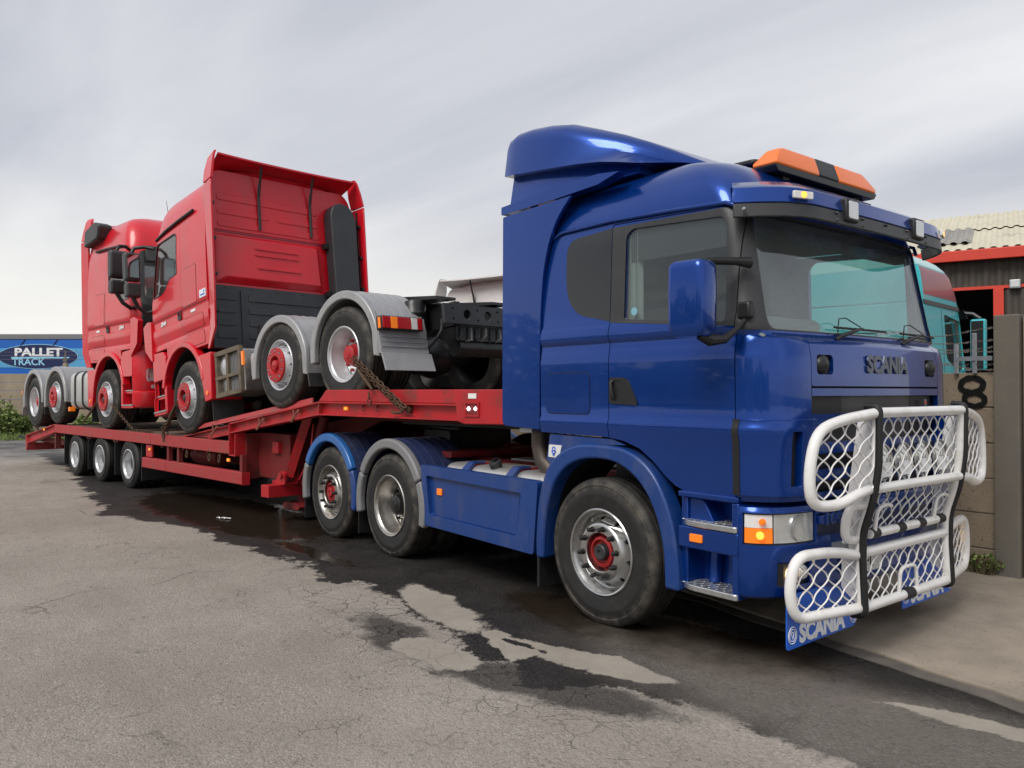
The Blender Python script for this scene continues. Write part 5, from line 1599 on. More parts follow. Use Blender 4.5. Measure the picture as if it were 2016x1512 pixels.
        # corner vane in front of the door
        MB().prism(fil([(1.15, 1.19), (1.42, 1.40), (1.46, 1.78), (1.30, 1.84), (1.15, 1.82)], 0.03), *Y(1.17, 1.255)).build('corner_vane', 'red_paint', t, 40, bevel=0.015)
        # side fairing (cab extender)
        sec = lambda z, x0, x1, yo: [(x0, s * yo, z), (x1, s * (yo - 0.0), z), (x1, s * (yo - 0.035), z), (x0, s * (yo - 0.045), z)]
        fz = [(1.10, -0.74, -0.86), (1.36, -0.85, -1.06), (2.0, -0.85, -1.09), (3.0, -0.85, -1.12), (3.40, -0.85, -1.13)]
        fa = MB().loft([[(x0, s * 1.225, z), (x1, s * 1.255, z), (x1, s * 1.228, z), (x0, s * 1.19, z)] for z, x0, x1 in fz]).build('side_fairing', 'red_paint', t, 35, bevel=0.006)
        MB().loft([[(x0, s * yo, z), (x1, s * (yo + 0.02), z), (x1, s * (yo - 0.012), z), (x0, s * (yo - 0.04), z)] for z, x0, x1, yo in ((3.42, -0.85, -1.13, 1.23), (3.6, -0.84, -1.12, 1.20), (3.78, -0.88, -1.10, 1.16), (3.84, -0.95, -1.08, 1.13))]).build('fairing_tip', 'red_paint', fa, 35)
        MB().tube([(-0.98, s * 1.19, 1.5), (-0.98, s * 1.19, 3.35)], 0.014, 6).build('fairing_rod', 'black_plastic', fa)
        for z in (1.6, 2.1, 2.6, 3.1):
            MB().box(-1.05, -0.95, *Y(1.17, 1.215), z - 0.02, z + 0.02).build('fairing_clip', 'black_plastic', fa, 0)
        # lower front corner with steps and headlamp
        lf = MB().prism(fil([(0.70, 1.21), (0.68, 0.97), (0.70, 0.88), (1.18, 0.88), (1.18, 1.325), (0.78, 1.30)], 0.02), *Y(1.02, 1.238)).build('step_cover', 'red_paint', t, 40, bevel=0.01)
        sp = MB().box(0.70, 0.78, *Y(1.10, 1.236), 0.36, 0.78).box(0.70, 1.20, *Y(1.08, 1.236), 0.36, 0.40).box(0.76, 1.20, *Y(1.08, 1.20), 0.60, 0.64).box(0.70, 1.25, *Y(1.02, 1.07), 0.38, 0.88)
        spo = sp.build('steps', 'red_paint', t, 0, bevel=0.006)
        MB().box(0.74, 1.20, *Y(1.12, 1.246), 0.402, 0.422).box(0.80, 1.20, *Y(1.12, 1.21), 0.642, 0.66).build('step_edge', 'tread_alu', spo, 0)
        # arch lip on the cab
        ins = arc(0.12, 0.60, 0.655, 172, 12, 20)
        outs = arc(0.12, 0.60, 0.735, 12, 172, 20)
        MB().prism(ins + outs, *Y(1.13, 1.252)).build('wheel_arch', 'red_paint', t, 50, bevel=0.012)
        MB().loft([[(x, s * 0.70, z), (x, s * 1.16, z), (x, s * 1.16, z + 0.012), (x, s * 0.70, z + 0.012)] for x, z in arc(0.06, 0.56, 0.66, 178, 2, 18)]).build('splash_shield', 'black_rubber', t, 40)
        rf_ = MB().prism(fil([(-0.42, 1.05), (-0.85, 1.05), (-0.82, 0.40), (-0.62, 0.385), (-0.53, 0.75)], 0.02), *Y(0.80, 1.245)).build('rear_arch', 'red_paint', t, 40, bevel=0.012)
        MB().prism(circ(-0.705, 0.50, 0.03, 12), *Y(1.243, 1.255)).build('side_marker', 'amber', rf_, 35)
        MB().box(-0.76, -0.745, *Y(0.75, 1.2), 0.12, 0.40).build('mud_flap', 'grey_black', t, 0)
        # mirrors
        MB().prism(fil([(1.15, 2.45), (1.25, 2.45), (1.29, 2.50), (1.29, 2.86), (1.25, 2.90), (1.16, 2.90), (1.13, 2.86), (1.13, 2.49)], 0.03), *Y(1.38, 1.60)).build('mirror', 'grey_black', t, 40, bevel=0.03, seg=3)
        MB().prism(fil([(1.14, 2.20), (1.28, 2.20), (1.29, 2.42), (1.13, 2.42)], 0.04), *Y(1.38, 1.59)).build('mirror', 'grey_black', t, 40, bevel=0.025, seg=3)
        ma = MB().box(1.124, 1.14, *Y(1.41, 1.57), 2.50, 2.86).build('mirror_glass', 'mirror_glass', t, 0)
        MB().tube([(1.20, s * 1.48, 2.90), (1.20, s * 1.44, 2.98), (1.14, s * 1.32, 3.0), (1.04, s * 1.20, 2.96)], 0.028, 8).build('mirror_arm', 'black_plastic', t, 50)
        MB().tube([(1.21, s * 1.49, 2.22), (1.24, s * 1.40, 2.06), (1.25, s * 1.28, 1.98), (1.2, s * 1.2, 2.0)], 0.032, 8).build('mirror_arm', 'black_plastic', t, 50)
        # wheels
        wheel(t, 'convex', (0, s * 1.232, 0.52), s, 0.52, 0.31, 0.297, 'silver_paint', 'red_cap', 'chassis_black', 'polished', rot=0.25)
        wheel(t, 'convex_hub', (-2.66, s * 1.225, 0.60), s, 0.52, 0.31, 0.297, 'silver_paint', 'red_cap', 'red_cap', 'polished', rot=0.1)
        wheel(t, 'drive', (-4.02, s * 1.225, 0.52), s, 0.52, 0.28, 0.297, 'silver_paint', 'red_cap', nut_m='red_cap', rot=0.4)
        wheel(t, 'drive', (-4.02, s * 0.91, 0.52), s, 0.52, 0.28, 0.297, inner=True)
        # rear mudguards
        for cx, rear in ((-2.66, False), (-4.05, True)):
            zc0 = 0.55
            outl = [(cx + 0.66, zc0 - 0.05)] + [(cx + 0.66 * math.cos(RAD(a)) * 1.0, zc0 + 0.65 * math.sin(RAD(a))) for a in range(8, 173, 8)] + [(cx - 0.645, zc0 - 0.15)]
            inl = [(cx + (x - cx) * 0.965, zc0 + (z - zc0) * 0.965) for x, z in outl]
            g = MB().prism(outl + inl[::-1], *Y(0.60, 1.20)).build('mudguard', 'silver_fender', t, 40)
            ino = [(cx + (x - cx) * 0.86, zc0 + (z - zc0) * 0.86) for x, z in outl]
            MB().prism(outl + ino[::-1], *Y(1.18, 1.248)).build('mudguard_edge', 'silver_fender', g, 40, bevel=0.012)
            for q in range(5):
                y = 1.06 - 0.11 * q
                MB().prism([(cx + (x - cx) * 1.008, zc0 + (z - zc0) * 1.008) for x, z in outl[1:-1]] + outl[1:-1][::-1], *Y(y - 0.012, y + 0.012)).build('mudguard_rib', 'silver_fender', g, 40)
            xb = cx - 0.66
            if rear:
                MB().prism([(xb - 0.03, 0.43), (xb + 0.03, 0.43), (xb + 0.05, 0.82), (xb + 0.02, 0.82)], *Y(0.62, 1.235)).build('flap_holder', 'silver_fender', g, 0)
                MB().prism([(xb - 0.10, 0.24), (xb - 0.075, 0.24), (xb - 0.02, 0.43), (xb - 0.045, 0.43)], *Y(0.60, 1.24)).build('mud_flap', 'silver_fender', g, 0, bevel=0.004)
                for q in range(3):
                    MB().box(xb - 0.033, xb - 0.028, *Y(0.64, 1.22), 0.49 + q * 0.05, 0.494 + q * 0.05).build('holder_groove', 'grey_black', g, 0)
                tl = MB().box(xb - 0.085, xb + 0.02, *Y(0.72, 1.245), 0.665, 0.805).build('tail_lamp', 'black_plastic', t, 35, bevel=0.008)
                yy = 1.24
                for w_, m_ in ((0.10, 'tail_red'), (0.085, 'amber'), (0.175, 'tail_red'), (0.08, 'tail_clear'), (0.065, 'tail_red')):
                    MB().box(xb - 0.093, xb - 0.075, *Y(yy - w_ + 0.002, yy - 0.002), 0.675, 0.795).build('lamp_section', m_, tl, 35, bevel=0.004)
                    yy -= w_ + 0.001
                MB().box(xb - 0.06, xb - 0.02, *Y(1.243, 1.25), 0.68, 0.79).build('lamp_section', 'amber', tl, 0)
            else:
                MB().prism([(xb - 0.02, 0.26), (xb + 0.005, 0.26), (xb + 0.03, 0.42), (xb + 0.005, 0.42)], *Y(0.65, 1.235)).build('mud_flap', 'grey_black', g, 0, bevel=0.004)
        MB().box(-5.0, 0.9, *Y(0.36, 0.44), 0.72, 0.97).build('chassis_rail', 'chassis_black', t, 0)
    # bumper and nose
    abm = CabForm(zs=[0.36, 0.38, 0.46, 0.62, 0.64, 0.66, 0.9, 1.2, 1.30, 1.33], w=[(0.36, 1.20), (0.38, 1.225), (0.46, 1.24), (0.62, 1.235), (0.64, 1.22), (0.66, 1.225), (1.2, 1.235), (1.33, 1.225)],
                  xf=[(0.36, 1.40), (0.38, 1.44), (0.46, 1.475), (0.62, 1.465), (0.64, 1.44), (0.66, 1.45), (1.2, 1.45), (1.33, 1.42)], rcx=[(0, 0.20), (2, 0.20)], rcy=[(0, 0.32), (2, 0.32)], bulge=[(0, 0.10), (2, 0.10)], xr=[(0, 1.17), (2, 1.17)], ztop=1.33)
    hb = [boxm(1.2, 2.0, min(s * 0.70, s * 1.06), max(s * 0.70, s * 1.06), 0.80, 1.0) for s in (-1, 1)]
    bo = put('bumper', boolean(abm.shell(0, -0.04), hb, 'DIFFERENCE'), 'red_paint', t, 30)
    put('nose_inner', abm.shell(-0.05, -0.06), 'grille_black', t, 30)
    for s in (-1, 1):
        hl = put('headlight', boolean(abm.shell(-0.012, -0.03), [prism(rect(min(s * 0.72, s * 1.05), max(s * 0.72, s * 1.05), 0.81, 0.99, 0.04), 1.2, 2.0, 'x')], 'INTERSECT'), 'lamp_glass', t, 30)
        put('lamp_rim', boolean(abm.shell(0.008, -0.03), [prism(rect(min(s * 0.69, s * 1.07), max(s * 0.69, s * 1.07), 0.79, 1.01, 0.05), 1.2, 2.0, 'x', holes=[rect(min(s * 0.72, s * 1.05), max(s * 0.72, s * 1.05), 0.81, 0.99, 0.04)])], 'INTERSECT'), 'polished', hl, 30)
        put('fog_lamp', boolean(abm.shell(0.004, -0.03), [prism(rect(min(s * 0.74, s * 1.0), max(s * 0.74, s * 1.0), 0.68, 0.74, 0.02), 1.2, 2.0, 'x')], 'INTERSECT'), 'lamp_glass', t, 30)
        put('nose_grille', boolean(abm.shell(0.003, -0.03), [prism(rect(min(s * 0.62, s * 1.0), max(s * 0.62, s * 1.0), 1.06, 1.24, 0.03), 1.2, 2.0, 'x')], 'INTERSECT'), 'maroon_paint', t, 30)
    for z in (1.36, 1.46, 1.56, 1.66):
        put('grille_bar', boolean(acab.shell(0.012, -0.01), [boxm(1.2, 2.0, -0.85, 0.85, z, z + 0.06)], 'INTERSECT'), 'grille_black', t, 30)
    # back wall
    ub = MB()
    w2 = 0.62
    big = [(-0.58, 2.02), (1.14, 2.02), (1.12, 2.74), (-0.54, 2.74)]
    sm = [(-0.51, 2.11), (0.98, 2.11), (1.02, 2.69), (-0.48, 2.69)]
    rings = [[(-0.842, y, z) for y, z in big], [(-0.915, y, z) for y, z in sm]]
    rp = MB().loft(rings).build('rear_bulge', 'red_paint', t, 30, bevel=0.012)
    for z0, z1, y0, y1 in ((2.54, 2.58, -0.15, 0.55), (2.45, 2.49, -0.15, 0.55), (2.26, 2.30, -0.18, 0.52)):
        MB().prism(rect(y0, y1, z0, z1, 0.012), -0.93, -0.91, 'x').build('rear_rib', 'red_paint', rp, 35, bevel=0.005)
    for y0, y1, z0, z1 in ((-0.55, 0.14, 3.02, 3.10), (0.26, 1.05, 3.02, 3.10), (-0.55, 1.05, 3.22, 3.32), (-0.55, 1.05, 2.84, 2.93)):
        MB().prism(rect(y0, y1, z0, z1, 0.04), -0.862, -0.838, 'x').build('rear_panel', 'red_paint', t, 35, bevel=0.006)
    MB().prism(fil([(-1.175, 2.79), (1.175, 2.79), (1.165, 3.50), (1.05, 3.66), (-1.05, 3.66), (-1.165, 3.50)], [0.01, 0.01, 0.1, 0.15, 0.15, 0.1]), -0.852, -0.80, 'x').build('rear_upper_panel', 'red_paint', t, 35, bevel=0.008)
    MB().box(-0.852, -0.84, -1.15, 1.15, 2.765, 2.785).build('rear_seam', 'maroon_paint', t, 0)
    gp = MB().box(-0.875, -0.842, -1.19, 1.19, 1.10, 1.99).build('rear_lower_panel', 'rear_panel_grey', t, 0, bevel=0.006)
    for z in (1.24, 1.42, 1.60, 1.78):
        for y0, y1 in ((-0.55, 0.66), (0.86, 1.14)):
            MB().prism(rect(y0, y1, z, z + 0.085, 0.01), -0.888, -0.87, 'x').build('panel_rib', 'rear_panel_grey', gp, 35, bevel=0.005)
    MB().box(-0.90, -0.873, 0.74, 0.78, 1.1, 1.93).build('panel_post', 'rear_panel_grey', gp, 0)
    for y in (-1.0, -0.6, -0.2, 0.2, 0.6, 1.0):
        MB().lathe([(0, -0.006), (0.012, -0.004), (0.014, 0.005)], 8, M=Matrix.Translation((-0.876, y, 1.955)) @ Matrix.Rotation(-PI / 2, 4, 'Z')).build('panel_bolt', 'black_plastic', gp)
    ai = MB().prism(fil([(-1.10, 1.2), (-0.68, 1.2), (-0.66, 3.22), (-0.71, 3.37), (-0.86, 3.43), (-1.02, 3.38), (-1.12, 3.2)], [0.03, 0.03, 0.05, 0.1, 0.1, 0.1, 0.1]), -1.08, -0.86, 'x').build('air_intake', 'rear_panel_grey', t, 40, bevel=0.04, seg=3)
    for z in (2.0, 2.75):
        MB().box(-0.96, -0.86, -0.68, -0.60, z - 0.05, z + 0.03).build('intake_bracket', 'black_plastic', ai, 0)
    # roof deflector : curved sheet from roof to a raised trailing edge
    rr_ = []
    for k in range(15):
        u = -1 + 2 * k / 14
        pts = [(0.0, 3.752, 0.40, 0.02), (-0.25, 3.758, 0.68, 0.045), (-0.5, 3.765, 0.92, 0.11), (-0.75, 3.772, 1.07, 0.09), (-0.95, 3.78, 1.10, 0.03), (-1.10, 3.79, 1.11, -0.02)]
        top = [(x, u * hw, z - dr_ * abs(u) ** 2.5) for x, z, hw, dr_ in pts]
        rr_.append(top + [(x, y_, z - 0.025) for x, y_, z in top[::-1]])
    MB().loft(rr_).build('roof_deflector', 'red_paint', t, 35)
    for y in (-0.42, 0.42):
        MB().tube([(-0.875, y, 2.86), (-0.885, y, 3.35), (-0.93, y, 3.52)], 0.024, 4).tube([(-0.93, y, 3.50), (-1.02, y, 3.765)], 0.02, 4).build('deflector_strut', 'black_plastic', t, 0)
    # chassis clutter
    MB().box(-1.9, -0.9, -0.36, 0.36, 0.75, 1.02).box(-0.8, 1.0, -0.45, 0.45, 0.55, 1.2).build('gearbox', 'chassis_black', t, 0, bevel=0.02)
    MB().box(-1.55, -1.45, -0.5, 0.85, 1.08, 1.32).build('suzie_panel', 'chassis_black', t, 0, bevel=0.006)
    MB().prism(rect(0.22, 0.36, 1.30, 1.38, 0.015), -1.57, -1.52, 'x').build('work_lamp', 'tail_clear', t, 35)
    MB().tube(tubep([(-1.5, 0.45, 1.22), (-1.2, 0.70, 1.22), (-1.15, 0.75, 1.0), (-1.5, 0.62, 0.92)], rad=0.08), 0.018, 8).build('grab_rail', 'black_plastic', t)
    for k, yy in enumerate((0.30, 0.10, -0.08)):
        hp = [(-1.50, yy, 1.26), (-1.30, yy + 0.02, 1.16 - 0.03 * k), (-1.08, yy - 0.03, 1.22), (-0.92, yy - 0.05, 1.42 + 0.05 * k), (-0.885, yy - 0.05, 1.56 + 0.05 * k)]
        MB().tube(smooth_path(hp, 6), 0.013, 7).build('air_line', 'black_rubber', t, 60)
    f5 = MB().prism(fil([(-0.45, -0.40), (0.40, -0.48), (0.40, 0.48), (-0.45, 0.40)], 0.12), 1.20, 1.235, 'z', M=Matrix.Translation((-3.45, 0, 0)))
    f5.box(-3.7, -3.2, -0.42, 0.42, 1.0, 1.20)
    f5.build('fifth_wheel', 'chassis_black', t, 35, bevel=0.01)
    for s in (-1, 1):
        rmp = MB().hexa([(-4.85, s * 0.42 - 0.14, 1.02), (-3.8, s * 0.42 - 0.14, 1.15), (-3.8, s * 0.42 + 0.14, 1.15), (-4.85, s * 0.42 + 0.14, 1.02), (-4.85, s * 0.42 - 0.14, 1.05), (-3.8, s * 0.42 - 0.14, 1.24), (-3.8, s * 0.42 + 0.14, 1.24), (-4.85, s * 0.42 + 0.14, 1.05)])
        rmp.build('coupling_ramp', 'chassis_black', t, 0)
        MB().lathe([(0.0, -0.16), (0.08, -0.155), (0.12, -0.12), (0.125, -0.02), (0.14, 0.0), (0.125, 0.02), (0.125, 0.10), (0.10, 0.15), (0, 0.16)], 20, M=Matrix.Translation((-4.52, s * 0.60, 0.90)) @ Matrix.Rotation(PI / 2, 4, 'X')).build('air_bellows', 'chassis_black', t, 50)
    for k in range(7):
        yy = -0.34 + 0.11 * k
        MB().tube([(-4.98, yy, 0.70), (-4.99, yy + 0.01, 0.62 - 0.03 * (k % 3)), (-4.93, yy + 0.05, 0.56)], 0.014, 6).build('air_fitting', 'grey_plastic' if k % 2 else 'chassis_black', t, 60)
    MB().tube(smooth_path([(-4.9, 0.55, 0.78), (-4.97, 0.62, 0.66), (-4.90, 0.66, 0.55), (-4.7, 0.6, 0.5)], 5), 0.016, 7).build('air_line', 'black_rubber', t, 60)
    rc_ = MB().prism(rect(-0.62, 0.62, 0.72, 0.93), -5.04, -5.0, 'x', holes=[circ(-0.30, 0.825, 0.055, 14), circ(0.30, 0.825, 0.055, 14), circ(0, 0.825, 0.055, 14)] + [circ(y, z, 0.014, 8) for y in (-0.5, -0.15, 0.15, 0.5) for z in (0.77, 0.88)]).build('rear_crossmember', 'rear_panel_grey', t, 0)
    MB().tube([(-4.85, -0.62, 0.50), (-4.85, 0.35, 0.50)], 0.10, 18).build('air_tank', 'chassis_black', t, 50)
    MB().box(-4.95, -4.9, -0.4, 0.4, 0.56, 0.72).build('rear_bracket', 'chassis_black', t, 0)
    for x, z in ((0, 0.52), (-2.66, 0.60), (-4.02, 0.52)):
        MB().tube([(x, -0.95, z), (x, 0.95, z)], 0.08, 12).lathe([(0.0, -0.24), (0.2, -0.17), (0.25, 0), (0.2, 0.17), (0.0, 0.24)], 16, M=Matrix.Translation((x, 0, z))).build('axle', 'chassis_black', t, 50)
    # left side: battery box with lattice door; right side: polished tank
    bx = MB().box(-1.62, -0.92, 0.62, 1.16, 0.42, 0.98).build('battery_box', 'alloy', t, 0, bevel=0.02)
    fm = MB()
    for a in ((-1.62, -0.90, 0.40, 0.46), (-1.62, -0.90, 0.96, 1.02), (-1.62, -0.90, 0.64, 0.68)):
        fm.box(a[0], a[1], 1.165, 1.215, a[2], a[3])
    for x in (-0.93, -1.25, -1.60):
        fm.box(x - 0.03, x + 0.03, 1.16, 1.21, 0.42, 1.0)
    fm.build('guard_frame', 'wood_rust', bx, 0)
    for k in range(7):
        MB().box(-1.56 + k * 0.042, -1.56 + k * 0.042 + 0.02, 1.155, 1.172, 0.46, 0.94).build('cover_rib', 'grey_plastic', bx, 0)
    MB().lathe([(0.0, -0.02), (0.10, -0.015), (0.12, 0.0), (0.12, 0.1)], 20, M=Matrix.Translation((-1.10, 1.165, 0.80)) @ Matrix.Rotation(PI, 4, 'Z')).build('air_dome', 'silver_paint', bx, 50)
    MB().lathe([(0.0, -0.17), (0.10, -0.16), (0.115, -0.12), (0.115, 0.12), (0.10, 0.16), (0, 0.17)], 18, M=Matrix.Translation((-1.80, 1.02, 0.72)) @ Matrix.Rotation(PI / 2, 4, 'X')).build('air_cylinder', 'silver_paint', t, 50)
    MB().box(-1.75, -1.70, 1.20, 1.23, 0.74, 0.92).build('side_marker', 'amber', t, 0, bevel=0.005)
    tk_ = MB().prism(fil([(-1.20, 0.36), (-0.60, 0.36), (-0.60, 1.06), (-1.20, 1.06)], 0.16, 6), -1.90, -0.86, 'x').build('fuel_tank', 'tank_alu', t, 50, bevel=0.03, seg=3)
    for x in (-1.62, -1.22):
        MB().prism(fil([(-1.212, 0.35), (-0.59, 0.35), (-0.59, 1.072), (-1.212, 1.072)], 0.165, 6), x - 0.03, x + 0.03, 'x', holes=[fil([(-1.20, 0.36), (-0.60, 0.36), (-0.60, 1.06), (-1.20, 1.06)], 0.16, 6)]).build('tank_strap', 'black_rubber', tk_, 40)
    MB().box(-1.95, -1.86, -1.22, -1.12, 0.32, 0.40).build('side_marker', 'amber', t, 0, bevel=0.006)
    MB().prism(rect(0.30, 0.42, 3.33, 3.36, 0.01), 0.98, 1.03, 'x').prism(rect(-0.42, -0.30, 3.33, 3.36, 0.01), 0.98, 1.03, 'x').build('roof_marker', 'tail_clear', t, 35)
    MB().tube([(0.62, -0.35, 3.42), (0.60, -0.35, 3.50), (0.45, -0.36, 4.05)], [0.02, 0.01, 0.003], 6).build('aerial', 'black_plastic', t)
    return t


red_a = make_actros()
index_kids(red_a)
red_b = copy_tree(red_a)
white_t = copy_tree(red_a, None, {'red_paint': 'white_paint', 'maroon_paint': 'grey_plastic'})
PA = RAD(6.9)
red_a.matrix_basis = TM @ Matrix.Translation((-4.58, 0, 1.035)) @ Matrix.Rotation(PI, 4, 'Z') @ Matrix.Rotation(PA, 4, 'Y')
red_b.matrix_basis = TM @ Matrix.Translation((-8.04, 0, 0.978)) @ Matrix.Rotation(RAD(1.5), 4, 'Z') @ Matrix.Rotation(RAD(-1.2), 4, 'Y')
tag(red_a, 'raised red tractor unit whose back wall faces the blue cab, black air intake beside it', 'truck', 'red tractor units on the low loader')
tag(red_b, 'red tractor unit at the tail of the trailer, headlight showing and black roof box', 'truck', 'red tractor units on the low loader')
# sticker on A, roof box on B
sk_ = MB().prism(rect(-0.80, -0.60, 1.84, 1.95), 1.243, 1.246).build('sticker', 'sticker', red_a, 0)
MB().prism(rect(-0.77, -0.63, 1.865, 1.885), 1.2455, 1.2475).prism(circ(-0.75, 1.915, 0.018, 10), 1.2455, 1.2475).build('sticker_print', 'sticker_blue', sk_, 0)
MB().prism(fil([(-0.85, 3.26), (-0.20, 3.34), (-0.12, 3.58), (-0.36, 3.66), (-0.82, 3.56)], 0.06), -1.30, -1.06).build('roof_pod', 'grey_black', red_b, 40, bevel=0.05, seg=3)
# white one stands beyond the wall, on the ground
wp_ = at(866, 770, 15.5)
tag(white_t, 'white tractor cab with raised roof deflector, seen above the coupling behind the blue cab', 'truck')
_o = Matrix.Rotation(RAD(105), 4, 'Z') @ Vector((-1.1, 1.11, 0))
white_t.matrix_basis = Matrix.Translation((wp_.x - _o.x, wp_.y - _o.y, 0.0)) @ Matrix.Rotation(RAD(105), 4, 'Z')

# ------------------------------------------------------------------ tie-down chains
lk = MB()
pth = []
for k in range(16):
    a = 2 * PI * k / 16
    pth.append((0.020 * math.cos(a) + (0.016 if math.cos(a) > 0 else -0.016) * (1 if abs(math.cos(a)) > 0.05 else 0), 0.017 * math.sin(a), 0))
lk.tube(pth, 0.0062, 6, closed=True)
LINK = lk.mesh('link')
lk2 = MB().tube([(x * 1.15, y * 1.15, z) for x, y, z in pth], 0.008, 6, closed=True)


def chain(label, paths, spare=None):
    """paths in trailer coordinates; each a polyline of links"""
    p0 = Vector(paths[0][0])
    root = empty('tie_down_chain', TM @ Matrix.Translation(p0))
    tag(root, label, 'chain', 'chains tying the red tractor units to the trailer')
    for path in paths:
        pts = [Vector(p) - p0 for p in path]
        seg = [(b - a).length for a, b in zip(pts, pts[1:])]
        tot = sum(seg)
        n = max(2, int(tot / 0.052))
        for i in range(n):
            d = tot * (i + 0.5) / n
            k = 0
            while k < len(seg) - 1 and d > seg[k]:
                d -= seg[k]
                k += 1
            c = pts[k].lerp(pts[k + 1], d / seg[k])
            t = (pts[k + 1] - pts[k]).normalized()
            q = t.to_track_quat('X', 'Z').to_matrix().to_4x4()
            M = Matrix.Translation(c) @ q @ Matrix.Rotation((PI / 2 if i % 2 else 0) + 0.6 + random.uniform(-0.25, 0.25), 4, 'X')
            put('link', LINK, 'rust_chain', root, 60, M=M)
    if spare:
        r = MB()
        for a, b, w in spare:
            r.tube([Vector(a) - p0, (Vector(a) + Vector(b)) / 2 - p0, Vector(b) - p0], [w * 0.6, w, w * 0.7], 8)
        r.build('tensioner', 'rust_chain', root, 50)
    return root


def TP(px, py, ty):
    return tuple(onT(px, py, ty))


e1 = Vector(TP(795, 806, -1.29))
s1 = Vector(TP(693, 706, -1.30))
chain('rusty multiple chain from a silver rear wheel hub to the hook on the red neck', [
    [s1, e1], [s1 + Vector((0.0, 0.03, -0.05)), e1 + Vector((-0.05, 0.02, -0.01))], [s1 + Vector((0.03, 0.0, 0.02)), e1 + Vector((0.02, 0.0, 0.02))],
    [Vector(TP(726, 772, -1.27)), Vector(TP(727, 798, -1.265))]],
    [(TP(705, 728, -1.31), TP(733, 767, -1.28), 0.022)])
a0 = Vector(TP(349, 790, -1.29))
a1 = Vector(TP(322, 852, -1.265))
chain('rusty chain bundle with tensioner at the middle of the deck, by the raised step cover', [
    [a0, a1, a1 + Vector((0.0, 0.0, -0.12))], [a0 + Vector((0.02, 0.02, 0)), a1 + Vector((0.05, 0.03, 0.05)), a1 + Vector((0.10, 0.02, -0.02))],
    [a0.lerp(a1, 0.55), a1 + Vector((-0.06, 0, 0.06)), a1 + Vector((-0.02, 0.0, -0.06))], [a0.lerp(a1, 0.6) + Vector((0.03, 0, 0)), a1 + Vector((0.08, 0, 0.10)), a1 + Vector((0.03, 0, -0.02))]],
    [(tuple(a0.lerp(a1, 0.12)), tuple(a0.lerp(a1, 0.7)), 0.03)])
chain('thin rusty chain from the tail truck front wheel forward down to the deck edge', [[TP(219, 795, -1.27), TP(262, 846, -1.225)], [TP(262, 846, -1.225), TP(300, 851, -1.1)]])
chain('short rusty chain from the tail truck front wheel back to the deck under its tank', [[TP(191, 792, -1.28), TP(178, 812, -1.25), TP(163, 832, -1.215)]], [(TP(185, 802, -1.265), TP(172, 820, -1.24), 0.02)])
chain('rusty chain hanging at the rearmost raised wheel over the sloping tail', [[TP(72, 815, -1.30), TP(70, 840, -1.27), TP(80, 852, -1.24)], [TP(75, 820, -1.29), TP(76, 842, -1.26)]], [(TP(72, 815, -1.30), TP(74, 838, -1.28), 0.02)])

# ================================================================== CONCRETE WALL ON THE RIGHT
cm = bpy.data.materials.new('wall_concrete')
cm.use_nodes = True


def nodes_concrete(m, base, dark, spk, scale=1.0, bumpd=0.004):
    nt = m.node_tree
    b = nt.nodes['Principled BSDF']
    b.inputs['Roughness'].default_value = 0.88
    tcn = nt.nodes.new('ShaderNodeTexCoord')
    g = nt.nodes.new('ShaderNodeNewGeometry')

    def noise(s, d=6, r=0.6):
        n = nt.nodes.new('ShaderNodeTexNoise')
        n.inputs['Scale'].default_value = s * scale
        n.inputs['Detail'].default_value = d
        n.inputs['Roughness'].default_value = r
        nt.links.new(g.outputs['Position'], n.inputs['Vector'])
        return n

    def ramp(src, p0, c0, p1, c1):
        r = nt.nodes.new('ShaderNodeValToRGB')
        r.color_ramp.elements[0].position = p0
        r.color_ramp.elements[0].color = (*c0, 1)
        r.color_ramp.elements[1].position = p1
        r.color_ramp.elements[1].color = (*c1, 1)
        nt.links.new(src.outputs[0], r.inputs[0])
        return r
    n1 = noise(1.3, 7, 0.65)
    r1 = ramp(n1, 0.32, dark, 0.66, base)
    n2 = noise(46, 3, 0.6)
    r2 = ramp(n2, 0.30, (0, 0, 0), 0.42, (1, 1, 1))
    n3 = noise(3.0, 4)
    r3 = ramp(n3, 0.42, (1, 1, 1), 0.60, (0, 0, 0))
    mixn = nt.nodes.new('ShaderNodeMixRGB')
    mixn.blend_type = 'LIGHTEN'
    mixn.inputs[0].default_value = 1
    nt.links.new(r2.outputs[0], mixn.inputs[1])
    nt.links.new(r3.outputs[0], mixn.inputs[2])
    mul = nt.nodes.new('ShaderNodeMixRGB')
    mul.inputs[1].default_value = (*spk, 1)
    nt.links.new(mixn.outputs[0], mul.inputs[0])
    nt.links.new(r1.outputs[0], mul.inputs[2])
    nt.links.new(mul.outputs[0], b.inputs['Base Color'])
    bp = nt.nodes.new('ShaderNodeBump')
    bp.inputs['Strength'].default_value = 0.6
    bp.inputs['Distance'].default_value = bumpd
    nt.links.new(n2.outputs[0], bp.inputs['Height'])
    nt.links.new(bp.outputs[0], b.inputs['Normal'])


nodes_concrete(cm, (0.27, 0.215, 0.15), (0.17, 0.132, 0.093), (0.045, 0.036, 0.027))
MATS['wall_concrete'] = cm
fcm = bpy.data.materials.new('fence_concrete')
fcm.use_nodes = True
nodes_concrete(fcm, (0.36, 0.29, 0.21), (0.26, 0.21, 0.15), (0.14, 0.11, 0.08))
MATS['fence_concrete'] = fcm

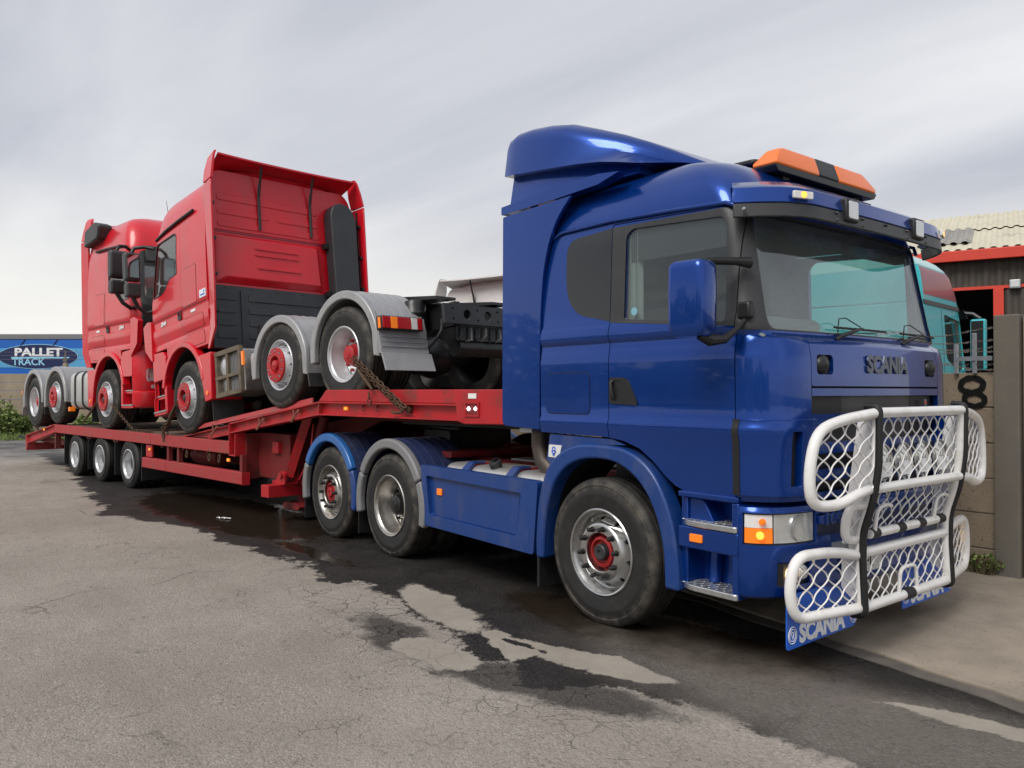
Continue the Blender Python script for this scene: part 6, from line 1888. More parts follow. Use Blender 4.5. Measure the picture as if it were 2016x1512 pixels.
WY = 2.60
wall = empty('concrete_panel_wall', Matrix.Translation((1.15, WY, 0)))
tag(wall, 'brown concrete board wall with a black painted 8 and barbed wire beside the bull bar', 'wall')
BZ = [0.0, 0.222, 0.540, 0.855, 1.172, 1.495, 1.812]
bays = [(-9.65, -7.0), (-6.85, -4.2), (-4.05, -1.45), (-1.30, 1.16)]
for i, (x0, x1) in enumerate(bays):
    for k in range(6):
        j = random.uniform(-0.006, 0.006)
        MB().box(x0 - 1.15, x1 - 1.15, 0.0 + j, 0.055 + j, BZ[k] + 0.004, BZ[k + 1] - 0.004).build('board', 'wall_concrete', wall, 0, bevel=0.007)
for x in (-6.925, -4.125, -1.375):
    MB().box(x - 0.07 - 1.15, x + 0.07 - 1.15, -0.02, 0.13, 0.0, 1.85).build('post', 'wall_concrete', wall, 0, bevel=0.01)
# painted figure 8
f8 = MB()
cx8, cz8 = 0.965 - 1.15, 1.640


def stroke(pts, w, y, mb):
    n = len(pts)
    vs, fs = [], []
    for i, p in enumerate(pts):
        t = (Vector(pts[(i + 1) % n]) - Vector(pts[i - 1])).normalized()
        nn = Vector((-t.y, t.x))
        ww = w * (1 + 0.12 * math.sin(i * 1.7))
        a = Vector(p) + nn * ww
        b = Vector(p) - nn * ww
        vs += [(a.x, y, a.y), (b.x, y, b.y), (a.x, y + 0.004, a.y), (b.x, y + 0.004, b.y)]
    for i in range(n):
        o, q = 4 * i, 4 * ((i + 1) % n)
        fs += [(o, o + 1, q + 1, q), (o + 2, q + 2, q + 3, o + 3), (o, q, q + 2, o + 2), (o + 1, o + 3, q + 3, q + 1)]
    mb.add(vs, fs)


stroke([(cx8 - 0.012 + 0.096 * math.cos(a) * (1 + 0.06 * math.sin(2 * a)), cz8 + 0.058 + 0.066 * math.sin(a)) for a in [2 * PI * k / 28 for k in range(28)]], 0.023, -0.0105, f8)
stroke([(cx8 + 0.010 + 0.086 * math.cos(a), cz8 - 0.074 + 0.060 * math.sin(a)) for a in [2 * PI * k / 28 for k in range(28)]], 0.022, -0.0107, f8)
f8.build('painted_figure', 'spray_black', wall, 0)
# big end post
po = MB().box(0, 0.205, -0.10, 0.16, 0, 2.31).build('gate_post', 'post_concrete', None, 0, bevel=0.012, M=Matrix.Translation((1.165, WY, 0)))
tag(po, 'tall brown square concrete post at the right end of the board wall', 'post')
p2 = MB().box(0, 0.9, 0, 0.16, 0, 2.29).build('gate_post', 'fence_concrete', None, 0, bevel=0.012, M=Matrix.Translation((1.385, WY - 0.06, 0)))  # separate paler block: lit right face of the post put into its colour
tag(p2, 'pale block added for the lit right face of the tall brown post', 'post')
# steel brackets with barbed wire on top
for x, z1, w in ((0.83, 2.07, 0.03), (0.985, 2.165, 0.028)):
    MB().box(x - 1.15 - w / 2, x - 1.15 + w / 2, -0.045, -0.005, 1.80, z1).build('wire_bracket', 'galv', wall, 0, bevel=0.003)
for x in (-1.7, -4.4, -7.0):
    MB().box(x - 1.15 - 0.02, x - 1.15 + 0.02, -0.045, -0.005, 1.80, 2.15).build('wire_bracket', 'galv', wall, 0, bevel=0.003)
MB().box(0.84 - 1.15, 1.14 - 1.15, -0.055, -0.04, 1.915, 1.955).build('cross_bar', 'galv', wall, 0)
for z, dz in ((2.18, 0.05), (2.09, 0.02), (2.03, 0.035), (1.99, -0.02), (1.89, 0.02), (1.86, 0.06)):
    bw = MB()
    n = 60
    for ph in (0, PI):
        bw.tube([(-2.85 + 2.86 * k / n, -0.02 + 0.004 * math.cos(k * 1.3 + ph), z + dz * math.sin(k * 0.33 + z * 9) * 0.5 + 0.004 * math.sin(k * 1.3 + ph)) for k in range(n + 1)], 0.0022, 4)
    for k in range(3, n, 4):
        x = -2.85 + 2.86 * k / n
        zz = z + dz * math.sin(k * 0.33 + z * 9) * 0.5
        bw.tube([(x - 0.012, -0.034, zz - 0.012), (x, -0.02, zz), (x + 0.01, -0.008, zz + 0.014)], 0.0018, 4)
        bw.tube([(x - 0.012, -0.008, zz + 0.012), (x, -0.02, zz), (x + 0.01, -0.034, zz - 0.014)], 0.0018, 4)
    bw.build('barbed_wire', 'wire', wall, 0)

# ================================================================== TEAL TRACTOR UNIT BEYOND THE WALL
teal = empty('tractor_unit')
tag(teal, 'turquoise and maroon tractor unit beyond the wall, part seen through the blue windscreen', 'truck')
tcab = CabForm(
    zs=[0.55, 0.9, 1.3, 1.7, 1.75, 2.0, 2.1, 2.2, 2.5, 2.78, 2.84, 2.90, 3.0, 3.1, 3.2, 3.3, 3.4, 3.48, 3.54, 3.59, 3.62, 3.64],
    w=[(0.55, 1.20), (1.75, 1.21), (2.1, 1.20), (2.78, 1.16), (3.1, 1.13), (3.3, 1.10), (3.4, 1.06), (3.48, 1.0), (3.54, 0.92), (3.59, 0.8), (3.62, 0.65), (3.64, 0.45)],
    xf=[(0.55, 1.42), (1.95, 1.42), (2.1, 1.32), (2.78, 1.18), (2.9, 1.16), (3.1, 1.06), (3.3, 0.92), (3.4, 0.80), (3.48, 0.66), (3.54, 0.50), (3.59, 0.3), (3.62, 0.1), (3.64, -0.1)],
    rcx=[(0, 0.25), (4, 0.2)], rcy=[(0, 0.3), (4, 0.25)], bulge=[(0, 0.04), (4, 0.04)], xr=[(0, -0.65), (3.2, -0.65), (3.64, -0.60)], ztop=3.55)
tb = tcab.shell(0, -0.04)
tw = fil([(0.22, 2.10), (0.78, 1.92), (1.04, 1.95), (0.98, 2.68), (0.22, 2.74)], 0.06)
wst = prism(fil([(-1.07, 2.05), (1.07, 2.05), (1.03, 2.74), (-1.03, 2.74)], 0.07), 0.8, 2, 'x')
tb = boolean(tb, [prism(tw, -1.6, -1.0), prism(tw, 1.0, 1.6), wst], 'DIFFERENCE')
put('cab_body', tb, 'teal_paint', teal, 30)
put('maroon_band', boolean(tcab.shell(0.003, -0.01), [boxm(-0.60, 2, -2, 2, 2.97, 3.36)], 'INTERSECT'), 'maroon_paint', teal, 30)
put('maroon_skirt', boolean(tcab.shell(0.003, -0.01), [boxm(-0.64, 2, -2, 2, 0.50, 1.72)], 'INTERSECT'), 'maroon_paint', teal, 30)
put('roof_cap', boolean(tcab.shell(0.003, -0.01), [boxm(-0.7, 2, -2, 2, 3.375, 4.0)], 'INTERSECT'), 'teal_light', teal, 30)
put('gutter', boolean(tcab.shell(0.012, -0.01), [boxm(-0.65, 2, -2, 2, 2.83, 2.89)], 'INTERSECT'), 'black_plastic', teal, 30)
put('windscreen', boolean(tcab.shell(-0.012, -0.017), [wst], 'INTERSECT'), 'windscreen_glass', teal, 30)
for s in (-1, 1):
    a_, b_ = (-1.6, -1.0) if s < 0 else (1.0, 1.6)
    put('window_glass', boolean(tcab.shell(-0.010, -0.014), [prism(tw, a_, b_)], 'INTERSECT'), 'side_glass', teal, 30)
    put('door_gap', boolean(tcab.shell(0.002, -0.02), [prism(rect(0.085, 0.10, 1.0, 2.8), a_, b_)], 'INTERSECT'), 'grille_black', teal, 30)
    mo = MB().prism(fil([(1.10, 1.95), (1.24, 1.95), (1.24, 2.72), (1.10, 2.72)], 0.04), min(s * 1.27, s * 1.47), max(s * 1.27, s * 1.47)).build('mirror', 'teal_paint', teal, 40, bevel=0.03, seg=3)
    MB().box(1.085, 1.098, min(s * 1.29, s * 1.45), max(s * 1.29, s * 1.45), 1.98, 2.69).build('mirror_glass', 'black_plastic', mo, 0)
    MB().tube([(1.15, s * 1.4, 2.72), (1.15, s * 1.30, 2.80), (1.15, s * 1.16, 2.82)], 0.03, 8).build('mirror_arm', 'black_plastic', mo)
    MB().tube([(1.15, s * 1.4, 1.95), (1.15, s * 1.18, 1.95)], 0.025, 8).build('mirror_arm', 'black_plastic', mo)
    for x, kd in ((0, 'steer'), (-3.0, 'drive')):
        wheel(teal, kd, (x, s * 1.2, 0.5), s, 0.5, 0.3, 0.29, 'alloy', 'hub_red')
    MB().box(-4.2, 0.5, s * 0.4 - 0.04, s * 0.4 + 0.04, 0.75, 1.0).build('chassis_rail', 'chassis_black', teal, 0)
vz = []
for k in range(11):
    y = -1.2 + 2.4 * k / 10
    x = 1.44 - 0.18 * (y / 1.2) ** 2
    vz.append([(x, y, 2.74), (x + 0.02, y, 2.74), (x - 0.22, y, 2.86), (x - 0.24, y, 2.86)])
MB().loft(vz).build('sun_visor', 'grey_black', teal, 35)
# pressed back wall
for y0, y1, z0, z1, d in ((-1.08, 1.08, 2.46, 2.86, 0.02), (-1.08, 1.08, 2.30, 2.38, 0.02), (-0.95, 0.95, 1.80, 2.24, 0.02), (-0.80, 0.80, 1.88, 2.14, 0.035)):
    MB().prism(rect(y0, y1, z0, z1, 0.07), -0.65 - d, -0.64, 'x').build('rear_panel', 'teal_paint', teal, 40, bevel=0.012)
MB().box(-0.645, 1.2, -1.1, 1.1, 1.4, 1.45).box(-0.58, -0.54, -1.1, 1.1, 1.45, 3.2).build('cab_floor', 'interior_dark', teal, 0)
MB().prism(fil([(0.98, 1.5), (1.28, 1.5), (1.28, 2.0), (1.0, 2.05)], 0.05), -1.1, 1.1).build('dashboard', 'interior_dark', teal, 40)
for s in (-1, 1):
    MB().prism(fil([(-0.10, 1.5), (0.4, 1.5), (0.42, 1.9), (0.06, 1.88), (-0.06, 2.5), (-0.22, 2.5)], 0.05), s * 0.6 - 0.25, s * 0.6 + 0.25).build('seat', 'interior_dark', teal, 40, bevel=0.02)
# right rear corner of its cab at depth about 10.6 m behind pixel 1826
tc0 = at(1826, 770, 10.7)
TH = RAD(97)
off = Matrix.Rotation(TH, 4, 'Z') @ Vector((-0.65, -1.2, 0))
teal.matrix_basis = Matrix.Translation((tc0.x - off.x, tc0.y - off.y, 0.0)) @ Matrix.Rotation(TH, 4, 'Z')

# ================================================================== SHED
E0 = at(1870, 500, 24.0)
E1 = at(2016, 488, 23.0)
ed = Vector((E1.x - E0.x, E1.y - E0.y, 0)).normalized()
nn_ = Vector((ed.y, -ed.x, 0))          # towards the camera
EZ = E0.z
# local frame: x along the eave to the right, y away from the camera
SM = Matrix(((ed.x, -nn_.x, 0, E0.x), (ed.y, -nn_.y, 0, E0.y), (0, 0, 1, 0), (0, 0, 0, 1)))
shed = empty('industrial_shed', SM)
tag(shed, 'brown corrugated shed with cream sheet roof, red gutter and red door posts', 'building')
x0s, x1s, dep, rise = -5.0, 9.0, 7.0, 2.25


def corrug(x0, x1, pitch, amp, f, name, m, par):
    """corrugated sheet: f(x, t, h) -> point, t in 0..1 up the sheet"""
    vs, fs = [], []
    n = int((x1 - x0) / pitch * 4)
    for i in range(n + 1):
        x = x0 + (x1 - x0) * i / n
        ph = (i % 4)
        h = amp if ph in (1, 2) else 0.0
        for t_ in (0, 1):
            vs.append(f(x, t_, h))
    for i in range(n):
        fs.append((2 * i, 2 * i + 2, 2 * i + 3, 2 * i + 1))
    me = bpy.data.meshes.new(name)
    me.from_pydata(vs, [], fs)
    return put(name, me, m, par, 0)


rf1 = corrug(x0s, x1s, 0.30, 0.05, lambda x, t_, h: (x, -0.35 + t_ * 3.6, EZ + 0.02 + t_ * 1.16 + h), 'roof_sheet', 'roof_sheet', shed)
corrug(x0s, x1s, 0.30, 0.05, lambda x, t_, h: (x, 3.20 + t_ * 3.8, EZ + 1.21 + t_ * 1.22 + h), 'roof_sheet', 'roof_sheet', shed)
corrug(-0.95, 0.55, 0.30, 0.055, lambda x, t_, h: (x, 0.55 + t_ * 2.9, EZ + 0.385 + t_ * 0.935 + h), 'roof_light', 'roof_grey', shed)
corrug(x0s, x1s, 0.30, 0.05, lambda x, t_, h: (x, 7.0 + t_ * 7.2, EZ + 2.43 - t_ * 2.4 + h), 'roof_sheet', 'roof_sheet', shed)
MB().box(x0s, x1s, -0.42, -0.30, EZ - 0.30, EZ + 0.02).build('gutter', 'red_trim', shed, 0, bevel=0.02)
corrug(x0s, x1s, 0.34, 0.05, lambda x, t_, h: (x, -0.0 - h, EZ - 1.05 + t_ * 0.85), 'cladding', 'brown_clad', shed)
MB().box(x0s, x1s, -0.09, 0.0, EZ - 1.14, EZ - 1.05).build('door_head', 'red_trim', shed, 0)
for x in (1.12, 3.0):
    MB().box(x, x + 0.26, -0.12, 0.05, 0, EZ - 1.14).build('door_post', 'red_trim', shed, 0)
corrug(1.38, 3.0, 0.34, 0.05, lambda x, t_, h: (x, -0.0 - h, t_ * (EZ - 1.14)), 'cladding', 'brown_clad', shed)
corrug(3.26, x1s, 0.34, 0.05, lambda x, t_, h: (x, -0.0 - h, t_ * (EZ - 1.14)), 'cladding', 'brown_clad', shed)
corrug(x0s, -2.0, 0.34, 0.05, lambda x, t_, h: (x, -0.0 - h, t_ * (EZ - 1.14)), 'cladding', 'brown_clad', shed)
MB().box(x0s, x1s, 6.95, 7.0, 0, EZ + 2.40).build('dark_backing', 'shed_dark', shed, 0)  # added near-black sheet: stops light leaking in, keeps the door opening dark
MB().box(x0s, x1s, 13.9, 14.0, 0, EZ).box(x0s, x0s + 0.1, 0.02, 13.9, 0, EZ).box(x1s - 0.1, x1s, 0.02, 13.9, 0, EZ).build('back_wall', 'brown_clad', shed, 0)
fl_ = MB().box(1.52, 1.80, -0.22, -0.06, EZ - 1.18, EZ - 0.92).build('flood_light', 'galv', shed, 0, bevel=0.02)
MB().box(1.55, 1.77, -0.235, -0.218, EZ - 1.13, EZ - 0.95).build('lens', 'lamp_glass', fl_, 0)

# ================================================================== CURTAIN-SIDE TRAILER AND BOARD FENCE FAR LEFT
fe = Vector((_r.x, _r.y, 0)).normalized()
FM = Matrix(((fe.x, -fe.y, 0, 0), (fe.y, fe.x, 0, 0), (0, 0, 1, 0), (0, 0, 0, 1)))    # x to the right in the picture, y away
fo_ = at(25, 770, 28.0)
fence = empty('concrete_board_fence', Matrix.Translation((fo_.x, fo_.y, 0.12)) @ FM)
tag(fence, 'pale concrete board fence with barbed wire behind the weeds at the far left', 'fence')
for bx_ in range(-2, 3):
    xb = -0.9 + bx_ * 2.75
    for k in range(7):
        MB().box(xb + 0.06, xb + 2.69, 0.0, 0.06, k * 0.305 + 0.004, (k + 1) * 0.305 - 0.004).build('board', 'fence_concrete', fence, 0, bevel=0.008)
    po_ = MB().box(xb - 0.07, xb + 0.07, -0.05, 0.12, 0, 2.36).prism(fil([(-0.07, 2.36), (0.07, 2.36), (0.06, 2.50), (0.0, 2.53), (-0.06, 2.50)], 0.02), -0.05, 0.10, M=Matrix.Translation((xb, 0, 0))).build('post', 'fence_concrete', fence, 30)
    MB().box(xb - 0.018, xb + 0.018, -0.01, 0.03, 2.45, 2.95).box(xb - 0.07, xb + 0.07, -0.02, 0.0, 2.56, 2.70).build('wire_bracket', 'wire', fence, 0)
for z in (2.66, 2.80, 2.92):
    MB().tube([(-6.5 + k * 0.5, 0.0, z - 0.03 * abs(math.sin(k * PI / 5.5))) for k in range(29)], 0.006, 4).build('barbed_wire', 'wire', fence, 0)

co_ = at(72, 770, 33.0)
cur = empty('curtain_trailer', Matrix.Translation((co_.x, co_.y, 0.0)) @ FM)
tag(cur, 'blue curtain-side lorry trailer lettered PALLET TRACK behind the far fence', 'trailer')
MB().box(-8.0, 5.5, 0.0, 2.5, 1.25, 4.0).build('box_body', 'curtain_blue', cur, 0)
MB().box(-8.05, 5.55, -0.03, 2.53, 3.80, 4.02).build('roof_rail', 'grey_plastic', cur, 0, bevel=0.02)
MB().box(-8.0, 5.5, -0.012, 0.0, 2.62, 3.42).build('cyan_band', 'curtain_cyan', cur, 0)
MB().prism(circ(0.05, 3.08, 1.68, 40, ry=0.52), -0.018, -0.012).build('ellipse', 'letter_cyan', cur, 0)
MB().prism(circ(0.05, 3.08, 1.655, 40, ry=0.495), -0.024, -0.018).build('ellipse', 'curtain_navy', cur, 0)
text('lettering', 'PALLET', 0.46, 'letter_white', cur, frame((0.08, -0.028, 3.245), (1, 0, 0), (0, 0, 1)), 0.002, 0.018, sx=1.34)
text('lettering', 'TRACK', 0.40, 'letter_cyan', cur, frame((-0.33, -0.028, 2.845), (1, 0, 0), (0, 0, 1)), 0.002, 0.008, sx=1.05)
MB().prism([(-1.05, 3.0), (1.32, 3.0), (1.40, 3.06), (-1.05, 3.06)], -0.028, -0.024).build('underline', 'letter_cyan', cur, 0)
for k in range(10):
    x = -7.5 + k * 1.35
    MB().prism([(x, 3.44), (x + 0.04, 3.44), (x + 0.30, 3.80), (x + 0.24, 3.80)], -0.02, -0.005).build('curtain_strap', 'curtain_navy', cur, 0)
MB().box(-7.9, 5.4, 0.2, 2.3, 1.05, 1.25).build('floor_frame', 'chassis_black', cur, 0)
for x in (-6.5, -5.2, -3.9):
    for y in (0.02, 2.48):
        wheel(cur, 'trailer', (x, y, 0.5), -1 if y < 1 else 1, 0.5, 0.3, 0.28, 'silver_paint', 'grey_black')
MB().box(3.9, 4.1, 0.3, 0.5, 0.0, 1.05).box(3.9, 4.1, 2.0, 2.2, 0.0, 1.05).build('landing_leg', 'chassis_black', cur, 0)

# ================================================================== PLANTS
lm = bpy.data.materials.new('leaf')
lm.use_nodes = True
_nt = lm.node_tree
_b = _nt.nodes['Principled BSDF']
_oi = _nt.nodes.new('ShaderNodeNewGeometry')
_cr = _nt.nodes.new('ShaderNodeValToRGB')
_cr.color_ramp.elements[0].color = (0.055, 0.10, 0.020, 1)
_cr.color_ramp.elements[1].color = (0.25, 0.32, 0.085, 1)
_nt.links.new(_oi.outputs['Random Per Island'], _cr.inputs[0])
_nt.links.new(_cr.outputs[0], _b.inputs['Base Color'])
_b.inputs['Roughness'].default_value = 0.55
_b.inputs['Subsurface Weight'].default_value = 0.0
MATS['leaf'] = lm
mat('stem', (0.12, 0.10, 0.05), 0.8, var=0.2)


def leaf(mb, p, d, l, w):
    d = Vector(d).normalized()
    up = Vector((random.uniform(-1, 1), random.uniform(-1, 1), random.uniform(0.2, 1)))
    s_ = d.cross(up).normalized() * w
    p = Vector(p)
    c = d.cross(s_).normalized() * l * 0.12
    mb.add([p, p + d * l * 0.5 + s_ + c, p + d * l, p + d * l * 0.5 - s_ + c], [(0, 1, 2), (0, 2, 3)])


def bush(label, loc, h, rx, ry, nst, nl, ls=1.0):
    root = empty('weed_bush', Matrix.Translation(loc))
    tag(root, label, 'plant')
    stx, lv = MB(), MB()
    for i in range(nst):
        a = random.uniform(0, 2 * PI)
        r_ = math.sqrt(random.random())
        hh = h * (1 - 0.5 * r_ * r_) * random.uniform(0.6, 1.1)
        b0 = Vector((math.cos(a) * r_ * rx * 0.5, math.sin(a) * r_ * ry * 0.5, 0))
        b1 = Vector((math.cos(a) * r_ * rx, math.sin(a) * r_ * ry, hh))
        mid_ = b0.lerp(b1, 0.55) + Vector((random.uniform(-.08, .08), random.uniform(-.08, .08), 0.1))
        stx.tube([b0, mid_, b1], [0.012, 0.008, 0.003], 4)
        for k in range(nl):
            t_ = 0.15 + 0.85 * random.random()
            q = b0.lerp(mid_, t_ * 2) if t_ < 0.5 else mid_.lerp(b1, t_ * 2 - 1)
            leaf(lv, q, (random.uniform(-1, 1), random.uniform(-1, 1), random.uniform(-0.3, 0.8)), random.uniform(0.07, 0.17) * ls, random.uniform(0.02, 0.05) * ls)
    stx.build('stem', 'stem', root, 0)
    lv.build('foliage', 'leaf', root, 0)
    return root


b1 = at(20, 770, 26.6)
bush('dense green weed bush growing against the far left board fence', (b1.x, b1.y, 0.12), 1.05, 0.75, 0.45, 60, 30)
b2 = at(2, 770, 26.9)
bush('taller thin brambles at the far left edge of the board fence', (b2.x, b2.y, 0.12), 1.6, 0.5, 0.4, 26, 16)
b3 = at(46, 770, 26.9)
bush('low green weeds beside the raised rear mudguard by the board fence', (b3.x, b3.y, 0.12), 0.8, 0.5, 0.4, 40, 24)
b4 = at(172, 770, 26.5)
bush('green weeds glimpsed between the tank and wheel of the rear red cab', (b4.x, b4.y, 0.12), 0.75, 1.1, 0.4, 70, 24)
b5 = Vector((0.98, WY - 0.08, 0))
bw_ = bush('small weed tuft at the foot of the tall brown post', (1.06, WY - 0.13, 0.02), 0.13, 0.20, 0.06, 26, 10, 0.32)
gmx = MB()
for i in range(9000):
    u = random.uniform(-60, 250)
    D = random.uniform(24.6, 27.8)
    q = at(u, 770, D)
    z = 0.10
    hh = random.uniform(0.06, 0.30) * (0.6 + 0.4 * math.sin(u * 0.13) ** 2) * (0.6 + (D - 24.6) / 5)
    a = random.uniform(0, 2 * PI)
    w_ = 0.012
    tip = Vector((q.x + random.uniform(-.08, .08), q.y + random.uniform(-.08, .08), z + hh))
    gmx.add([(q.x - w_ * math.cos(a), q.y - w_ * math.sin(a), z), (q.x + w_ * math.cos(a), q.y + w_ * math.sin(a), z), tip], [(0, 1, 2)])
go = gmx.build('grass_verge', 'leaf', None, 0)
tag(go, 'rough green grass verge in front of the far left fence', 'grass', kind='stuff')

# ================================================================== GROUND
def gz(x, y):
    """very gentle rise of the yard towards the back"""
    t_ = min(1, max(0, (-4.9 - x) / 2.0))
    t_ = t_ * t_ * (3 - 2 * t_)
    t2 = min(1, max(0, (-14 - x) / 12.0))
    t2 = t2 * t2 * (3 - 2 * t2)
    return GZ * t_ + 0.06 * t2 + 0.012 * math.sin(x * 0.9) * math.sin(y * 0.7) * min(1, max(0, (-14.5 - x) / 4))


gr = bpy.data.materials.new('asphalt')
gr.use_nodes = True
nt = gr.node_tree
b = nt.nodes['Principled BSDF']
geo = nt.nodes.new('ShaderNodeNewGeometry')
sepg = nt.nodes.new('ShaderNodeSeparateXYZ')
nt.links.new(geo.outputs['Position'], sepg.inputs[0])


def N(t, **k):
    n = nt.nodes.new(t)
    for a, v in k.items():
        setattr(n, a, v)
    return n


def M2(op, a, b_=None, clamp=False):
    n = N('ShaderNodeMath', operation=op)
    n.use_clamp = clamp
    for i, x in enumerate((a, b_)):
        if x is None:
            continue
        if isinstance(x, (int, float)):
            n.inputs[i].default_value = x
        else:
            nt.links.new(x, n.inputs[i])
    return n.outputs[0]


def noise(s, d=6, r=0.6, vec=None, dist=0.0):
    n = N('ShaderNodeTexNoise')
    n.inputs['Scale'].default_value = s
    n.inputs['Detail'].default_value = d
    n.inputs['Roughness'].default_value = r
    n.inputs['Distortion'].default_value = dist
    nt.links.new(vec or geo.outputs['Position'], n.inputs['Vector'])
    return n.outputs[0]


def rng(src, a, b_, c=0.0, d=1.0, smooth=True):
    n = N('ShaderNodeMapRange')
    if smooth:
        n.interpolation_type = 'SMOOTHSTEP'
    for i, v in enumerate((a, b_, c, d)):
        n.inputs[i + 1].default_value = v
    nt.links.new(src, n.inputs[0])
    return n.outputs[0]


def mixc(f, a, c):
    n = N('ShaderNodeMixRGB')
    for i, x in enumerate((f, a, c)):
        if isinstance(x, (int, float)):
            n.inputs[i].default_value = x
        elif isinstance(x, tuple):
            n.inputs[i].default_value = (*x, 1)
        else:
            nt.links.new(x, n.inputs[i])
    return n.outputs[0]


_wn = N('ShaderNodeTexNoise')
_wn.inputs['Scale'].default_value = 1.7
_wn.inputs['Detail'].default_value = 8
_wn.inputs['Roughness'].default_value = 0.66
nt.links.new(geo.outputs['Position'], _wn.inputs['Vector'])
_ws = N('ShaderNodeSeparateXYZ')
nt.links.new(_wn.outputs['Color'], _ws.inputs[0])
X0, Y0 = sepg.outputs[0], sepg.outputs[1]
X = M2('ADD', X0, M2('MULTIPLY', M2('SUBTRACT', _ws.outputs[0], 0.5), 0.9))
Yc = M2('ADD', Y0, M2('MULTIPLY', M2('SUBTRACT', _ws.outputs[1], 0.5), 0.42))
big = noise(0.35, 5, 0.6)
med = noise(2.2, 8, 0.68)
fine = noise(38, 4, 0.7)
vfine = noise(150, 2, 0.6)
st_v = N('ShaderNodeTexVoronoi')
st_v.inputs['Scale'].default_value = 85
nt.links.new(geo.outputs['Position'], st_v.inputs['Vector'])
stone_c = N('ShaderNodeSeparateXYZ')
nt.links.new(st_v.outputs['Color'], stone_c.inputs[0])
stone_r = stone_c.outputs[0]
# boundary of the wet stain on the camera side, as a curve y = f(x), x in [-16, 8]
cv = N('ShaderNodeValToRGB')
cvp = [(-16, -2.15), (-12.3, -2.35), (-8.5, -2.75), (-7.3, -2.95), (-5.7, -2.30), (-4.3, -2.22), (-3.2, -2.02), (-2.4, -2.12), (-1.9, -2.0), (-0.6, -2.12), (0.0, -2.35), (0.6, -2.30), (1.0, -1.97), (1.55, -1.90), (2.1, -1.95), (3.2, -1.9), (5.0, -1.6), (8.0, -1.2)]
els = cv.color_ramp.elements
while len(els) > 1:
    els.remove(els[-1])
for i, (x, y) in enumerate(cvp):
    p = (x + 16) / 24.0
    v = (y + 4) / 4.0
    if i == 0:
        els[0].position = p
        els[0].color = (v, v, v, 1)
    else:
        els.new(p).color = (v, v, v, 1)
nt.links.new(rng(X, -16, 8, 0, 1, False), cv.inputs[0])
fy = M2('SUBTRACT', M2('MULTIPLY', cv.outputs[0], 4.0), 4.0)
edge = M2('SUBTRACT', Yc, fy)
edge = M2('ADD', edge, M2('MULTIPLY', M2('SUBTRACT', med, 0.5), 1.0))
edge = M2('ADD', edge, M2('MULTIPLY', M2('SUBTRACT', fine, 0.5), 0.22))
wet = rng(edge, -0.02, 0.06)


def blob(cx, cy, rx, ry, rot, amp=0.8, soft=0.12):
    c, s_ = math.cos(rot), math.sin(rot)
    dx = M2('SUBTRACT', X, cx)
    dy = M2('SUBTRACT', Yc, cy)
    u = M2('DIVIDE', M2('ADD', M2('MULTIPLY', dx, c), M2('MULTIPLY', dy, s_)), rx)
    v = M2('DIVIDE', M2('SUBTRACT', M2('MULTIPLY', dy, c), M2('MULTIPLY', dx, s_)), ry)
    d = M2('SQRT', M2('ADD', M2('MULTIPLY', u, u), M2('MULTIPLY', v, v)))
    d = M2('ADD', d, M2('MULTIPLY', M2('SUBTRACT', med, 0.5), amp))
    return rng(M2('ADD', d, M2('MULTIPLY', M2('SUBTRACT', fine, 0.5), 0.25)), 1.0 - soft, 1.0 + soft, 1, 0)


dry = blob(-1.10, -1.85, 0.72, 0.17, -0.22, 0.9)
dry = M2('MAXIMUM', dry, blob(-0.22, -2.46, 0.42, 0.16, 0.12, 0.7, 0.07))
dry = M2('MAXIMUM', dry, blob(0.42, -1.83, 0.70, 0.15, 0.20, 0.7, 0.07))
dry = M2('MAXIMUM', dry, blob(-0.10, -1.98, 0.40, 0.10, -0.35, 0.7, 0.07))
dry = M2('MAXIMUM', dry, blob(2.55, -0.93, 0.55, 0.08, 0.1, 0.9, 0.10))
dry = M2('MULTIPLY', dry, M2('SUBTRACT', 1.0, blob(0.02, -1.92, 0.13, 0.05, 0.0, 0.7, 0.1)))
dark2 = blob(0.62, -2.30, 0.75, 0.20, 0.32, 1.1, 0.25)      # cracked, oily asphalt beside the patches
dark2 = M2('MAXIMUM', dark2, blob(-0.75, -2.45, 0.55, 0.17, -0.2, 1.6, 0.3))
dark2 = M2('MAXIMUM', dark2, blob(1.6, -1.55, 1.1, 0.30, 0.15, 1.0, 0.3))
wet = M2('MULTIPLY', M2('MAXIMUM', wet, M2('MULTIPLY', dark2, 0.8)), M2('SUBTRACT', 1.0, dry))
wet = M2('MULTIPLY', wet, M2('SUBTRACT', 1.0, M2('MULTIPLY', blob(2.3, -1.35, 1.9, 0.55, 0.05, 0.9, 0.5), 0.42)))
puddle = M2('MAXIMUM', blob(0.45, -1.08, 1.55, 0.42, 0.06, 0.5, 0.15), blob(-6.6, -1.55, 2.6, 0.75, 0.10, 0.7, 0.12))
puddle = M2('MAXIMUM', puddle, blob(-3.6, -1.75, 0.75, 0.14, 0.05, 0.9, 0.15))
puddle = M2('MULTIPLY', puddle, M2('SUBTRACT', 1.0, dry))
